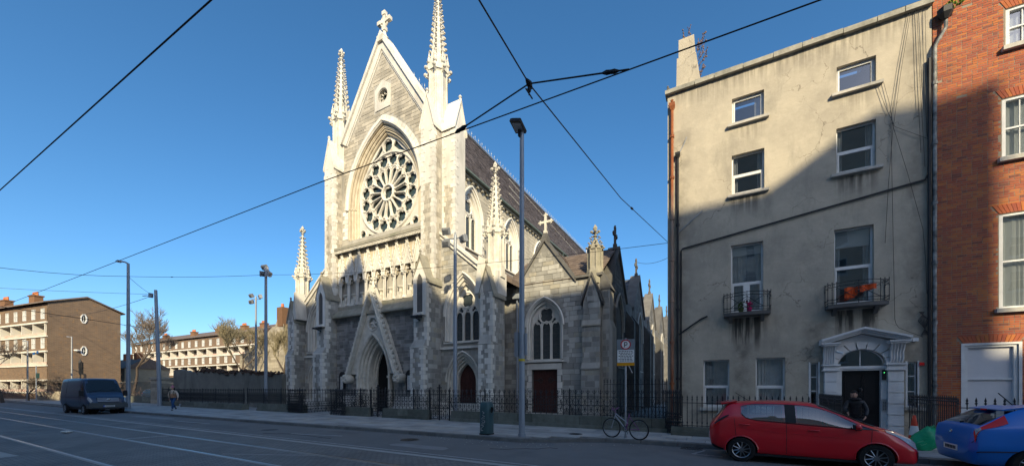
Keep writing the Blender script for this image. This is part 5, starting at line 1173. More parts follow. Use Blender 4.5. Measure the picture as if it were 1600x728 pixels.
for w0, w1, y0, y1 in bw:
    n = 15
    for i in range(n):
        a0, a1 = w0 + (w1 - w0) * i / n, w0 + (w1 - w0) * (i + 1) / n; cx = (w0 + w1) / 2; k = .16
        t0, t1 = cx + (a0 - cx) * (1 + k * 1.6), cx + (a1 - cx) * (1 + k * 1.6)
        m.hexa([(a0 + .005, FY - .015, y1 + .02), (a1 - .005, FY - .015, y1 + .02), (a1 - .005, FY + .02, y1 + .02), (a0 + .005, FY + .02, y1 + .02), (t0 + .005, FY - .015, y1 + .3), (t1 - .005, FY - .015, y1 + .3), (t1 - .005, FY + .02, y1 + .3), (t0 + .005, FY + .02, y1 + .3)])
stuff(m.build('flat_arches', brickm, bwall))
rg = random.Random(2)
for i, (a, b, c, d) in enumerate(bw):
    y = FY + .05; m = MB()
    for q in ((a, a + .09, c, d), (b - .09, b, c, d), (a + .09, b - .09, d - .07, d), (a + .09, b - .09, c, c + .07)): m.box(q[0], q[1], y - .03, y + .12, q[2], q[3])
    zm = c + (d - c) * .5; m.box(a + .09, b - .09, y + .0, y + .09, zm - .025, zm + .025)
    o = m.build('sash_window', whited, bh)
    if i < 3:
        m = MB(); m.add([(a + .09, y + .06, c + .07), (b - .09, y + .06, c + .07), (b - .09, y + .06, d - .07), (a + .09, y + .06, d - .07)], [(0, 1, 2, 3)]); m.build('pane', pane, o)
        m = MB(); n = 26; xs = [a + (b - a) * j / n for j in range(n + 1)]; yy = [y + .16 + rg.uniform(-.02, .03) for _ in xs]
        m.add([(x, v, c) for x, v in zip(xs, yy)] + [(x, v, d) for x, v in zip(xs, yy)], [(j, j + 1, n + 2 + j, n + 1 + j) for j in range(n) if not (i == 0 and 8 < j < 11)])
        m.build('curtain', blind, o, norm=False)
        if i < 2:
            m = MB(); xm = (a + b) / 2
            for xx in (a + (b - a) * .36, a + (b - a) * .66): m.box(xx - .01, xx + .01, y + .02, y + .07, c + .07, d - .07)
            m.build('glazing_bars', whited, o)
        m = MB(); m.box(a - .1, b + .1, FY - .14, FY + .05, c - .13, c); m.build('window_sill', sillm, bh)
    else:
        m = MB(); m.box(a + .09, b - .09, y + .05, y + .07, c + .07, d - .07); m.build('boarded_panel', M('pale_board', (.66, .65, .66), (.58, .58, .6), bump=.05), o); m = MB(); m.box(a - .09, b + .06, FY - .1, FY + .05, c - .15, c); m.box(a - .07, a, FY - .02, FY + .1, c, d); m.box(b, b + .07, FY - .02, FY + .1, c, d); m.box(a - .07, b + .07, FY - .02, FY + .1, d, d + .07); m.build('window_sill', whited, bh)
p_ = pipe(bh, 'rain_pipe', [(6.36, VH - .12, .3), (6.36, VH - .12, 13.2), (6.42, VH - .12, 13.35), (6.62, VH - .12, 13.75), (6.62, VH - .12, 14.0)], .05, peel, collars=(1.9, 4, 6, 8, 10, 12))
pipe(bh, 'rain_pipe', [(6.24, VH - .1, .3), (6.24, VH - .1, 12.9)], .045, ironb)
m = MB(); m.lathe((6.6, VH - .14, 14.0), [(.07, 0), (.19, .18), (.2, .36)], 6); m.build('hopper', ironb, p_)
m = MB(); rg = random.Random(5)
for i in range(26): m.ball((6.72 + rg.gauss(0, .1), VH - .16 + rg.gauss(0, .05), 14.38 + rg.gauss(0, .06)), .045, 4, 3)
tag(m.build('gutter_weeds', M('green_weeds', (.16, .22, .03))), 'tuft of green weeds growing from the black hopper on the brick wall', 'weeds', kind='stuff')
# ------------------------------------------------------------------ cast iron railings
def rail_unit_mesh(h, w_):
    """one bay of the church railing: twin bars with scrolls and fleur-de-lis heads"""
    m = MB(); m.tube([(0, 0, 0), (0, 0, h + .02)], .017, 5)
    m.lathe((0, 0, h - .02), [(.02, 0), (.03, .03), (.012, .07), (.03, .11), (.002, .2)], 5)
    for s in (-1, 1): m.tube([(0, 0, h), (s * .06, 0, h + .04), (s * .085, 0, h + .1), (s * .06, 0, h + .12)], .012, 4)
    for z0 in (.14, .46):
        c = z0 + .14
        for s in (-1, 1):
            m.tube([(s * .01, 0, z0 - .06), (s * .09, 0, z0), (s * .125, 0, z0 + .09), (s * .09, 0, z0 + .16), (s * .045, 0, z0 + .12), (s * .065, 0, z0 + .07)], .011, 4)
            m.tube([(s * .01, 0, z0 + .31), (s * .08, 0, z0 + .25), (s * .1, 0, z0 + .18)], .011, 4)
    m.ball((w_ / 2, 0, .28), .035, 5, 3); m.ball((w_ / 2, 0, .62), .035, 5, 3); m.tube([(w_ / 2, 0, .05), (w_ / 2, 0, h - .1)], .008, 3)
    return m
def railing(name, lab, p0, p1, z, h, sp, cat='railing', posts=True, group=None, bars='orn', every=8):
    p0, p1 = Vector((*p0, z)), Vector((*p1, z)); d = p1 - p0; L = d.length; ang = math.atan2(d.y, d.x)
    t = thing(name, lab, cat, p0, group); t.rotation_euler = (0, 0, ang)
    t['_b'] = (0., 0., 0.)
    if bars == 'orn': m = rail_unit_mesh(h, sp)
    else:
        m = MB(); m.tube([(0, 0, -.02), (0, 0, h)], .014, 5); m.lathe((0, 0, h - .03), [(.014, 0), (.034, .03), (.012, .06), (.024, .09), (.024, .11), (.001, .2)], 5); m.lathe((0, 0, .12), [(.014, 0), (.03, .04), (.014, .08)], 5)
    me = None; n = int(L / sp)
    for i in range(n + 1):
        if me is None: o = m.build('railing_bar', iron, t); me = o.data
        else: o = bpy.data.objects.new('railing_bar', me); col.objects.link(o); o.parent = t
        o.location = (min(i * sp, L), 0, 0)
    for hz in ((.05, .44, h - .13) if bars == 'orn' else (.05, h - .12)): m = MB(); m.box(0, L, -.018, .018, hz - .012, hz + .012); m.build('rail', iron, t)
    if posts:
        for i in range(int(L / (every * sp)) + 1):
            x = min(i * every * sp, L); m = MB(); m.box(x - .025, x + .025, -.025, .025, -.05, h + .08); m.lathe((x, 0, h + .08), [(.03, 0), (.045, .04), (.002, .16)], 6); m.tube([(x, .01, h * .6), (x, .45, -.1)], .014, 4); m.build('post', iron, t)
    return t
def lowwall(name, lab, x0, x1, v0, v1, z1, seed=0, cop=True, bl=(.7, 1.2), group=None, zt2=None):
    t = thing(name, lab, 'low wall', ((x0 + x1) / 2, v0, .1), group); rg = random.Random(seed); x = x0
    m = MB(); m.box(x0, x1, v0 - .06, v1, .08, .27); m.build('base_course', plinth, t)
    while x < x1 - .05:
        l = min(rg.uniform(*bl), x1 - x); l = x1 - x if x1 - x - l < .25 else l; m = MB(); m.box(x + .006, x + l - .006, v0 + rg.uniform(-.008, .008), v1, .27, z1); m.build('stone_block', plinth, t); x += l
    return t
# church boundary, from right to left
PB = .64
lowwall('plinth_wall', 'long mossy stone plinth under the railing in front of the red church door', -11.9, -1.55, 15.3, 15.62, PB, 1)
railing('iron_railing', 'ornate black railing on the plinth in front of the red church door', (-12.1, 15.46), (-1.8, 15.46), PB, .93, .27)
lowwall('plinth_wall', 'stone plinth under the railing between the two iron gates', -20.0 + 3.25, -13.4, 15.3, 15.62, PB, 2)
railing('iron_railing', 'ornate black railing between the cross topped gates, beside the litter bin', (-16.7, 15.46), (-13.35, 15.46), PB, .93, .27)
lowwall('plinth_wall', 'short stone plinth under the railing right in front of the church portal', -20.3, -17.85, 15.3, 15.62, PB, 3, bl=(2, 3))
railing('iron_railing', 'ornate black railing right in front of the church portal', (-20.9, 15.46), (-17.85, 15.46), PB, .93, .27)
lowwall('plinth_wall', 'mossy stone plinth left of the open church entrance', -29.6, -24.1, 15.3, 15.62, PB, 4, bl=(1, 1.8))
railing('iron_railing', 'dense black railing left of the open church entrance under the left aisle', (-31.2, 15.46), (-24.0, 15.46), PB, .93, .27)
lowwall('plinth_wall', 'pale mossy kerb plinth below the dark rendered wall', -41.2, -31.3, 15.1, 15.6, .55, 5, bl=(1.5, 2.8))
railing('iron_railing', 'long black railing in front of the dark rendered wall', (-44.6, 15.4), (-31.4, 15.4), .6, .93, .27)
lowwall('plinth_wall', 'short stone plinth behind the walking pedestrian', -45.8, -43.0, 15.2, 15.6, .5, 6)
# gates: tall panels between hooked posts with a cross in the middle
def gate(x0, x1, lab, v=15.46, crossed=True):
    t = thing('iron_gate', lab, 'gate', (x0, v, .12)); t['_b'] = (float(x0), v, .12)
    for x in (x0, x1):
        m = MB(); m.box(x - .03, x + .03, v - .03, v + .03, .12, 1.7); m.tube([(x, v, 1.7), (x, v, 1.78), (x + .05 * (1 if x == x0 else 1), v, 1.83), (x + .09, v, 1.78), (x + .06, v, 1.74)], .016, 5); m.build('post', iron, t)
    n = max(2, round((x1 - x0) / .25)); sp = (x1 - x0) / n; um_ = None
    for i in range(1, n):
        if um_ is None: q = rail_unit_mesh(1.4, sp); o = q.build('gate_bar', iron, None); um_ = o.data; o.parent = t
        else: o = bpy.data.objects.new('gate_bar', um_); col.objects.link(o); o.parent = t
        o.location = (i * sp, 0, .05)
    m = MB()
    for z in (.18, .72, 1.44): m.box(x0, x1, v - .015, v + .015, z, z + .03)
    for z in (.85, 1.15):
        x = x0 + sp / 2
        while x < x1:
            m.tube([(x + .09 * math.cos(a / 8 * 2 * PI), v, z + .1 * math.sin(a / 8 * 2 * PI)) for a in range(8)], .01, 4, closed=True); x += sp
    m.build('gate_frame', iron, t)
    if crossed:
        x = (x0 + x1) / 2; m = MB(); m.box(x - .03, x + .03, v - .04, v + .02, .12, 1.95); m.box(x - .13, x + .13, v - .039, v + .019, 1.78, 1.83)
        for a, b in ((-.13, 1.805), (.13, 1.805), (0, 1.95)): m.ball((x + a, v - .01, b), .035, 5, 4)
        m.build('gate_cross', iron, t)
    return t
gate(-17.85, -16.72, 'black iron double gate with a tall cross left of the thin floodlight mast')
gate(-13.4, -12.1, 'black iron double gate with a tall cross between litter bin and street lamp')
gate(-46.0, -44.7, 'dark iron gate beside the slanting tram pole and stone pier', crossed=False)
t = railing('iron_railing', 'short black return railing at the right side of the church entrance', (-20.9, 15.0), (-20.9, 17.6), .14, 1.43, .2, bars='orn', posts=False)
t = railing('iron_railing', 'short black return railing at the left side of the church entrance', (-23.95, 15.0), (-23.95, 17.6), .14, 1.43, .2, bars='orn', posts=False)
t = railing('iron_railing', 'dark gate panel standing open at the left end of the church entrance', (-25.6, 15.2), (-24.0, 15.2), .14, 1.4, .17, bars='orn', posts=False)
t = railing('iron_railing', 'dark gate panel standing open at the right end of the church entrance', (-20.95, 15.1), (-19.7, 15.1), .14, 1.4, .17, bars='orn', posts=False)
railing('iron_railing', 'tall black railing in the passage between chapel and grey house', (-5.2, 19.5), (-1.9, 19.2), .2, 1.9, .17, bars='spear', posts=False)
# house area railings
lowwall('plinth_wall', 'mossy stone plinth under the spear railing of the grey house', -1.5, 3.35, 14.75, 15.05, .42, 11, bl=(1.5, 2.2))
railing('spear_railing', 'black spear topped railing in front of the grey house', (-1.45, 14.9), (3.3, 14.9), .42, .98, .158, bars='spear', posts=False)
railing('spear_railing', 'black railing running from the street to the left of the front door', (3.32, 15.0), (3.32, 17.9), .3, 1.15, .12, bars='spear', posts=False)
railing('spear_railing', 'dense black railing running from the street to the right of the front door', (5.75, 15.0), (5.75, 17.9), .3, 1.15, .12, bars='spear', posts=False)
lowwall('plinth_wall', 'mossy stone plinth below the railing of the brick house', 5.72, 11.8, 14.75, 15.05, .42, 12)
railing('spear_railing', 'black spear topped railing in front of the brick house, behind the blue car', (5.75, 14.9), (11.8, 14.9), .42, .98, .17, bars='spear', posts=False)
railing('iron_railing', 'dense dark iron panel at the corner between church railing and grey house', (-1.75, 15.3), (-1.15, 14.8), .14, 1.45, .1, bars='orn', posts=False)
m = MB(); m.box(-1.6, 11.8, 15.1, 17.95, -.6, -.5); m.build('area_floor', conc, gh) if 0 else None
m = MB(); m.hexa([(5.9, 14.86, 1.0), (6.12, 14.86, .95), (6.12, 14.88, .95), (5.9, 14.88, 1.0), (5.88, 14.86, 1.24), (6.08, 14.86, 1.2), (6.08, 14.88, 1.2), (5.88, 14.88, 1.24)]); tag(m.build('notice_card', whited), 'small white card tied to the dense black railing by the door', 'notice')
# ------------------------------------------------------------------ far left: wall, flats, trees
t = thing('boundary_wall', 'tall dark rendered boundary wall with dead ivy along its top', 'wall', (-40, 17.5, .1))
m = MB(); n = 40; P_ = [(-49.5 + 19.2 * i / n) for i in range(n + 1)]; rg = random.Random(9)
tp = [3.55 - .75 * (i / n) + .1 * math.sin(i * .5) + rg.uniform(-.05, .05) for i in range(n + 1)]
for i in range(n): m.hexa([(P_[i], 17.5, .1), (P_[i + 1], 17.5, .1), (P_[i + 1], 17.9, .1), (P_[i], 17.9, .1), (P_[i], 17.5, tp[i]), (P_[i + 1], 17.5, tp[i + 1]), (P_[i + 1], 17.9, tp[i + 1]), (P_[i], 17.9, tp[i])])
m.build('render', dashwall, t)
m = MB(); rg = random.Random(3)
for i in range(900):
    x = rg.uniform(-45, -30.6); f = (x + 49.5) / 19.2 * n; z = tp[int(f)] + rg.gauss(.02, .1); m.ball((x, 17.7 + rg.gauss(0, .15), z), rg.uniform(.05, .13), 4, 3, (1.6, 1, .8))
stuff(m.build('ivy', ivy, t, norm=False))
t = thing('stone_pier', 'coursed grey stone gate pier behind the van, beside the slanting pole', 'pier', (-52, 17.2, .1))
m = MB()
for i in range(6):
    m = MB(); k = .0 if i % 2 else .03; m.box(-52.3 - k, -50.3 + k, 16.6, 17.8, .1 + i * .42, .1 + i * .42 + .41); m.build('course', oldstone, t)
m = MB(); m.box(-52.4, -50.2, 16.5, 17.9, 2.62, 2.85); m.build('cap', oldstone, t)
lowwall('plinth_wall', 'low stone wall left of the coursed stone pier', -66, -52.4, 16.8, 17.2, .8, 14, bl=(1.4, 2.4)); railing('iron_railing', 'dark fence above the low stone wall beside the parked dark estate car', (-66, 17.0), (-52.5, 17.0), .8, 1.5, .3, bars='spear', posts=False)
# brown brick flats
def uvplate(name, quad, mat, parent, wid, hgt, holes=()):
    """brick wall with UVs in metres; quad corner a + direction, holes as rectangles in wall metres"""
    o0, dx = quad; m = MB(); F = lambda a, z, d: (o0[0] + dx[0] * a - dx[1] * -d * -1, o0[1] + dx[1] * a + dx[0] * d, z)
    F = lambda a, z, d: (o0[0] + dx[0] * a - dx[1] * d, o0[1] + dx[1] * a + dx[0] * d, z)
    loops = [hgt if isinstance(hgt, list) else [(0, 0), (wid, 0), (wid, hgt), (0, hgt)]] + [rect(*h) if len(h) == 4 else h for h in holes]
    plate(m, loops, F, 0, .3); o = m.build(name, mat, parent, norm=False); me = o.data; uv = me.uv_layers.new(name='uv')
    b = root_loc(parent)
    for lp in me.loops:
        co = me.vertices[lp.vertex_index].co + b; uv.data[lp.index].uv = ((co.x - o0[0]) * dx[0] + (co.y - o0[1]) * dx[1], co.z)
    return o, F
def flats(lab, A, dirf, Lf, gw_, H, win_sp, chim, bays, gable=True, ridge=2.0):
    """A: near corner; facade runs from A along dirf (away), gable perpendicular"""
    df = Vector(dirf).normalized(); dg = Vector((-df.y, df.x)) * (1 if 1 else -1)
    if dg.y < 0: dg = -dg
    t = thing('block_of_flats', lab, 'apartment building', (A[0], A[1], 0))
    o0 = Vector(A) + df * Lf; dx = -df      # wall metres run towards the near corner
    s = H / 13.4; levels = [(1.0, 'w'), (3.8, 'b'), (6.6, 'w'), (9.3, 'b')]
    wz = [(7.2 * s, 8.7 * s), (11.3 * s, 12.75 * s), (3.4 * s, 4.8 * s)]
    holes = []; bal = [(9.0 * s, 10.7 * s), (4.95 * s, 6.7 * s), (1.2 * s, 2.7 * s)]
    wl = []
    x = Lf - win_sp * .35
    while x > 1.5:
        for z0, z1 in wz[:2] + ([wz[2]] if 0 else []): wl.append((x - 1.15, x, z0, z1))
        x -= win_sp
    for z0, z1 in bal: holes.append((.5, Lf - .3, z0, z1))
    wall, F = uvplate('front_wall', (o0, dx), fbw, t, Lf, H, holes + wl)
    me_ = None; pm_ = None
    for (x0, x1, z0, z1) in wl[:290]:      # windows share one mesh
        if me_ is None:
            m = MB(); W_, H_ = x1 - x0, z1 - z0; f = MB()
            for q in ((0, .1, 0, H_), (W_ - .1, W_, 0, H_), (.1, W_ - .1, 0, .1), (.1, W_ - .1, H_ - .1, H_), (W_ / 2 - .04, W_ / 2 + .04, .1, H_ - .1), (.1, W_ - .1, H_ * .5, H_ * .5 + .07)):
                f.box(q[0], q[1], .02, .12, q[2], q[3])
            w_ = f.build('window', whitep, None); me_ = w_.data; w_.parent = t
            p = MB(); p.add([(0, .1, 0), (W_, .1, 0), (W_, .1, H_), (0, .1, H_)], [(0, 1, 2, 3)]); p.add([(.08, .2, 0), (W_ * .55, .2, 0), (W_ * .55, .2, H_), (.08, .2, H_)], [(0, 1, 2, 3)]); pp = p.build('pane', M('far_pane', (.5, .52, .5), (.1, .12, .14), rough=.3, sc_=.8, bump=0) if 'far_pane' not in bpy.data.materials else bpy.data.materials['far_pane'], None); pm_ = pp.data; pp.parent = w_
        else:
            w_ = bpy.data.objects.new('window', me_); col.objects.link(w_); w_.parent = t; pp = bpy.data.objects.new('pane', pm_); col.objects.link(pp); pp.parent = w_
        q = F(x0, z0, 0); w_.location = Vector(q) - root_loc(t); w_.rotation_euler = (0, 0, math.atan2(dx.y, dx.x))
    # balconies: recess, parapet band, dividing fins
    for z0, z1 in bal:
        m = MB(); F2 = lambda a, z, d: (o0[0] + dx[0] * a - dx[1] * d, o0[1] + dx[1] * a + dx[0] * d, z)
        hb = lambda a0, a1, b0, b1, d0, d1: m.hexa([F2(a0, b0, d0), F2(a1, b0, d0), F2(a1, b0, d1), F2(a0, b0, d1), F2(a0, b1, d0), F2(a1, b1, d0), F2(a1, b1, d1), F2(a0, b1, d1)])
        m.add([F2(.3, z0 - .2, 1.3), F2(Lf - .2, z0 - .2, 1.3), F2(Lf - .2, z1 + .1, 1.3), F2(.3, z1 + .1, 1.3)], [(0, 1, 2, 3)])
        hb(.3, Lf - .1, z0 - .25, z0 - .05, -.15, 1.3); hb(.3, Lf - .1, z1 - .05, z1 + .18, -.18, 1.3)
        a = .5; k = 0
        while a < Lf - .3: hb(a - .07, a + .07, z0 - .05, z1 - .05, -.08, 1.28); a += bays; k += 1
        bb = m.build('balcony', frend, t)
        m = MB(); a = .6; rg = random.Random(int(z0 * 7)); hb = lambda a0, a1, b0, b1, d0, d1, m=m: m.hexa([F2(a0, b0, d0), F2(a1, b0, d0), F2(a1, b0, d1), F2(a0, b0, d1), F2(a0, b1, d0), F2(a1, b1, d0), F2(a1, b1, d1), F2(a0, b1, d1)])
        hb(.4, Lf - .2, z0 - .04, z0 + .32, -.1, -.04); m.build('parapet', M('pink_parapet', (.6, .36, .28), (.66, .58, .5), sc_=.5, bump=.1) if 'pink_parapet' not in bpy.data.materials else bpy.data.materials['pink_parapet'], bb)
        m = MB()
        while a < Lf - 2:
            r = rg.random(); hb2 = lambda a0, a1, b0, b1, d: m.add([F2(a0, b0, d), F2(a1, b0, d), F2(a1, b1, d), F2(a0, b1, d)], [(0, 1, 2, 3)])
            hb2(a + .5, a + 1.3, z0, z1 - .35, 1.27); hb2(a + 1.9, a + 2.6, z0 + .5, z1 - .35, 1.27); a += bays
        m.build('balcony_doors', bpy.data.materials['far_pane'], bb)
    # gable wall
    if gable:
        g0 = Vector(A); gl = [(0, 0), (gw_, 0), (gw_, H - .2), (gw_ * .5, H + ridge), (0, H)]
        oc_ = [[(gw_ * .46 + .33 * math.cos(PI / 4 * i + PI / 8), zc + .68 * math.sin(PI / 4 * i + PI / 8)) for i in range(8)] for zc in (H * .53, H * .88)]
        wall2, F3 = uvplate('gable_wall', (g0, dg), fbw, t, gw_, gl, oc_)
        for lp in oc_:
            cx = sum(p[0] for p in lp) / 8; cz = sum(p[1] for p in lp) / 8; m = MB(); big = [(cx + (a - cx) * 1.12, cz + (b - cz) * 1.06) for a, b in lp]; sm = [(cx + (a - cx) * .74, cz + (b - cz) * .86) for a, b in lp]
            F4 = lambda a, z, d: (g0[0] + dg[0] * a - dg[1] * -d * -1, g0[1] + dg[1] * a, z)
            F4 = lambda a, z, d: (g0[0] + dg[0] * a + dg[1] * -d, g0[1] + dg[1] * a + dg[0] * d, z)
            plate(m, [big, sm], lambda a, z, d: F3(a, z, d), -.08, .1); o = m.build('octagonal_window', whitep, t)
            m = MB(); m.add([F3(a, z, .06) for a, z in sm], [tuple(range(8))]); m.build('pane', glassd, o)
            m = MB(); m.tube([F3(cx, cz - .7, .03), F3(cx, cz + .7, .03)], .03, 4); m.tube([F3(cx - .3, cz, .03), F3(cx + .3, cz, .03)], .03, 4); m.build('glazing_bar', whitep, o)
        m = MB(); zc = H * .53; p = F3(gw_ * .36, zc, -.1); m.ball(p, .3, 5, 4, (1.2, 1.2, .5)); m.build('alarm_box', whitep, t)
    # roof
    m = MB(); B_ = lambda a, d, z: tuple(Vector(A) + df * a + dg * d) + (z,)
    e = .5
    m.add([B_(-.2, -e, H - .02), B_(Lf, -e, H - .02), B_(Lf, gw_ * .5, H + ridge), B_(-.2, gw_ * .5, H + ridge), B_(-.2, -e, H + .16), B_(Lf, -e, H + .16), B_(Lf, gw_ * .5, H + ridge + .2), B_(-.2, gw_ * .5, H + ridge + .2)], [(0, 1, 2, 3), (4, 5, 6, 7), (0, 1, 5, 4), (0, 3, 7, 4)])
    m.add([B_(-.2, gw_ + e, H - .22), B_(Lf, gw_ + e, H - .22), B_(Lf, gw_ * .5, H + ridge), B_(-.2, gw_ * .5, H + ridge), B_(-.2, gw_ + e, H - .06), B_(Lf, gw_ + e, H - .06), B_(Lf, gw_ * .5, H + ridge + .2), B_(-.2, gw_ * .5, H + ridge + .2)], [(0, 1, 2, 3), (4, 5, 6, 7), (0, 1, 5, 4), (0, 3, 7, 4)])
    m.build('roof', slateb, t)
    for a, k in chim:
        m = MB(); p = [B_(a, gw_ * .12, 0), B_(a + 1.6, gw_ * .12, 0), B_(a + 1.6, gw_ * .12 + .9, 0), B_(a, gw_ * .12 + .9, 0)]; zb, zt = H + .1, H + 1.7
        m.hexa([(x, y, zb) for x, y, _ in p] + [(x, y, zt) for x, y, _ in p]); m.hexa([B_(a - .1, gw_ * .12 - .1, zt), B_(a + 1.7, gw_ * .12 - .1, zt), B_(a + 1.7, gw_ * .12 + 1., zt), B_(a - .1, gw_ * .12 + 1., zt), B_(a - .1, gw_ * .12 - .1, zt + .18), B_(a + 1.7, gw_ * .12 - .1, zt + .18), B_(a + 1.7, gw_ * .12 + 1., zt + .18), B_(a - .1, gw_ * .12 + 1., zt + .18)]); ch = m.build('chimney', fbrick, t)
        for j in range(4): q = B_(a + .2 + j * .4, gw_ * .12 + .4, zt + .15); m = MB(); m.lathe(q, [(.12, 0), (.1, .5), (.12, .55)], 7); m.build('chimney_pot', terra, ch)
    m = MB(); m.add([B_(.1, .5, 0), B_(Lf, .5, 0), B_(Lf, gw_ - .3, 0), B_(.1, gw_ - .3, 0), B_(.1, 1.35, H - .3), B_(Lf, 1.35, H - .3), B_(Lf, gw_ - .3, H - .3), B_(.1, gw_ - .3, H - .3)], [(0, 1, 5, 4), (1, 2, 6, 5), (2, 3, 7, 6), (3, 0, 4, 7), (4, 5, 6, 7)]); m.build('core', M('flats_core', (.12, .1, .09)) if 'flats_core' not in bpy.data.materials else bpy.data.materials['flats_core'], t)
    return t
def W(X, Y): return (.8776 * X - .4794 * Y, .4794 * X + .8776 * Y)
def Wd(X, Y): return W(X, Y)
D1 = 52.; fl1 = flats('brown brick gable ended block of flats at the left edge with octagonal windows', W(-1.2288 * D1, D1), (-2.88, -0.44), 62, 7.6, 13.4, 2.55, ((6.5, 0), (15.5, 0), (24, 0), (33, 0)), 3.2, ridge=1.5)
fl2 = flats('long distant brown brick flats with white balcony bands behind the dark wall', (-80.12, 42.83), (-51.48, -1.92), 60, 9, 13.2, 3.1, ((2, 0), (9, 0), (19, 0), (30, 0), (44, 0)), 4.2, gable=True)
# old gabled stone house with ivy beside the church
t = thing('stone_house', 'old sunlit stone gable with a chimney overgrown by twigs, left of the church', 'house', (-52, 40, 0))
m = MB(); a, b = (-63.89, 33.47), (-57.84, 34.5); o0 = Vector(a); dx = (Vector(b) - o0).normalized(); wd = 5.2
plate(m, [[(-4.5, 0), (wd, 0), (wd, 9.6), (wd - 1.2, 13.2), (wd - 2.0, 11.3), (wd - 2.6, 11.2), (-2.2, 7.4), (-4.5, 7)]], lambda x, z, d: (o0.x + dx.x * x - dx.y * d, o0.y + dx.y * x + dx.x * d, z), 0, 3.)
og = m.build('gable_wall', oldstone, t)
F5 = lambda x, z, d: (o0.x + dx.x * x - dx.y * d, o0.y + dx.y * x + dx.x * d, z)
mm = MB(); masonry(mm, -4.5, wd, .5, 12.5, F5, 0, lambda x, z: z < 7.2 + (x + 4.5) * .5 and x < wd - .1, 71, (.35, .5), (.6, 1.2), .04); stuff(mm.build('stonework', oldstone, og))
m = MB(); p = F5(wd - .9, 12.2, .4); m.box(p[0] - .7, p[0] + .7, p[1] - .5, p[1] + .5, 11.2, 14.2); ch = m.build('chimney', fbrick, t); m = MB(); m.lathe((p[0], p[1], 14.2), [(.25, 0), (.2, .6)], 8); m.build('chimney_pot', terra, ch)
# low houses glimpsed behind the parked car
t = thing('distant_house', 'low grey house with orange chimneys glimpsed between the poles', 'house', (*(-89.56, 26.28), 0))
m = MB(); x, y = (-94.99, 27.87); m.box(x - 6, x + 6, y - 3, y + 3, 0, 5.0); m.build('wall', M('pale_render', (.36, .32, .24)), t); m = MB(); m.hexa([(x - 6.2, y - 3.2, 5), (x + 6.2, y - 3.2, 5), (x + 6.2, y + 3.2, 5), (x - 6.2, y + 3.2, 5), (x - 6.2, y - .1, 7), (x + 6.2, y - .1, 7), (x + 6.2, y + .1, 7), (x - 6.2, y + .1, 7)]); m.build('roof', slateb, t)
for k in (-3, 2): m = MB(); m.box(x + k - .6, x + k + .6, y - .5, y + .5, 6.3, 8.0); ch = m.build('chimney', terra, t)
m = MB(); m.lathe((x + 3.2, y - 3.3, 4.4), [(.05, 0), (.35, .1), (.37, .12)], 12, axis='y'); m.build('satellite_dish', whitep, t)
# ------------------------------------------------------------------ trees
def tree(lab, loc, h, spread, seed, tm, levels=5, lean=(0, 0), trunk_h=.25, up=.55, group='bare winter trees', droop=0., r0=None, kids=(3, 4), tr=.012):
    t = thing('bare_tree', lab, 'tree', loc, group); rg = random.Random(seed); tb = MB(); cb_ = MB(); r0 = r0 or h * .02
    def grow(p, d, L, r, lv):
        n = 4 if lv < 2 else 3; pts = [p]; q = p.copy(); dd = d.copy()
        for i in range(n):
            dd = (dd + Vector((rg.gauss(0, .13), rg.gauss(0, .13), rg.gauss(0, .08) + (.05 if not droop else -droop * lv * .1)))).normalized(); q = q + dd * L / n; pts.append(q.copy())
        (tb if lv < 2 else cb_).tube(pts, [r * (1 - .45 * i / n) for i in range(n + 1)], 6 if lv < 2 else 4 if lv < 3 else 3, cap=False)
        if lv >= levels: return
        k = rg.randint(*kids) + (1 if lv >= 2 else 0)
        for i in range(k):
            f = rg.uniform(.45, 1.) if lv else rg.uniform(.75, 1.); j = min(int(f * n), n - 1); b = pts[j].lerp(pts[j + 1], f * n - j)
            a = rg.uniform(0, 2 * PI); sp_ = rg.uniform(.35, .95) * spread; side = Vector((math.cos(a), math.sin(a), 0)); nd = (dd * .75 + side * sp_ + Vector((0, 0, up * .4))).normalized()
            grow(b, nd, L * rg.uniform(.55, .8), max(r * rg.uniform(.42, .6), tr), lv + 1)
    base = Vector(loc) - Vector((0, 0, .1)); grow(base, Vector((lean[0], lean[1], 1)).normalized(), h * 1.3 * trunk_h, r0, 0)
    tb.build('trunk', bark, t, norm=False); stuff(cb_.build('crown', tm, t, norm=False)); return t
tree('leaning bare tree with a forked dark trunk between the two tall grey poles', (-70.72, 20.62, .1), 10.5, .75, 4, twig, 6, (.0, 0), .34, .7, kids=(3, 3), tr=.018)
tree('wide yellowish bare tree in front of the distant flats', (-63.5, 29.12, .1), 12, .95, 8, twigy, 6, (0, 0), .3, .6, kids=(3, 4), tr=.016)
tree('tall drooping reddish bare tree behind the stone gable', (-64.03, 35.67, .1), 16.5, .7, 12, twigr, 6, (0, 0), .3, .4, droop=.5, kids=(3, 3), tr=.018)
tree('yellow green twiggy tree against the stone gable beside the church', (-46.82, 26.84, .1), 10, .6, 21, twigy, 6, (0, 0), .28, .9, kids=(3, 3), tr=.016)
tree('bare tree cut by the left edge in front of the brick flats', (-73.19, 10.16, .1), 9, .8, 5, twig, 5, (.1, 0), .3, .6, kids=(3, 4), tr=.016)
for i, (tx, ty, h, lb) in enumerate(((-75.31, 12.41, 5.2, 'low bushy bare tree between the thin pole and the thick pole at left'), (-74.8, 14.97, 4.8, 'low bushy bare tree in front of the corner of the brick gable'), (-74.69, 16.17, 4.2, 'small bare tree just above the roof of the van'))):
    tree(lb, (tx, ty, .1), h, 1.1, 30 + i, twig, 5, (0, 0), .2, .5, kids=(4, 4), tr=.014)
m = MB(); rg = random.Random(77)
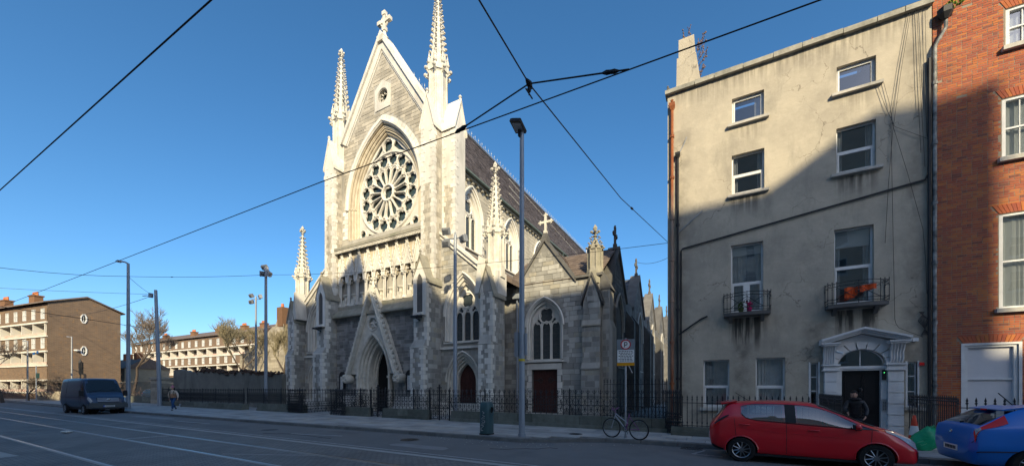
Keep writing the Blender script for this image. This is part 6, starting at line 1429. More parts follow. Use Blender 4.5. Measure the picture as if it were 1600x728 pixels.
for i in range(2600):
    X = rg.uniform(-72, -50); x, y = W(X + rg.gauss(0, .3), 50 + rg.gauss(0, 1.2)); z = abs(rg.gauss(0, .9)) + .3; a = rg.uniform(0, 6.28); m.tube([(x, y, z), (x + .25 * math.cos(a), y + .25 * math.sin(a), z + rg.uniform(.1, .5))], .012, 3, cap=False)
tag(m.build('hedge', twigr, norm=False), 'low reddish bare hedge along the front of the brick flats', 'hedge', kind='stuff')
x0, y0 = (-85.87, 13.48); x1, y1 = (-67.08, 16.91)
# ------------------------------------------------------------------ street furniture
def pole(name, lab, loc, h, r0, r1, mat=galv, cat='lamp post', n=12, lean=(0, 0), group=None, door=True):
    t = thing(name, lab, cat, loc, group); x, y, z = loc; m = MB(); tx, ty = x + lean[0], y + lean[1]
    m.tube([(x, y, z - .05), (x, y, z + .12)], r0 * 1.25, n); m.tube([(x, y, z), (x + lean[0] * .25, y + lean[1] * .25, z + h * .25), (tx, ty, z + h)], [r0, r0 * .9, r1], n); m.build('post', mat, t, smooth=40)
    if door: m = MB(); m.box(x - r0 * .5, x + r0 * .5, y - r0 * 1.02, y - r0 * .8, z + .5, z + 1.1); m.build('access_door', mat, t)
    return t
# main lamp with a square head
L1 = (-6.0, 11.7, .12); t = pole('street_lamp', 'tallest grey street lamp with a square dark head standing before the chapel', L1, 10.55, .11, .075, group='street lamps and masts')
m = MB(); x, y, z = -6.05, 11.62, 10.62; m.box(x - .04, x + .04, y - .05, y + .05, z - .1, z + .15); m.build('bracket', plast, t)
m = MB(); hx = Matrix.Rotation(R(18), 3, 'Y') @ Matrix.Rotation(R(-12), 3, 'X')
def rb(mb, c, sx, sy, sz, M3): mb.hexa([tuple(Vector(c) + M3 @ Vector(p)) for p in ((-sx, -sy, -sz), (sx, -sy, -sz), (sx, sy, -sz), (-sx, sy, -sz), (-sx, -sy, sz), (sx, -sy, sz), (sx, sy, sz), (-sx, sy, sz))])
rb(m, (x, y - .1, z + .2), .21, .27, .05, hx); rb(m, (x, y - .1, z + .27), .17, .22, .03, hx); hd = m.build('lamp_head', plast, t)
m = MB(); rb(m, (x, y - .1, z + .145), .17, .2, .006, hx); m.build('lens', clearlens, hd)
m = MB(); m.tube([(-6, 11.7, 2.74), (-6, 11.7, 2.82)], .112, 12); m.build('yellow_band', M('yellow_tape', (.7, .5, .05), bump=0), t)
for (dx, w_) in ((-.32, .1), (.0, .1)):
    m = MB(); m.box(-6.24, -6.12, 11.6, 11.8, 2.9, 3.75) if dx else m.box(-5.89, -5.83, 11.66, 11.78, 2.95, 3.7); m.build('speaker_box', galv, t)
# left tall lamp
t = pole('street_lamp', 'tall grey lamp post behind the van with a slim white arm', (-41.1, 11.7, .12), 11.5, .14, .09, group='street lamps and masts')
m = MB(); m.tube([(-41.1, 11.7, 11.6), (-41.35, 11.56, 11.75), (-41.6, 11.43, 11.78)], .06, 6); m.box(-41.95, -41.5, 11.2, 11.5, 11.74, 11.84); m.build('lamp_head', galvl, t)
t = pole('tram_pole', 'slanting thick grey tram pole beside the walking pedestrian', (-44.9, 14.9, .12), 10.6, .17, .12, lean=(-.45, -.15), cat='tram pole', group='tram poles')
m = MB(); m.tube([(-45.95, 14.75, 10.3), (-46.5, 14.2, 10.2)], .04, 5); m.box(-46.2, -46.0, 14.5, 14.8, 10.1, 10.5); m.build('bracket', galv, t)
t = pole('tram_pole', 'thick grey tram pole by the railing at the far left', (-85.5, 15.2, .12), 12.6, .28, .18, lean=(-.8, 0), cat='tram pole', group='tram poles')
m = MB(); m.tube([(-86.2, 15.2, 12.5), (-88.5, 14.4, 12.6)], .06, 5); m.build('bracket', galv, t)
for k, Y, hh, lb in ((-1.166, 50, 8.4, 'thin pale lamp post in front of the brick gable wall'), (-1.283, 48, 7.6, 'thin pale lamp post before the balconies at the left edge')):
    x, y = W(k * Y, Y); t = pole('street_lamp', lb, (x, y, .1), hh, .1, .07, galvl, door=False, group='street lamps and masts'); m = MB(); m.tube([(x, y, hh), (x - .6, y - .3, hh + .1)], .06, 5); m.build('lamp_head', galvl, t)
# floodlight masts that light the church
def flood(lab, loc, h, heads, r=.11):
    t = pole('floodlight_mast', lab, loc, h, r, r * .7, cat='floodlight mast', group='floodlight masts', door=False); x, y, z = loc; zt = z + h
    m = MB(); m.tube([(x - .75, y, zt - .1), (x + .75, y, zt - .25)], .035, 6); m.tube([(x, y, zt), (x, y, zt + .15)], .05, 6); m.build('crossbar', galv, t)
    for (dx, dz, rz, rx) in heads:
        m = MB(); M3 = Matrix.Rotation(R(rz), 3, 'Z') @ Matrix.Rotation(R(rx), 3, 'X'); rb(m, (x + dx, y, zt + dz), .2, .13, .16, M3); rb(m, (x + dx, y, zt + dz + .0), .23, .03, .19, M3); hd = m.build('floodlight', galvl, t)
        m = MB(); rb(m, Vector((x + dx, y, zt + dz)) + M3 @ Vector((0, .135, 0)), .17, .004, .13, M3); m.build('lens', clearlens, hd)
        m = MB()
        for k in range(4): rb(m, Vector((x + dx, y, zt + dz)) + M3 @ Vector((0, -.15, -.1 + .065 * k)), .17, .03, .008, M3)
        m.build('cooling_fins', galvl, hd)
flood('thin floodlight mast before the right aisle of the church', (-12.45, 16.4, .12), 9.9, ((-.62, .32, 20, 30), (-.62, -.35, 20, 20), (.55, -.3, -20, 15)), .12)
flood('taller floodlight mast left of the church with clustered heads', (-29.3, 15.75, .12), 10.1, ((-.15, .45, 10, 40), (-.35, .0, 60, 25), (.35, -.1, 120, 20), (.15, .2, -40, 20)), .13)
flood('smaller floodlight mast further behind the dark wall', (-38.5, 19.8, .12), 10.2, ((-.8, .25, 0, 30), (-.8, -.35, 10, 10), (.75, .0, -20, 20)), .11)
# traffic signal and small signs at far left
m = MB(); x, y = (-65.23, 14.5); t = pole('traffic_light', 'back of a dark traffic light rising behind the van roof', (x, y, .1), 3.4, .07, .06, ironb, 'traffic light', door=False)
m = MB(); m.box(x - .16, x + .2, y - .1, y + .2, 3.3, 4.7); rb(m, (x + .1, y, 4.35), .3, .03, .35, Matrix.Rotation(.3, 3, 'Z')); m.lathe((x, y, 4.6), [(.2, 0), (.1, .25), (.02, .5)], 6); m.build('signal_head', plast, t)
x, y = (-72.92, 12.58); t = pole('sign_post', 'grey post with small blue direction plates beside the thick pole at left', (x, y, .1), 4.3, .05, .05, galv, 'sign post', door=False)
m = MB(); m.box(x - .1, x + 1.3, y - .03, y + .03, 2.9, 3.5); m.build('sign_plate', M('dark_green_sign', (.02, .06, .06), bump=0), t)
x, y = (-71.41, 12.27)
m = MB(); m.box(x - 1.3, x - .5, y, y + .05, 5.7, 6.0); m.box(x + .4, x + 1.0, y, y + .05, 5.8, 6.1); m.build('blue_plate', M('blue_plate', (.02, .12, .35), bump=0), t)
# low fence, kerb block at far left
t = railing('bar_fence', 'low grey bar fence at the far left edge', (-103.54, 11.81), (-87.3, 16.12), .1, 1.4, .8, bars='spear', cat='fence', posts=False)
t = railing('iron_railing', 'tall dark railing in front of the brick flats behind the van', (-78.82, 13.92), (-66.25, 17.36), .5, 2.2, .28, bars='spear', posts=False)
x0, y0 = (-78.82, 13.92); x1, y1 = (-66.25, 17.36); t = thing('garden_wall', 'low sunlit stone wall under the railing behind the van', 'low wall', (x0, y0, .1)); d_ = Vector((x1 - x0, y1 - y0)); Lw = d_.length; d_.normalize()
for i in range(7):
    a, b = Lw * i / 7 + .02, Lw * (i + 1) / 7 - .02; q = [(x0 + d_.x * a, y0 + d_.y * a), (x0 + d_.x * b, y0 + d_.y * b), (x0 + d_.x * b - d_.y * .4, y0 + d_.y * b + d_.x * .4), (x0 + d_.x * a - d_.y * .4, y0 + d_.y * a + d_.x * .4)]; hgt = 1.25 if i < 3 else .9
    m = MB(); m.hexa([(px, py - .3, .1) for px, py in q] + [(px, py - .3, hgt) for px, py in q]); m.build('stone_block', oldstone, t)
# litter bin
bx_, by_ = -7.42, 11.66; t = thing('litter_bin', 'dark green litter bin with white graffiti near the kerb', 'litter bin', (bx_, by_, .12))
m = MB(); n = 20
def binring(w_, dp, z, k=.0): return [(bx_ + w_ * math.copysign(abs(math.cos(a)) ** .6, math.cos(a)), by_ + dp * math.copysign(abs(math.sin(a)) ** .6, math.sin(a)), z) for a in [2 * PI * i / n for i in range(n)]]
rings = [(.2, .22, .16), (.215, .235, .2), (.215, .235, .85), (.215, .235, 1.1), (.205, .225, 1.22), (.17, .19, 1.3), (.1, .11, 1.33), (.01, .01, 1.335)]
for a in rings: m.v += binring(*a)
m.f = [(i * n + k, i * n + (k + 1) % n, (i + 1) * n + (k + 1) % n, (i + 1) * n + k) for i in range(len(rings) - 1) for k in range(n)]
bing = M('bin_green', (.06, .12, .13), (.045, .09, .1), rough=.4, sc_=3, bump=.1, dirt=(.12, .13, .12), dirt_amt=.3)
b = m.build('body', bing, t, smooth=40)
m = MB(); m.lathe((bx_ + .217, by_ - .02, 1.02), [(.13, -.004), (.1, .012), (.01, .013)], 14, axis='x'); m.build('opening', interior, t)
m = MB(); m.tube([(bx_ + .226, by_ - .02 + .125 * math.cos(a / 16 * 2 * PI), 1.02 + .125 * math.sin(a / 16 * 2 * PI)) for a in range(16)], .014, 5, closed=True); m.build('opening_rim', bing, t)
m = MB(); m.box(bx_ - .19, bx_ + .19, by_ - .2, by_ + .2, .1, .17); m.build('base', plast, t)
m = MB(); gp = M('white_graffiti', (.6, .62, .62), bump=0)
for pts in (((.0, .3), (-.07, .27), (-.09, .36), (-.02, .4)), ((-.1, .47), (.03, .43), (-.08, .53), (.05, .52)), ((-.07, .6), (.05, .56), (.06, .64), (-.06, .63)), ((.06, .72), (-.07, .69), (-.02, .76), (.07, .79), (-.04, .83)), ((-.02, .88), (.04, .92), (-.04, .97))):
    m.tube([catmull([(bx_ + a, by_ - .241, z) for a, z in pts], k * (len(pts) - 1) / 8) for k in range(9)], .007, 4)
m.build('graffiti', gp, t)
# parking sign
sx, sy = -2.76, 13.1; t = thing('parking_sign', 'grey pole with a ringed P parking sign and amber strip beside the bicycle', 'parking sign', (sx, sy, .12))
m = MB(); m.tube([(sx, sy, .1), (sx, sy, 3.5)], .03, 8); m.tube([(sx, sy, .12), (sx, sy, .2)], .045, 8); m.build('post', galvl, t, smooth=40)
Rz = Matrix.Rotation(R(14), 3, 'Z')
def sp_(a, z, d=0): v_ = Rz @ Vector((a, d - .045, 0)); return (sx + v_.x, sy + v_.y, z - .1)
def sbox(mb, a0, a1, z0, z1, d0, d1): mb.hexa([sp_(a0, z0, d0), sp_(a1, z0, d0), sp_(a1, z0, d1), sp_(a0, z0, d1), sp_(a0, z1, d0), sp_(a1, z1, d0), sp_(a1, z1, d1), sp_(a0, z1, d1)])
sz_ = -.1
m = MB(); sbox(m, -.29, .29, 2.66, 3.56, 0, .012); pl_ = m.build('sign_plate', M('grey_sign', (.22, .25, .27), bump=0), t)
m = MB(); sbox(m, -.27, .27, 2.775, 3.2, -.003, -.001); m.build('white_panel', whitep, pl_)
m = MB(); sbox(m, -.285, .285, 2.665, 2.765, -.003, -.001); m.build('amber_strip', M('amber_strip', (.75, .33, .01), bump=0), pl_)
m = MB(); m.add([sp_(.165 * math.cos(a / 24 * 2 * PI), 3.38 + .165 * math.sin(a / 24 * 2 * PI), -.003) for a in range(24)], [tuple(range(24))]); m.build('white_disc', whitep, pl_)
m = MB(); co = lambda r, n=24: [(r * math.cos(a / n * 2 * PI), 3.38 + r * math.sin(a / n * 2 * PI)) for a in range(n)]
plate(m, [co(.168), co(.133)], lambda a, z, d: sp_(a, z, d), -.007, -.003); m.build('red_ring', M('sign_red', (.5, .02, .03), bump=0), pl_)
m = MB(); plate(m, [[(-.05, 3.29), (-.022, 3.29), (-.022, 3.35), (.02, 3.35), (.048, 3.37), (.058, 3.41), (.048, 3.45), (.02, 3.468), (-.05, 3.468)], [(-.022, 3.375), (-.022, 3.443), (.015, 3.443), (.03, 3.43), (.033, 3.41), (.03, 3.39), (.015, 3.375)]], lambda a, z, d: sp_(a, z, d), -.009, -.003)
m.build('letter_P', ironb, pl_)
m = MB(); rg = random.Random(6)
for i in range(7):
    a = -.23 + (.05 if i in (2, 4, 6) else 0)
    while a < .22 - (.06 if i in (2, 4, 6) else 0): wl_ = rg.uniform(.03, .09); sbox(m, a, min(a + wl_, .24), 3.14 - i * .053, 3.162 - i * .053, -.005, -.003); a += wl_ + .018
stuff(m.build('small_print', ironb, pl_))
m = MB(); m.tube([sp_(.1, 2.66), sp_(.22, 2.42)], .012, 4); m.build('cable_tie', whitep, t)
# bicycle leaning on the sign pole
fw, rw = Vector((-3.22, 13.02, .12 + .33)), Vector((-2.27, 12.78, .12 + .33)); d_ = (rw - fw).normalized(); 
t = thing('bicycle', 'silver and purple bicycle locked against the parking sign pole', 'bicycle', (fw.x, fw.y, .12))
def bp(a, z): v_ = fw + d_ * a; return (v_.x, v_.y, .12 + z)
silver = M('silver_bike_paint', (.5, .52, .56), rough=.3, metal=.4, bump=0); purple = M('purple_bike_paint', (.25, .08, .24), rough=.3, bump=0)
Lb = (rw - fw).length
for c in (0, Lb):
    m = MB(); m.tube([bp(c + .32 * math.cos(a / 28 * 2 * PI), .33 + .32 * math.sin(a / 28 * 2 * PI)) for a in range(28)], .02, 6, closed=True); wh = m.build('tyre', rubber, t)
    m = MB(); m.tube([bp(c + .295 * math.cos(a / 28 * 2 * PI), .33 + .295 * math.sin(a / 28 * 2 * PI)) for a in range(28)], .01, 4, closed=True); m.tube([bp(c, .33), tuple(Vector(bp(c, .33)) + Vector((.1, .4, 0)) * .1)], .025, 6)
    for k in range(14): m.tube([bp(c, .33), bp(c + .29 * math.cos(k / 14 * 2 * PI), .33 + .29 * math.sin(k / 14 * 2 * PI))], .0022, 3, cap=False)
    m.build('rim', alloy, wh)
m = MB(); m.tube([bp(0, .33), bp(.1, .62), bp(.17, .85)], .014, 6); m.tube([bp(.14, .76), bp(.52, .33)], .02, 6); m.tube([bp(.16, .82), bp(.6, .52)], .016, 6); m.build('front_frame', silver, t)
m = MB(); m.tube([bp(.52, .33), bp(.66, .86)], .016, 6); m.tube([bp(.52, .33), bp(Lb, .33)], .011, 5); m.tube([bp(.64, .76), bp(Lb, .33)], .011, 5); m.tube([bp(.6, .52), bp(.52, .33)], .016, 5); m.build('rear_frame', purple, t)
m = MB(); m.tube([bp(.17, .84), bp(.1, .96), bp(.04, 1.02)], .012, 5); px_ = Vector((-.2, -.9, 0)).normalized() * .26; c_ = Vector(bp(.09, .95)); m.tube([tuple(c_ + px_ + Vector((.06, 0, .08))), tuple(c_ + px_ * .6), tuple(c_ - px_ * .6), tuple(c_ - px_ + Vector((.06, 0, .08)))], .013, 5); m.build('handlebar', purple, t)
m = MB(); m.ball(bp(.68, .92), .1, 8, 5, (1.3, .7, .35)); m.tube([bp(.66, .82), bp(.67, .9)], .013, 5); m.build('saddle', plast, t)
m = MB(); m.tube([tuple(Vector(bp(.52 + .09 * math.cos(a / 12 * 2 * PI), .33 + .09 * math.sin(a / 12 * 2 * PI))) + Vector((0, -.03, 0))) for a in range(12)], .008, 4, closed=True)
c_ = Vector(bp(.52, .33)); m.tube([tuple(c_ + Vector((0, -.06, 0))), tuple(c_ + Vector((.08, -.07, -.14))), tuple(c_ + Vector((.1, -.16, -.15)))], .01, 4); m.tube([tuple(c_ + Vector((0, .05, 0))), tuple(c_ + Vector((-.08, .06, .14))), tuple(c_ + Vector((-.1, .14, .15)))], .01, 4); m.build('crankset', plast, t)
# traffic cone and green bag
x, y = 5.15, 15.7; t = thing('traffic_cone', 'orange and white traffic cone standing by the door step', 'traffic cone', (x, y, .15))
m = MB(); m.box(x - .2, x + .2, y - .2, y + .2, .15, .19); m.lathe((x, y, .19), [(.15, 0), (.118, .22)], 14); m.lathe((x, y, .19), [(.078, .5), (.035, .8), (.025, .81)], 14); cone_o = M('cone_orange', (.75, .075, .03), rough=.5, bump=0); m.build('cone', cone_o, t, smooth=40)
m = MB(); m.lathe((x, y, .19), [(.119, .22), (.079, .5)], 14); m.build('white_sleeve', whitep, t, smooth=40)
x, y = 4.84, 14.5; m = MB(); n = 16; rg = random.Random(4); NZ = 8
gr = M('green_plastic_sack', (.012, .36, .17), (.01, .26, .11), rough=.4, bump=.6, bs=9, dist=.03)
vs = []
for i in range(NZ + 1):
    z = i / NZ; rr = (.22, .25, .26, .25, .23, .22, .19, .15, .06)[i]
    for k in range(n): a = 2 * PI * k / n; f = rr * (1 + .12 * math.sin(3 * a + i) + rg.uniform(-.06, .06)); vs.append((x + f * 1.15 * math.cos(a) + .22 * z, y + f * .8 * math.sin(a), .12 + .62 * z + .05 * math.sin(2 * a) * z))
m.add(vs, [(i * n + k, i * n + (k + 1) % n, (i + 1) * n + (k + 1) % n, (i + 1) * n + k) for i in range(NZ) for k in range(n)] + [tuple(range(NZ * n, NZ * n + n))])
bag = m.build('rubbish_bag', gr, smooth=True, loc=(x, y, .12)); tag(bag, 'full bright green rubbish bag slumped on the pavement between the cars', 'rubbish bag')
m = MB(); m.tube([(x - .12, y - .26, .33), (x, y - .27, .4), (x + .08, y - .265, .33), (x - .02, y - .27, .28)], .008, 3, closed=True); m.build('drawstring', M('pale_green', (.1, .4, .2), bump=0), bag); m = MB(); m.tube([(x + .24, y, .72), (x + .3, y, .8), (x + .34, y + .02, .72)], .02, 5); m.build('tie', bpy.data.materials['pale_green'], bag)
m = MB(); m.box(3.3, 3.36, 0, 0, 0, 0) if 0 else None
# ------------------------------------------------------------------ vehicles
def car_shell(keys, sub=5, sm=True):
    """keys: (x, zb, wb, zs, ws, zt, wt, zr, wr, zc): sections from tail to nose"""
    def prof(k):
        x, zb, wb, zs, ws, zt, wt, zr, wr, zc = k
        return [(0, zb), (wb * .75, zb), (wb, zb + .05), (ws, zs), ((ws * 1.6 + wt * .4) / 2, (zs + zt) / 2), (wt, zt), ((wt + wr) / 2 + .018, (zt + zr) / 2), (wr, zr), (wr * .86, zr + (zc - zr) * .55), (wr * .5, zr + (zc - zr) * .88), (0, zc)]
    def S(i, k):   # i: continuous station index, k: continuous profile index
        kk = catmull(keys, i); P = prof(kk); p = catmull(P, k); return Vector((kk[0], max(0, p[0]) if k < 10 else 0, p[1]))
    return S
def build_shell(S, nst, name, mat, parent, wheels=(), wr_=.34, hw=.86, sub=5, kk=2, openings=()):
    if openings: sub, kk = 10, 4
    m = MB(); NK = 10 * kk; NI = (nst - 1) * sub; grid = []
    for i in range(NI + 1):
        row = []
        for k in range(NK + 1): row.append(S(i / sub, k / kk))
        full = [Vector((p.x, -p.y, p.z)) for p in row[::-1]][:-1] + row[:-1]
        grid.append(full)
    n = len(grid[0])
    m.add([p for r in grid for p in r], [(i * n + k, i * n + (k + 1) % n, (i + 1) * n + (k + 1) % n, (i + 1) * n + k) for i in range(NI) for k in range(n)] + [tuple(range(n))[::-1], tuple(range(NI * n, NI * n + n))])
    o = m.build(name, mat, parent, smooth=32)
    if openings:      # window openings are marked first and cut out after the wheel arches
        o.data.materials.append(cglass)
        def inp(st, x, y):
            for (a, l0, h0), (b, l1, h1) in zip(st, st[1:]):
                if a <= x <= b: f = (x - a) / (b - a); return l0 + (l1 - l0) * f + .06 < y < h0 + (h1 - h0) * f - .04
            return False
        for f in o.data.polygons[:NI * n]:
            i, c = divmod(f.index, n); st = (i + .5) / sub; k = (NK - 1 - c if c < NK else c - NK) + .5; k = k / kk
            if any(inp(q, st, k) for q in openings): f.material_index = 1
    if wheels:
        c = MB()
        for x in wheels:
            for s in (-1, 1): c.lathe((x, s * (hw - .16), wr_ - .02), [(wr_ + .045, -.17), (wr_ + .045, .4)] if s > 0 else [(wr_ + .045, -.4), (wr_ + .045, .17)], 28, axis='y')
        co = c.build('cutter', plast, None); md = o.modifiers.new('b', 'BOOLEAN'); md.operation = 'DIFFERENCE'; md.object = co; md.solver = 'EXACT'
        bpy.context.view_layer.update(); dg = bpy.context.evaluated_depsgraph_get(); me = bpy.data.meshes.new_from_object(o.evaluated_get(dg)); o.modifiers.clear(); o.data = me
        bpy.data.objects.remove(co)
    if openings:
        bm = bmesh.new(); bm.from_mesh(o.data); bmesh.ops.delete(bm, geom=[f for f in bm.faces if f.material_index == 1], context='FACES'); bm.to_mesh(o.data); bm.free(); o.data.materials.pop(index=1)
    return o
def cabin(parent, x0, x1, xs, w_=.7, zb=.26, zt=.86):
    m = MB(); m.box(x0, x1, -w_, w_, zb, zb + .25); m.box(x0, x1, -w_ - .05, -w_, zb, zt); m.box(x0, x1, w_, w_ + .05, zb, zt); m.box(x1 - .25, x1 + .1, -w_, w_, zb, zt + .02); m.build('cabin_lining', interior, parent)
    for x in xs:
        for s in (-1, 1):
            m = MB(); m.hexa([(x, s * .36 - .22, .5), (x + .5, s * .36 - .22, .55), (x + .5, s * .36 + .22, .55), (x, s * .36 + .22, .5), (x, s * .36 - .22, .62), (x + .5, s * .36 - .22, .68), (x + .5, s * .36 + .22, .68), (x, s * .36 + .22, .62)])
            m.hexa([(x, s * .36 - .22, .55), (x + .12, s * .36 - .22, .6), (x + .12, s * .36 + .22, .6), (x, s * .36 + .22, .55), (x - .16, s * .36 - .17, 1.12), (x - .07, s * .36 - .17, 1.14), (x - .07, s * .36 + .17, 1.14), (x - .16, s * .36 + .17, 1.12)]); m.box(x - .19, x - .1, s * .36 - .11, s * .36 + .11, 1.15, 1.32); m.build('seat', M('grey_seat', (.05, .05, .055)) if 'grey_seat' not in bpy.data.materials else bpy.data.materials['grey_seat'], parent)
    m = MB(); m.tube([(x1 - .35, .36 + .18 * math.cos(a / 14 * 2 * PI), .95 + .17 * math.sin(a / 14 * 2 * PI)) for a in range(14)], .014, 5, closed=True); m.build('steering_wheel', plast, parent)
def patch(S, st, name, mat, parent, side=0, off=.006, nk=4, both=False, ni=None):
    """a panel lying on the shell; st: list of (station, k_lo, k_hi)"""
    m = MB()
    for s in ((-1, 1) if both else ((-1,) if side == 0 else (1,))):
        ni_ = ni or (len(st) - 1) * 4; pts = []
        for i in range(ni_ + 1):
            f = i / ni_ * (len(st) - 1); j = min(int(f), len(st) - 2); g = f - j; a = [st[j][q] + (st[j + 1][q] - st[j][q]) * g for q in range(3)]
            for k in range(nk + 1):
                kk = a[1] + (a[2] - a[1]) * k / nk; p = S(a[0], kk); e = .02; px_ = S(min(a[0] + e, 99), kk) - p; pk = S(a[0], min(kk + e, 10)) - S(a[0], min(kk + e, 10) - e); nn = px_.cross(pk)
                nn = nn.normalized() if nn.length > 1e-9 else Vector((0, 0, 1))
                if nn.y < -.001 or (abs(nn.y) <= .001 and nn.z < 0): nn = -nn
                p = p + nn * off; pts.append((p.x, p.y * s, p.z))
        m.add(pts, [(i * (nk + 1) + k, (i + 1) * (nk + 1) + k, (i + 1) * (nk + 1) + k + 1, i * (nk + 1) + k + 1) for i in range(ni_) for k in range(nk)])
    return m.build(name, mat, parent, smooth=True, norm=False)
def wheel(parent, x, y, r, w_=.19, spokes=10, s=-1, rimr=.66, hub=alloy):
    m = MB(); m.lathe((x, y, r), [(r * .68, -w_ / 2), (r * .93, -w_ / 2), (r, -w_ * .36), (r, w_ * .36), (r * .93, w_ / 2), (r * .68, w_ / 2)], 28, axis='y', cap=False); t = m.build('wheel', rubber, parent, smooth=40)
    m = MB(); yo = y + s * w_ * .40
    m.tube([(x + r * rimr * math.cos(a / 28 * 2 * PI), yo, r + r * rimr * math.sin(a / 28 * 2 * PI)) for a in range(28)], .014, 5, closed=True)
    for k in range(spokes):
        a = 2 * PI * k / spokes + .2; m.tube([(x + .04 * math.cos(a), yo + s * .0, r + .04 * math.sin(a)), (x + r * rimr * math.cos(a), yo, r + r * rimr * math.sin(a))], [.016, .013], 5)
    m.lathe((x, yo, r), [(.05, -.02), (.05, .015), (.02, .02)], 10, axis='y'); m.build('rim', hub, t, smooth=40)
    m = MB(); m.lathe((x, y + s * .01, r), [(r * .67, -.03), (r * .67, .03)], 20, axis='y'); m.build('brake_disc', plast, t); return t
def handle(S, st, k, parent, mat, side=0):
    p = S(st, k); s = -1 if side == 0 else 1; m = MB(); m.tube([(p.x - .1, s * (p.y + .0), p.z), (p.x - .09, s * (p.y + .03), p.z + .004), (p.x + .09, s * (p.y + .03), p.z), (p.x + .1, s * (p.y), p.z)], .014, 6); m.build('door_handle', mat, parent, smooth=True)
def seam(S, st, k0, k1, parent, side=0, n=8, w_=.006):
    s = -1 if side == 0 else 1; m = MB(); pts = []
    for i in range(n + 1): a = st[0] + (st[1] - st[0]) * i / n; k = k0 + (k1 - k0) * i / n; p = S(a, k); pts.append((p.x, s * (p.y + .001), p.z))
    m.tube(pts, w_, 4); m.build('panel_gap', plast, parent)
# keys x, zb, wb, zs, ws, zt, wt, zr, wr, zc
def place(t, x, y, rz, z=.0): t.location = (x, y, z); t.rotation_euler = (0, 0, R(rz))
KR = [(.0, .50, .50, .58, .60, .74, .62, .80, .58, .82), (.06, .33, .66, .55, .74, .86, .72, .93, .66, .95), (.22, .26, .76, .55, .83, .95, .80, 1.14, .66, 1.17), (.46, .24, .80, .55, .845, 1.03, .82, 1.40, .60, 1.445), (.72, .2, .80, .55, .85, 1.03, .825, 1.42, .60, 1.475),
      (1.4, .18, .80, .5, .85, .995, .83, 1.435, .60, 1.505), (2.1, .18, .80, .5, .85, .95, .83, 1.39, .61, 1.475), (2.55, .18, .80, .5, .85, .925, .83, 1.24, .64, 1.335), (3.0, .18, .80, .5, .85, .90, .82, 1.03, .69, 1.10), (3.25, .2, .80, .5, .85, .875, .80, .95, .70, .985),
      (3.62, .2, .79, .48, .83, .74, .74, .82, .64, .87), (3.86, .2, .70, .45, .72, .60, .64, .69, .56, .72), (3.95, .28, .5, .4, .52, .5, .46, .56, .40, .58)]
red = thing('parked_car', 'red five door hatchback parked in front of the grey house', 'car', (0, 0, 0)); S = car_shell(KR)
RW = [[(4.05, 5.5, 6.4), (4.3, 5.2, 6.8), (4.6, 5.14, 6.86), (5.22, 5.12, 6.88)], [(5.6, 5.12, 6.88), (6, 5.12, 6.88), (7, 5.12, 6.8), (7.7, 5.15, 6.35)], [(6.3, 7.45, 10.2), (7, 7.3, 10.2), (8, 7.2, 10.2), (8.85, 7.2, 10.2)], [(1.5, 7.2, 10.2), (2, 7.25, 10.2), (2.7, 7.4, 10.2)]]
body = build_shell(S, len(KR), 'body', redp, red, (.7, 3.2), .30, .85, openings=RW); cabin(red, .6, 2.9, (.95, 1.85))
patch(S, [(3.95, 5.9, 6.6), (4.15, 5.35, 6.8), (4.4, 5.14, 6.86), (4.85, 5.12, 6.88), (5.27, 5.12, 6.88)], 'rear_side_window', tintg, red, 0)
patch(S, [(5.55, 5.12, 6.9), (6, 5.12, 6.88), (7, 5.12, 6.8), (7.72, 5.15, 6.3), (7.9, 5.2, 5.6)], 'front_side_window', tintg, red, 0)
patch(S, [(5.27, 5.12, 6.88), (5.55, 5.12, 6.9)], 'window_pillar', plast, red, 0, .005)
patch(S, [(1.0, 1.2, 2.3), (1.6, 1.2, 2.2), (2.4, 1.1, 2.05)], 'rear_bumper_trim', plast, red, 0, .006)
patch(S, [(3.0, 1.6, 2.02), (9.4, 1.6, 2.02)], 'sill_trim', plast, red, 0, .004)
patch(S, [(7.95, 5.12, 6.0), (8.6, 5.2, 5.7), (9.0, 5.3, 5.45)], 'corner_window', cglass, red, 0)
patch(S, [(3.95, 5.9, 6.6), (4.15, 5.35, 6.8), (4.4, 5.14, 6.86), (4.85, 5.12, 6.88), (5.27, 5.12, 6.88)], 'far_window', tintg, red, 1); patch(S, [(5.55, 5.12, 6.9), (6, 5.12, 6.88), (7, 5.12, 6.8), (7.72, 5.15, 6.3)], 'far_window', tintg, red, 1); patch(S, [(5.27, 5.12, 6.88), (5.55, 5.12, 6.9)], 'window_pillar', plast, red, 1, .005)
patch(S, [(6.25, 7.35, 10), (7, 7.2, 10), (8, 7.1, 10), (8.9, 7.1, 10)], 'windscreen', tintg, red, both=True)
patch(S, [(1.4, 7.1, 10), (2, 7.15, 10), (2.75, 7.3, 10)], 'rear_window', tintg, red, both=True)
patch(S, [(1.05, 4.3, 5.6), (1.5, 4.6, 5.9), (2.0, 4.95, 5.8), (2.35, 5.3, 5.5)], 'tail_light', redlens, red, 0, .012); patch(S, [(1.05, 4.3, 5.6), (1.5, 4.6, 5.9), (2.0, 4.95, 5.8)], 'tail_light', redlens, red, 1, .012)
patch(S, [(1.5, 4.9, 5.3), (2.0, 5.15, 5.75), (2.9, 5.5, 5.68)], 'light_trim', plast, red, 0, .016); patch(S, [(9.35, 5.5, 7.0), (10.0, 4.9, 7.3), (10.6, 4.2, 7.0), (11.1, 3.9, 6.2)], 'headlight', clearlens, red, 0, .01); patch(S, [(11.15, 1.6, 2.9), (11.6, 1.6, 2.9), (12, 1.6, 2.9)], 'air_intake', plast, red, both=True); patch(S, [(9.6, 5.5, 7.6), (10.3, 5.2, 7.4), (10.9, 4.6, 7.0)], 'headlight', clearlens, red, 1, .01)
patch(S, [(11.1, 2.6, 3.5), (11.5, 2.6, 3.5)], 'fog_light', plast, red, 0, .01)
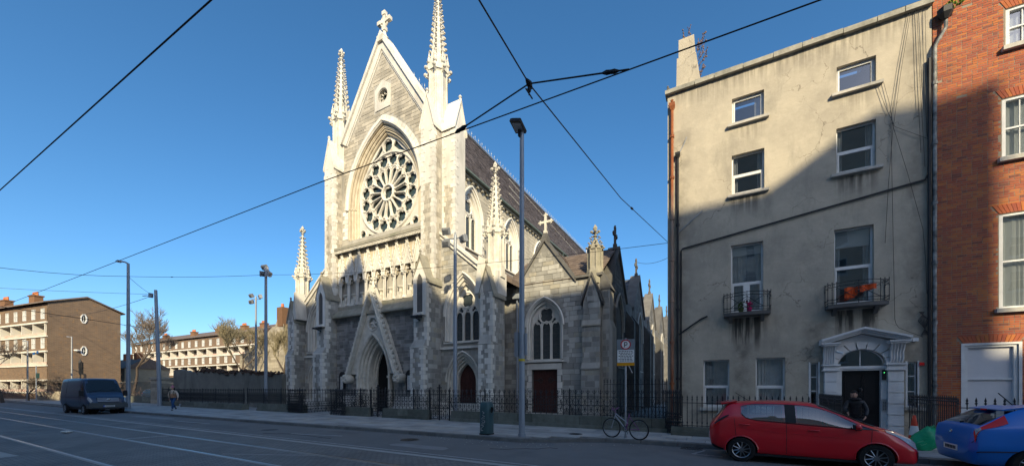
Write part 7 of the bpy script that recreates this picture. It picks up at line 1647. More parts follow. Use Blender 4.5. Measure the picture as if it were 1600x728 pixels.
for st in (4.1, 6.05): handle(S, st, 4.55, red, redp)
def line(S, pts, parent, mat, name, r=.01):
    m = MB(); q = []
    for i in range(len(pts) - 1):
        for j in range(5): a = pts[i][0] + (pts[i + 1][0] - pts[i][0]) * j / 5; k = pts[i][1] + (pts[i + 1][1] - pts[i][1]) * j / 5; p = S(a, k); q.append((p.x, -p.y - .003, p.z))
    p = S(*pts[-1]); q.append((p.x, -p.y - .003, p.z)); m.tube(q, r, 4); return m.build(name, mat, parent)
line(S, [(3.95, 5.85), (4.15, 5.3), (4.5, 5.08), (6, 5.05), (7.7, 5.1), (9.0, 5.3)], red, plast, 'window_seal'); line(S, [(3.95, 6.6), (4.4, 6.92), (6, 6.95), (7, 6.86), (7.72, 6.4), (8.6, 5.75)], red, plast, 'window_seal')
line(S, [(3.2, 4.35), (5, 4.1), (8, 3.95)], red, redp, 'crease', .008); line(S, [(8.9, 6.9), (10, 7.1), (11.0, 6.9)], red, plast, 'bonnet_gap', .005)
patch(S, [(2.5, 4.3, 4.9), (2.75, 4.3, 4.9)], 'fuel_flap', redp, red, 0, .008)
seam(S, (3.7, 3.45), 2.4, 5.1, red); seam(S, (5.3, 5.3), 2.2, 5.1, red); seam(S, (8.3, 8.55), 2.2, 5.0, red); seam(S, (1.7, 2.6), 5.6, 7.2, red)
p = S(7.75, 5.1); m = MB(); m.ball((p.x - .02, -p.y - .1, p.z + .05), .09, 10, 6, (.65, 1., .75)); m.build('wing_mirror', redp, red, smooth=True)
m = MB(); m.box(p.x - .095, p.x - .075, -p.y - .16, -p.y - .04, p.z, p.z + .1); m.box(p.x - .05, p.x + .05, -p.y - .06, -p.y, p.z - .03, p.z + .01); m.build('mirror_glass', plast, red)
m = MB(); m.hexa([(.28, -.62, 1.40), (.62, -.6, 1.47), (.62, .6, 1.47), (.28, .62, 1.40), (.26, -.62, 1.43), (.62, -.6, 1.50), (.62, .6, 1.50), (.26, .62, 1.43)]); m.build('roof_spoiler', redp, red)
m = MB(); m.tube([(.9, 0, 1.49), (.6, 0, 1.7)], .008, 4); m.build('aerial', plast, red)
m = MB(); m.box(-.02, .02, -.26, .26, .5, .62); m.build('number_plate', whitep, red)
m = MB(); m.box(.9, 3.0, -.8, .8, .17, .24); m.build('underside', plast, red)
for x in (.7, 3.2):
    wheel(red, x, -.76, .30, s=-1); wheel(red, x, .76, .30, s=1)
    m = MB(); m.lathe((x, -.42, .3), [(.33, -.12), (.33, .1)], 16, axis='y'); m.build('wheel_well', interior, red); m = MB(); m.lathe((x, .42, .3), [(.33, -.1), (.33, .12)], 16, axis='y'); m.build('wheel_well', interior, red)
for x in (.7, 3.2):
    m = MB(); m.tube([(x + .352 * math.cos(PI * (i / 16 * 1.06 - .03)), -.858 + .02 * abs(math.cos(PI * i / 16)), .29 + .352 * math.sin(PI * (i / 16 * 1.06 - .03))) for i in range(17)], .012, 5); m.build('wheel_arch', redp, red)
place(red, -.2, 11.78, 0)
KB = [(.0, .45, .55, .55, .66, .72, .68, .78, .62, .80), (.05, .30, .70, .55, .80, .92, .74, 1.0, .68, 1.02), (.14, .26, .76, .58, .85, .98, .80, 1.05, .70, 1.07), (.62, .24, .80, .6, .87, 1.0, .84, 1.34, .62, 1.375), (.95, .2, .82, .6, .885, .99, .86, 1.41, .62, 1.45),
      (1.5, .18, .82, .55, .885, .96, .865, 1.44, .61, 1.485), (2.2, .18, .82, .5, .885, .94, .865, 1.40, .62, 1.45), (2.8, .18, .82, .5, .88, .92, .86, 1.2, .66, 1.27), (3.3, .2, .82, .5, .88, .9, .84, .98, .72, 1.02), (3.9, .2, .8, .48, .84, .78, .76, .84, .66, .88), (4.15, .25, .7, .45, .7, .6, .62, .68, .55, .7), (4.24, .3, .5, .4, .5, .5, .45, .55, .4, .57)]
blue = thing('parked_car', 'blue hatchback with large red tail light cut by the right edge', 'car', (0, 0, 0)); S = car_shell(KB)
build_shell(S, len(KB), 'body', bluep, blue, (.8, 3.4), .32, .885, openings=[[(2.1, 7.1, 10.2), (2.5, 7.2, 10.2), (3.1, 7.3, 10.2), (3.5, 7.4, 10.2)], [(3.95, 5.9, 6.4), (4.3, 5.35, 6.8), (4.9, 5.15, 6.85), (5.9, 5.12, 6.85)]]); cabin(blue, .9, 3.2, (1.2, 2.1), .72)
patch(S, [(1.0, 3.9, 5.2), (1.6, 4.5, 5.9), (2.1, 5.2, 6.5), (2.75, 5.9, 6.95)], 'tail_light', redlens, blue, 0, .012); patch(S, [(1.45, 4.5, 5.6), (1.7, 4.75, 5.85), (1.95, 5.05, 6.1)], 'reversing_light', clearlens, blue, 0, .02)
patch(S, [(1.0, 3.9, 5.2), (1.6, 4.5, 5.9), (2.1, 5.2, 6.5), (2.75, 5.9, 6.95)], 'tail_light', redlens, blue, 1, .012)
patch(S, [(2.05, 7.0, 10), (2.5, 7.1, 10), (3.15, 7.2, 10), (3.55, 7.3, 10)], 'rear_window', tintg, blue, both=True)
patch(S, [(3.85, 5.8, 6.5), (4.3, 5.3, 6.85), (4.9, 5.15, 6.9), (6.0, 5.12, 6.9)], 'rear_side_window', tintg, blue, 0)
m = MB(); m.hexa([(.52, -.56, 1.365), (.85, -.56, 1.43), (.85, .56, 1.43), (.52, .56, 1.365), (.5, -.56, 1.39), (.85, -.56, 1.455), (.85, .56, 1.455), (.5, .56, 1.39)]); m.build('roof_spoiler', bluep, blue)
m = MB(); m.box(.485, .5, -.09, .09, 1.36, 1.385); m.build('brake_light', redlens, blue)
m = MB(); m.tube([(.2, -.3, 1.1), (.22, .05, 1.12), (.24, .35, 1.12)], .012, 5); m.ball((.17, 0, 1.09), .035, 6, 4); m.build('rear_wiper', plast, blue)
m = MB(); m.tube([(.9, 0, 1.47), (.7, 0, 1.72)], .01, 4); m.build('aerial', plast, blue)
m = MB(); m.box(-.012, .05, -.27, .27, .49, .61); pl2 = m.build('number_plate', whitep, blue); m = MB()
for i in range(7): m.box(-.016, -.012, -.22 + i * .062, -.18 + i * .062, .515, .585)
m.build('plate_marks', ironb, pl2)
m = MB(); m.tube([(.0, .0, .86), (-.01, .02, .88), (-.0, .05, .86)], .014, 5); m.ball((.01, 0, .9), .045, 8, 4, (.3, 1, .7)); m.build('badge', chrome, blue)
line(S, [(3.8, 5.7), (4.3, 5.25), (5, 5.1), (6, 5.08)], blue, plast, 'window_seal'); line(S, [(1.2, 2.9), (2, 2.9), (2.9, 2.95)], blue, plast, 'bumper_strip', .012); seam(S, (.55, 1.45), 4.2, 4.2, blue); seam(S, (4.7, 4.4), 2.6, 5.0, blue)
m = MB(); m.box(.9, 3.2, -.82, .82, .17, .25); m.build('underside', plast, blue)
for x in (.8, 3.4):
    wheel(blue, x, -.79, .32, s=-1, spokes=5); wheel(blue, x, .79, .32, s=1, spokes=5)
    m = MB(); m.lathe((x, -.42, .3), [(.35, -.12), (.35, .1)], 16, axis='y'); m.build('wheel_well', interior, blue); m = MB(); m.lathe((x, .42, .3), [(.35, -.1), (.35, .12)], 16, axis='y'); m.build('wheel_well', interior, blue)
place(blue, 4.5, 11.95, 0)
KV = [(.0, .5, .8, .8, .93, 1.3, .92, 2.3, .80, 2.36), (.05, .42, .84, .8, .96, 1.3, .95, 2.34, .82, 2.4), (1.5, .4, .86, .8, .98, 1.3, .975, 2.38, .84, 2.45), (3.2, .4, .86, .8, .98, 1.3, .975, 2.38, .84, 2.45), (3.75, .4, .86, .8, .98, 1.3, .97, 2.30, .82, 2.38), (4.0, .4, .86, .8, .98, 1.28, .965, 2.02, .84, 2.1), (4.35, .4, .86, .8, .98, 1.26, .96, 1.62, .87, 1.68), (4.62, .38, .86, .75, .98, 1.12, .93, 1.30, .86, 1.36), (4.95, .36, .86, .7, .95, 1.02, .88, 1.12, .8, 1.18), (5.12, .36, .8, .6, .86, .8, .78, .9, .7, .94), (5.18, .42, .7, .5, .74, .62, .68, .7, .6, .72)]
van = thing('delivery_van', 'dark blue grey panel van driving towards the camera', 'van', (0, 0, 0)); S = car_shell(KV)
build_shell(S, len(KV), 'body', vanp, van, (.95, 4.3), .34, .98)
patch(S, [(4.22, 7.15, 10), (5, 7.1, 10), (6, 7.1, 10), (6.55, 7.2, 10)], 'windscreen', cglass, van, both=True)
patch(S, [(4.0, 5.2, 6.5), (4.6, 5.2, 6.7), (5.4, 5.15, 6.5), (5.95, 5.2, 6.0)], 'side_window', cglass, van, 0); patch(S, [(4.0, 5.2, 6.5), (4.6, 5.2, 6.7), (5.4, 5.15, 6.5), (5.95, 5.2, 6.0)], 'side_window', cglass, van, 1)
m = MB(); m.box(5.02, 5.2, -.9, .9, .42, .78); m.box(4.85, 5.16, -.97, .97, .42, .7); m.box(5.1, 5.24, -.8, .8, .44, .62); bmp = m.build('bumper', M('grey_bumper', (.09, .1, .105), rough=.55, bump=.1), van)
m = MB(); m.box(5.195, 5.245, -.5, .5, .32, .42); m.build('air_intake', plast, van)
m = MB(); m.hexa([(5.12, -.5, .82), (5.17, -.5, .80), (5.17, .5, .80), (5.12, .5, .82), (4.98, -.58, 1.1), (5.04, -.58, 1.1), (5.04, .58, 1.1), (4.98, .58, 1.1)]); gr_ = m.build('grille', plast, van)
m = MB()
for i in range(3): f = .15 + i * .3; m.hexa([(5.175 - .13 * f, -.53, .82 + .28 * f), (5.19 - .13 * f, -.53, .82 + .28 * f), (5.19 - .13 * f, .53, .82 + .28 * f), (5.175 - .13 * f, .53, .82 + .28 * f), (5.16 - .13 * f, -.53, .87 + .28 * f), (5.175 - .13 * f, -.53, .87 + .28 * f), (5.175 - .13 * f, .53, .87 + .28 * f), (5.16 - .13 * f, .53, .87 + .28 * f)])
m.build('grille_bar', galv, gr_)
for s in (-1, 1):
    m = MB(); m.box(4.3, 4.42, s * 1.08 - .1, s * 1.08 + .1, 1.22, 1.6); m.box(4.3, 4.36, s * .95 - .05, s * 1.05 + .05, 1.3, 1.36); m.build('wing_mirror', plast, van)
m = MB(); m.box(5.245, 5.255, -.28, .28, .5, .6); pl3 = m.build('number_plate', whitep, van); m = MB(); m.box(5.256, 5.258, -.28, -.22, .5, .6); m.build('blue_band', M('plate_blue', (.02, .1, .5), bump=0), pl3); m = MB()
for i in range(8): m.box(5.256, 5.258, -.18 + i * .055, -.145 + i * .055, .52, .58)
m.build('plate_marks', ironb, pl3)
patch(S, [(7.6, 4.7, 6.5), (8.2, 4.5, 6.6), (8.9, 4.3, 6.3)], 'headlight', clearlens, van, both=True, off=.03); m = MB(); m.ball((5.13, 0, .99), .09, 10, 5, (.3, 1.3, .5)); m.build('badge', chrome, van)
seam(S, (3.6, 3.6), 2.4, 7, van); seam(S, (4.6, 4.3), 2.4, 6.9, van); seam(S, (1.8, 1.8), 2.4, 7, van); seam(S, (.8, 6.0), 4.4, 4.4, van, w_=.012); seam(S, (6.7, 9.0), 8, 10, van)
handle(S, 3.85, 4.6, van, plast)
for k in ((.4, .3), (.5, -.3)): m = MB(); m.tube([(4.5, k[1] - .4, 1.52), (4.38, k[1] + .3, 1.66)], .012, 4); m.build('wiper', plast, van)
m = MB(); m.ball((4.0, -.35, 1.62), .11, 7, 5); m.build('dashboard_item', redlens, van)
for x in (.95, 4.3):
    for s in (-1, 1): wheel(van, x, s * .88, .34, .2, 6, s, hub=galv)
    m = MB(); m.lathe((x, -.5, .32), [(.37, -.14), (.37, .1)], 16, axis='y'); m.build('wheel_well', interior, van); m = MB(); m.lathe((x, .5, .32), [(.37, -.1), (.37, .14)], 16, axis='y'); m.build('wheel_well', interior, van)
m = MB(); m.box(.9, 4.6, -.85, .85, .3, .42); m.build('underside', plast, van)
place(van, -41.7, 9.25, 2)
# parked dark estate behind the stone pier
KD = [(.0, .45, .6, .6, .72, .85, .74, .9, .7, .92), (.1, .28, .74, .6, .84, .95, .8, 1.15, .68, 1.18), (.45, .24, .8, .6, .87, .96, .84, 1.4, .62, 1.44), (1.4, .2, .82, .55, .88, .95, .86, 1.45, .61, 1.5), (2.3, .2, .82, .5, .88, .93, .86, 1.41, .62, 1.46), (3.0, .2, .82, .5, .88, .92, .84, 1.05, .7, 1.1), (3.9, .2, .8, .5, .84, .8, .78, .86, .66, .9), (4.4, .3, .5, .4, .55, .55, .5, .6, .4, .62)]
pk = thing('parked_car', 'dark parked car seen behind the van and lamp post, tail light lit red', 'car', (0, 0, 0)); S = car_shell(KD)
build_shell(S, len(KD), 'body', carb, pk, (.8, 3.4), .32, .88)
patch(S, [(2.2, 5.2, 6.8), (4.0, 5.15, 6.85), (4.9, 5.2, 6.2)], 'side_window', cglass, pk, 0); patch(S, [(1.1, 7.0, 10), (1.9, 7.2, 10)], 'rear_window', cglass, pk, both=True); patch(S, [(.9, 4.6, 6.2), (1.2, 4.8, 6.0)], 'tail_light', redlens, pk, 0, .012)
for x in (.8, 3.4): wheel(pk, x, -.79, .32, s=-1, spokes=6)
x, y = (-61.41, 18.87); place(pk, x - 4.8, y + 2, 8, .1)
pk2 = thing('parked_car', 'second dark car half hidden behind the van roof corner', 'car', (0, 0, 0)); S = car_shell(KD); build_shell(S, len(KD), 'body', bluep, pk2); patch(S, [(2.2, 5.2, 6.8), (4.0, 5.15, 6.85), (4.9, 5.2, 6.2)], 'side_window', cglass, pk2, 0); place(pk2, x - 9.5, y + 4, 8, .1)
# ------------------------------------------------------------------ people
def skin_fig(name, joints, edges, radii, mat, parent, root=0, sub=2):
    me = bpy.data.meshes.new(name); me.from_pydata(joints, edges, []); me.materials.append(mat); o = bpy.data.objects.new(name, me); col.objects.link(o)
    md = o.modifiers.new('skin', 'SKIN'); md.use_smooth_shade = True
    if not me.skin_vertices: 
        bm = bmesh.new(); bm.from_mesh(me); bm.verts.layers.skin.verify(); bm.to_mesh(me); bm.free()
    for i, r in enumerate(radii): me.skin_vertices[0].data[i].radius = (r, r) if not isinstance(r, tuple) else r; me.skin_vertices[0].data[i].use_root = (i == root)
    md.branch_smoothing = .6; s = o.modifiers.new('sub', 'SUBSURF'); s.levels = sub; s.render_levels = sub
    bpy.context.view_layer.update(); dg = bpy.context.evaluated_depsgraph_get(); m2 = bpy.data.meshes.new_from_object(o.evaluated_get(dg)); o.modifiers.clear(); o.data = m2; m2.shade_smooth(); m2.materials.clear(); m2.materials.append(mat)
    o.parent = parent; return o
def hand(parent, wrist, dirv, side, mat, s=1.):
    wrist = Vector(wrist); d = Vector(dirv).normalized(); sd = d.cross(Vector((side, 0, 0))).normalized() if abs(d.x) < .9 else Vector((0, 1, 0)); J = [wrist - d * .02, wrist + d * .05 * s]; E = [(0, 1)]; Rr = [.024, (.032, .018)]
    for k in range(4):
        o_ = (k - 1.5) * .019 * s; b = wrist + d * .085 * s + sd * o_; L_ = (.06, .072, .068, .052)[k] * s; inn = d.cross(sd).normalized() * side
        i0 = len(J); J += [b, b + d * L_ * .55 + inn * .012, b + d * L_ * .9 + inn * .035]; Rr += [.0105 * s, .009 * s, .007 * s]; E += [(1, i0), (i0, i0 + 1), (i0 + 1, i0 + 2)]
    i0 = len(J); J += [wrist + d * .035 * s - sd * .035 * s, wrist + d * .075 * s - sd * .05 * s]; Rr += [.012 * s, .009 * s]; E += [(1, i0), (i0, i0 + 1)]
    return skin_fig('hand', [tuple(j) for j in J], E, Rr, mat, parent, 0, 1)
skinm = M('skin', (.5, .3, .22), (.45, .26, .19), rough=.6, bump=.05); hairm = M('dark_hair', (.02, .016, .014), rough=.8)
def head(parent, c, r, mat, yaw, pitch=0):
    """c is the head centre; faces local -y turned by yaw"""
    m = MB(); Rm = Matrix.Rotation(yaw, 3, 'Z') @ Matrix.Rotation(pitch, 3, 'X'); c = Vector(c); n = 16; mm = 12; vs = []
    for i in range(mm + 1):
        a = -PI / 2 + PI * i / mm
        for k in range(n):
            b = 2 * PI * k / n; x = math.cos(a) * math.cos(b) * .78; y = math.cos(a) * math.sin(b) * .95; z = math.sin(a) * 1.18
            if z < -.2: x *= 1 - .28 * min(1, (-z - .2)); y = y * (1 - .15 * min(1, -z - .2)) - .06
            if y < -.5 and abs(x) < .2 and -.42 < z < .12: y -= .2 * (1 - abs(x) / .2) * (1 - abs(z + .2) / .35 if abs(z + .2) < .35 else 0)
            if y < -.5 and .02 < z < .25 and .18 < abs(x) < .5: y += .07
            vs.append(tuple(c + Rm @ (Vector((x, y, z)) * r)))
    m.add(vs, [(i * n + k, i * n + (k + 1) % n, (i + 1) * n + (k + 1) % n, (i + 1) * n + k) for i in range(mm) for k in range(n)])
    for s in (-1, 1): m.ball(tuple(c + Rm @ Vector((s * .78 * r, .05 * r, -.05 * r))), r * .2, 6, 4, (.5, .8, 1.3))
    h = m.build('head', mat, parent, smooth=True)
    m = MB()
    for s in (-1, 1): m.ball(tuple(c + Rm @ Vector((s * .3 * r, -.83 * r, .1 * r))), r * .09, 6, 4); m.tube([tuple(c + Rm @ Vector((s * .18 * r, -.92 * r, .3 * r))), tuple(c + Rm @ Vector((s * .45 * r, -.8 * r, .32 * r)))], r * .045, 4)
    m.tube([tuple(c + Rm @ Vector((q * r, (-.9 + abs(q) * .2) * r, -.55 * r))) for q in (-.22, 0, .22)], r * .05, 4); m.build('features', hairm, h); return h
# man in a black puffer jacket near the door, looking down to his right
px0, py0, pz0 = 3.46, 14.3, .12
man = thing('person', 'dark haired man in a black puffer jacket standing before the black door', 'person', (px0, py0, pz0)); man['_b'] = (0., 0., 0.)
blackj = M('black_puffer_fabric', (.014, .015, .018), (.022, .023, .027), rough=.45, sc_=9, bump=.3, bs=12); jeansd = M('dark_trousers', (.02, .022, .03))
J = [(0, 0, .86), (0, .0, 1.05), (-.01, -.03, 1.25), (-.02, -.06, 1.38), (-.03, -.08, 1.46), (.18, -.05, 1.35), (.26, -.12, 1.1), (.18, -.3, .95), (-.2, -.07, 1.35), (-.3, -.16, 1.12), (-.28, -.36, 1.05)]
skin_fig('body', J, [(0, 1), (1, 2), (2, 3), (3, 4), (3, 5), (5, 6), (6, 7), (3, 8), (8, 9), (9, 10)], [(.18, .14), (.18, .14), (.19, .14), (.15, .12), .075, .075, .06, .05, .075, .06, .05], blackj, man)
skin_fig('trousers', [(0, 0, .9), (.1, 0, .8), (.11, -.02, .46), (.12, 0, .1), (-.1, 0, .8), (-.12, -.03, .46), (-.12, 0, .1)], [(0, 1), (1, 2), (2, 3), (0, 4), (4, 5), (5, 6)], [.13, .1, .07, .055, .1, .07, .055], jeansd, man)
hd = head(man, (-.05, -.11, 1.565), .108, skinm, R(-40), R(18))
m = MB(); RY = Matrix.Rotation(R(-40), 3, 'Z') @ Matrix.Rotation(R(18), 3, 'X'); hv = {}; n = 20
for i in range(13):
    for k in range(n):
        a = -.35 + (PI / 2 + .35) * i / 12; b = 2 * PI * k / n; v_ = Vector((math.cos(a) * math.cos(b) * .86, math.cos(a) * math.sin(b) * 1.03 + .03, math.sin(a) * 1.27)); w_ = 1 + .03 * math.sin(9 * b + 5 * a)
        if not (v_.y < -.35 and v_.z < .62) and not (abs(v_.x) > .5 and v_.y < -.05 and v_.z < .3): hv[(i, k)] = len(m.v); m.v.append(tuple(Vector((-.05, -.11, 1.565)) + RY @ (v_ * .108 * w_)))
for i in range(12):
    for k in range(n):
        q = [(i, k), (i, (k + 1) % n), (i + 1, (k + 1) % n), (i + 1, k)]
        if all(t in hv for t in q): m.f.append(tuple(hv[t] for t in q))
rg = random.Random(1)
for i in range(0):
    a = rg.uniform(0, 2 * PI); e = rg.uniform(.2, 1.4); d = Vector((math.cos(a) * math.cos(e) * .8, math.sin(a) * math.cos(e), math.sin(e) * 1.15)); q = Matrix.Rotation(R(-40), 3, 'Z') @ d
    if d.y < -.55 and d.z < .7: continue
    m.ball(tuple(Vector((-.065, -.105, 1.575)) + q * .105), .034, 5, 3)
for i in range(0):
    a = PI * i / 15; m.ball((-.055 + .088 * math.cos(a) * .9, -.09 + .085 * math.sin(a), 1.53), .03, 5, 3)
m.build('hair', hairm, hd, smooth=True)
hand(man, (.17, -.33, .93), (-.3, -.6, -.5), 1, skinm); hand(man, (-.28, -.4, 1.04), (.1, -.7, -.3), -1, skinm)
m = MB()
for z in (.92, 1.02, 1.12, 1.22, 1.32): m.tube([(.2 * math.cos(a / 14 * 2 * PI) * (1.02 - abs(z - 1.15) * .2), -.02 + .155 * math.sin(a / 14 * 2 * PI), z) for a in range(14)], .012, 4, closed=True)
m.tube([(.13 * math.cos(a / 12 * 2 * PI) - .02, -.07 + .11 * math.sin(a / 12 * 2 * PI), 1.44) for a in range(12)], .035, 6, closed=True); m.build('jacket_quilting', blackj, man)
m = MB()
for s in (-1, 1): m.ball((s * .12, -.05, .05), .06, 8, 5, (.8, 1.9, .8))
m.build('shoes', plast, man, smooth=True)
man.scale = (.9, .92, .96)
# pedestrian walking on the pavement
px0, py0 = -35.0, 12.35
ped = thing('person', 'walking pedestrian with pink hat, pale and tan jacket, rucksack straps and jeans', 'person', (px0, py0, .12)); ped['_b'] = (0., 0., 0.)
cream = M('cream_fleece', (.62, .5, .4)); tan = M('tan_quilted_vest', (.36, .2, .12)); denim = M('blue_denim', (.03, .09, .22), (.02, .06, .15)); pinkh = M('pink_knit', (.5, .2, .25))
skin_fig('body', [(0, 0, .95), (0, 0, 1.15), (0, -.01, 1.32), (0, -.01, 1.44), (0, -.02, 1.52), (.2, 0, 1.4), (.31, .02, 1.15), (.38, -.08, .93), (-.2, 0, 1.4), (-.3, .03, 1.15), (-.33, .1, .92)], [(0, 1), (1, 2), (2, 3), (3, 4), (3, 5), (5, 6), (6, 7), (3, 8), (8, 9), (9, 10)], [(.17, .13), (.17, .13), (.18, .14), (.13, .11), .06, .075, .07, .05, .075, .07, .05], cream, ped)
m = MB()
for z0, z1, r in ((.93, 1.03, .205), (1.03, 1.13, .21), (1.13, 1.22, .212)): m.lathe((0, 0, 0), [(r - .02, z0), (r, (z0 + z1) / 2), (r - .02, z1)], 16)
o = m.build('vest', tan, ped, smooth=True); o.scale = (1, .82, 1)
skin_fig('jeans', [(0, 0, .98), (.09, 0, .86), (.07, -.14, .5), (.04, -.1, .12), (-.09, 0, .86), (-.07, .06, .5), (-.04, .28, .2)], [(0, 1), (1, 2), (2, 3), (0, 4), (4, 5), (5, 6)], [.13, .1, .07, .06, .1, .07, .06], denim, ped)
hd = head(ped, (0, -.05, 1.64), .105, skinm, R(10), R(5)); m = MB(); m.lathe((0, -.04, 1.66), [(.1, 0), (.112, .03), (.105, .09), (.07, .135), (.01, .15)], 14); m.ball((0, -.04, 1.83), .035, 6, 4); m.build('hat', pinkh, hd, smooth=True)
m = MB(); m.ball((0, .06, 1.6), .1, 8, 5, (1.1, .7, 1.3)); m.build('hair', hairm, hd, smooth=True)
m = MB(); m.box(-.16, .16, .14, .3, 1.05, 1.45); 
for s in (-1, 1): m.tube([(s * .12, .16, 1.44), (s * .13, -.05, 1.5), (s * .12, -.165, 1.3), (s * .15, -.1, 1.1)], .02, 5)
m.build('rucksack', M('dark_green_rucksack', (.02, .06, .05)), ped)
hand(ped, (.38, -.1, .91), (.1, -.2, -1), 1, skinm); hand(ped, (-.33, .11, .9), (-.05, .1, -1), -1, skinm)
m = MB(); m.ball((.04, -.14, .05), .055, 8, 5, (.8, 2, .8)); m.ball((-.04, .33, .15), .055, 8, 5, (.8, 1.6, 1.2)); m.build('shoes', plast, ped, smooth=True)
ped.rotation_euler = (0, 0, R(35))
# ------------------------------------------------------------------ overhead wires
WX = 1
def wire(lab, a, b, sag=.0, r=.012, group='tram wires', mids=None, ins=(), cat='overhead wire'):
    m = MB(); a, b = Vector(a), Vector(b); P_ = [a] + [Vector(q) for q in (mids or [])] + [b]; pts = []
    for p, q in zip(P_, P_[1:]):
        for i in range(12): f = i / 12; v = p.lerp(q, f); v.z -= sag * 4 * f * (1 - f) / max(1, len(P_) - 1); pts.append(v)
    pts.append(b); m.tube(pts, r, 5); o = m.build('overhead_wire', wirem, None, smooth=True, loc=tuple(a)); tag(o, lab, cat, group)
    if ins:
        for f in ins:
            m = MB(); i = min(int(f * (len(pts) - 1)), len(pts) - 2); p = pts[i]; d = (pts[i + 1] - p).normalized(); m.tube([p - d * .12, p - d * .06, p, p + d * .06, p + d * .12], [.015, .035, .03, .035, .015], 6); m.build('insulator', plast, o)
    return o
ZW = 6.3; hc = (-1.97, 17.95, 8.25)
wire('thick contact wire crossing the picture from lower left to top right over the church', (-75, 4.3, ZW), (9, 5.8, ZW), mids=[(-35.3, 4.8, ZW), (-7.6, 5.22, ZW), (1.02, 5.52, ZW)], r=.0095, ins=())
wire('second contact wire crossing the top left corner of the sky', (-40, 1.36, ZW), (9, 2.48, ZW), r=.01)
jx = (-2.65, 5.42, 6.68); j2 = (-2.2, 3.9, 6.7)
wire('span wire running from the grey house up over the street to the top edge', hc, (-1.2, -8, 7.6), mids=[(-2.45, 11.0, 7.25), jx, (-2.55, 3.6, 6.55)], r=.011, ins=(.22, .5))
wire('short bridle wire rising from the contact wire left of the junction', (-4.05, 5.34, 6.3), jx, r=.012, ins=(.15,)); wire('short bridle wire falling from the junction to the contact wire at right', jx, (-1.1, 5.44, 6.3), r=.012, ins=(.85,))
m = MB(); m.tube([jx, (-2.65, 5.42, 6.5)], .012, 5); m.ball(jx, .05, 8, 5); m.ball((-2.65, 5.42, 6.58), .04, 6, 4); m.tube([(-2.65, 5.3, 6.52), (-2.65, 5.54, 6.52)], .012, 5); tag(m.build('wire_clamp', plast, None, loc=jx), 'black insulator joint where the span wire meets the bridle wires', 'wire clamp')
wire('thin cable running from the floodlight mast past the church to the grey house', (-29.3, 15.75, 10.1), (-1.97, 17.95, 8.2), sag=.35, r=.012, ins=(.97,))
wire('thin span wire between the left lamp post and the floodlight mast', (-41.1, 11.7, 10.6), (-29.3, 15.75, 10.1), sag=.1, r=.015, ins=(.4,))
wire('thin span wire from the left lamp post to the far left edge', (-41.1, 11.7, 10.6), (-36.5, -6, 9.5), sag=1.0, r=.016, ins=(.42,))
wire('bridle wire running from the slanting tram pole to the lamp post', (-45.95, 14.75, 10.3), (-41.1, 11.7, 10.6), sag=.1, r=.014, ins=())
wire('thick dark wire from the slanting tram pole to the left edge', (-45.6, 14.85, 7.1), (-41, -3, 7.4), r=.022, ins=(.1, .25), sag=-.1)
wire('faint upper wire from the slanting tram pole to the left edge', (-45.95, 14.75, 10.4), (-70, -3, 11.5), r=.014, sag=.3); wire('faint lower wire from the slanting tram pole to the far pole', (-45.95, 14.75, 10.3), (-86.2, 15.2, 12.2), r=.02, sag=.8)
wire('short sagging cable between the last side gable and the grey house', (-5.8, 32.0, 12.0), (-1.9, 25, 10.2), sag=.4, r=.014)
m = MB(); m.tube([(-36.5, 2, 8.75), (-36.4, 2.1, 9.1), (-36.5, 2.2, 9.3)], .03, 5); m.lathe((-36.5, 2, 8.55), [(.1, 0), (.1, .1)], 8); m.build('hook', plast, None) if 0 else None
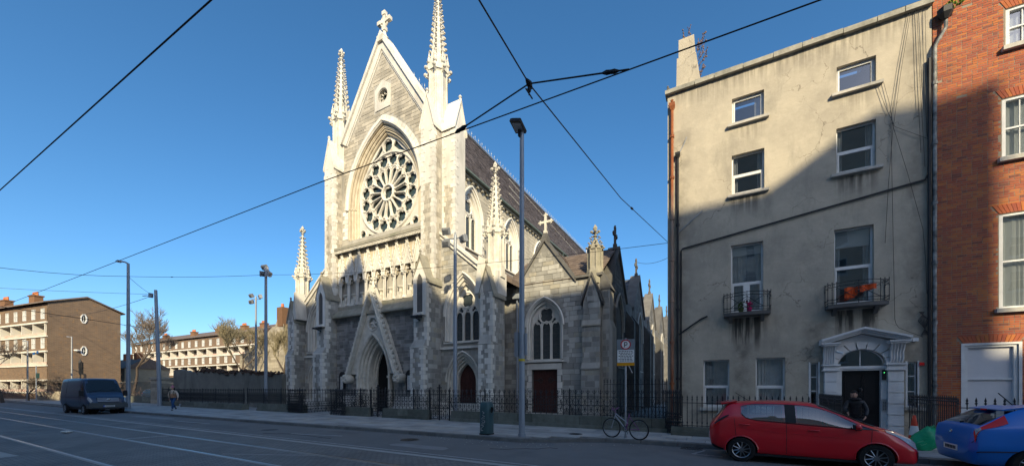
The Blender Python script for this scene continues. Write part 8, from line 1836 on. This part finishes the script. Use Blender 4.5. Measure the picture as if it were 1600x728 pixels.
# ------------------------------------------------------------------ terrace across the street (unseen behind the camera; outline shaped to cast the street's shade)
op = thing('shading_building', 'tall pale unseen building behind the viewer, outline shaped to shade the street', 'apartment building', (0, -22, 0))
DS = 14      # setback and matching extra height let more sky light into the street
m = MB(); pr_ = [(-33, 0), (27.4, 0), (27.4, 28.9), (26.6, 28.8), (25.6, 28.7), (24.4, 28.9), (21.2, 26.8), (12, 26.6), (8, 25.3), (-2.2, 25.2), (-2.2, 28.2), (-2.45, 28.3), (-2.45, 29.0), (-3.2, 29.0), (-3.2, 28.3), (-3.45, 28.2), (-3.45, 26.4), (-20, 26.3), (-33, 26.2)]
pr_ = [(a + .75 * DS if 1 else a, z + .6625 * DS if z > 0 else 0) for a, z in pr_]
plate(m, [pr_], lambda a, z, d: (a, -d, z), 8 + DS, 16 + DS, True); opw = m.build('front_wall', M('pale_facade', (.72, .62, .5), (.62, .53, .43), sc_=1.2), op)  # pale warm colour chosen to bounce fill light into the street
m = MB(); m.box(-280, -33.01 + .75 * DS, -16 - DS, -8 - DS, 0, 24.5); m.build('brick_wing', M('far_red_brick', (.4, .13, .06), (.3, .1, .05)), op)
for zi in range(6):
    for xi in range(30): m = MB(); x = -270 + xi * 8; m.box(x, x + 2.4, -8 - DS + .01, -7.9 - DS, 2 + zi * 3.8, 4.2 + zi * 3.8); m.build('wing_window', cglass if (xi + zi) % 3 else whitep, op)
m = MB(); m.box(27.41 + .75 * DS, 70, -16 - DS, -8 - DS, 0, 29.5); m.build('lower_wing', M('pale_render_b', (.42, .38, .32)), op)
fr_ = MB(); fr_.box(0, 1.2, 0, .06, 0, 1.9); fr_.box(-.12, 1.32, 0, .12, -.15, 0); wo = fr_.build('window', whitep, None); pn = MB(); pn.box(.08, 1.12, .06, .09, .08, .92); pn.box(.08, 1.12, .06, .09, 1.0, 1.82); po = pn.build('pane', cglass, None); wo.parent = op; po.parent = wo; first = True
for zi in range(7):
    for xi in range(12):
        x, z = -30 + xi * 4.6, 1.2 + zi * 3.5
        if first: w_ = wo; first = False
        else: w_ = bpy.data.objects.new('window', wo.data); col.objects.link(w_); w_.parent = op; q = bpy.data.objects.new('pane', po.data); col.objects.link(q); q.parent = w_
        w_.location = Vector((x + 10, -7.99 - DS, z)) - Vector((0, -8 - DS, 0))
pv2 = MB(); pv2.box(-150, 60, -8.6, -1.2, -.02, .12); tag(pv2.build('far_pavement', flag), kind='structure')
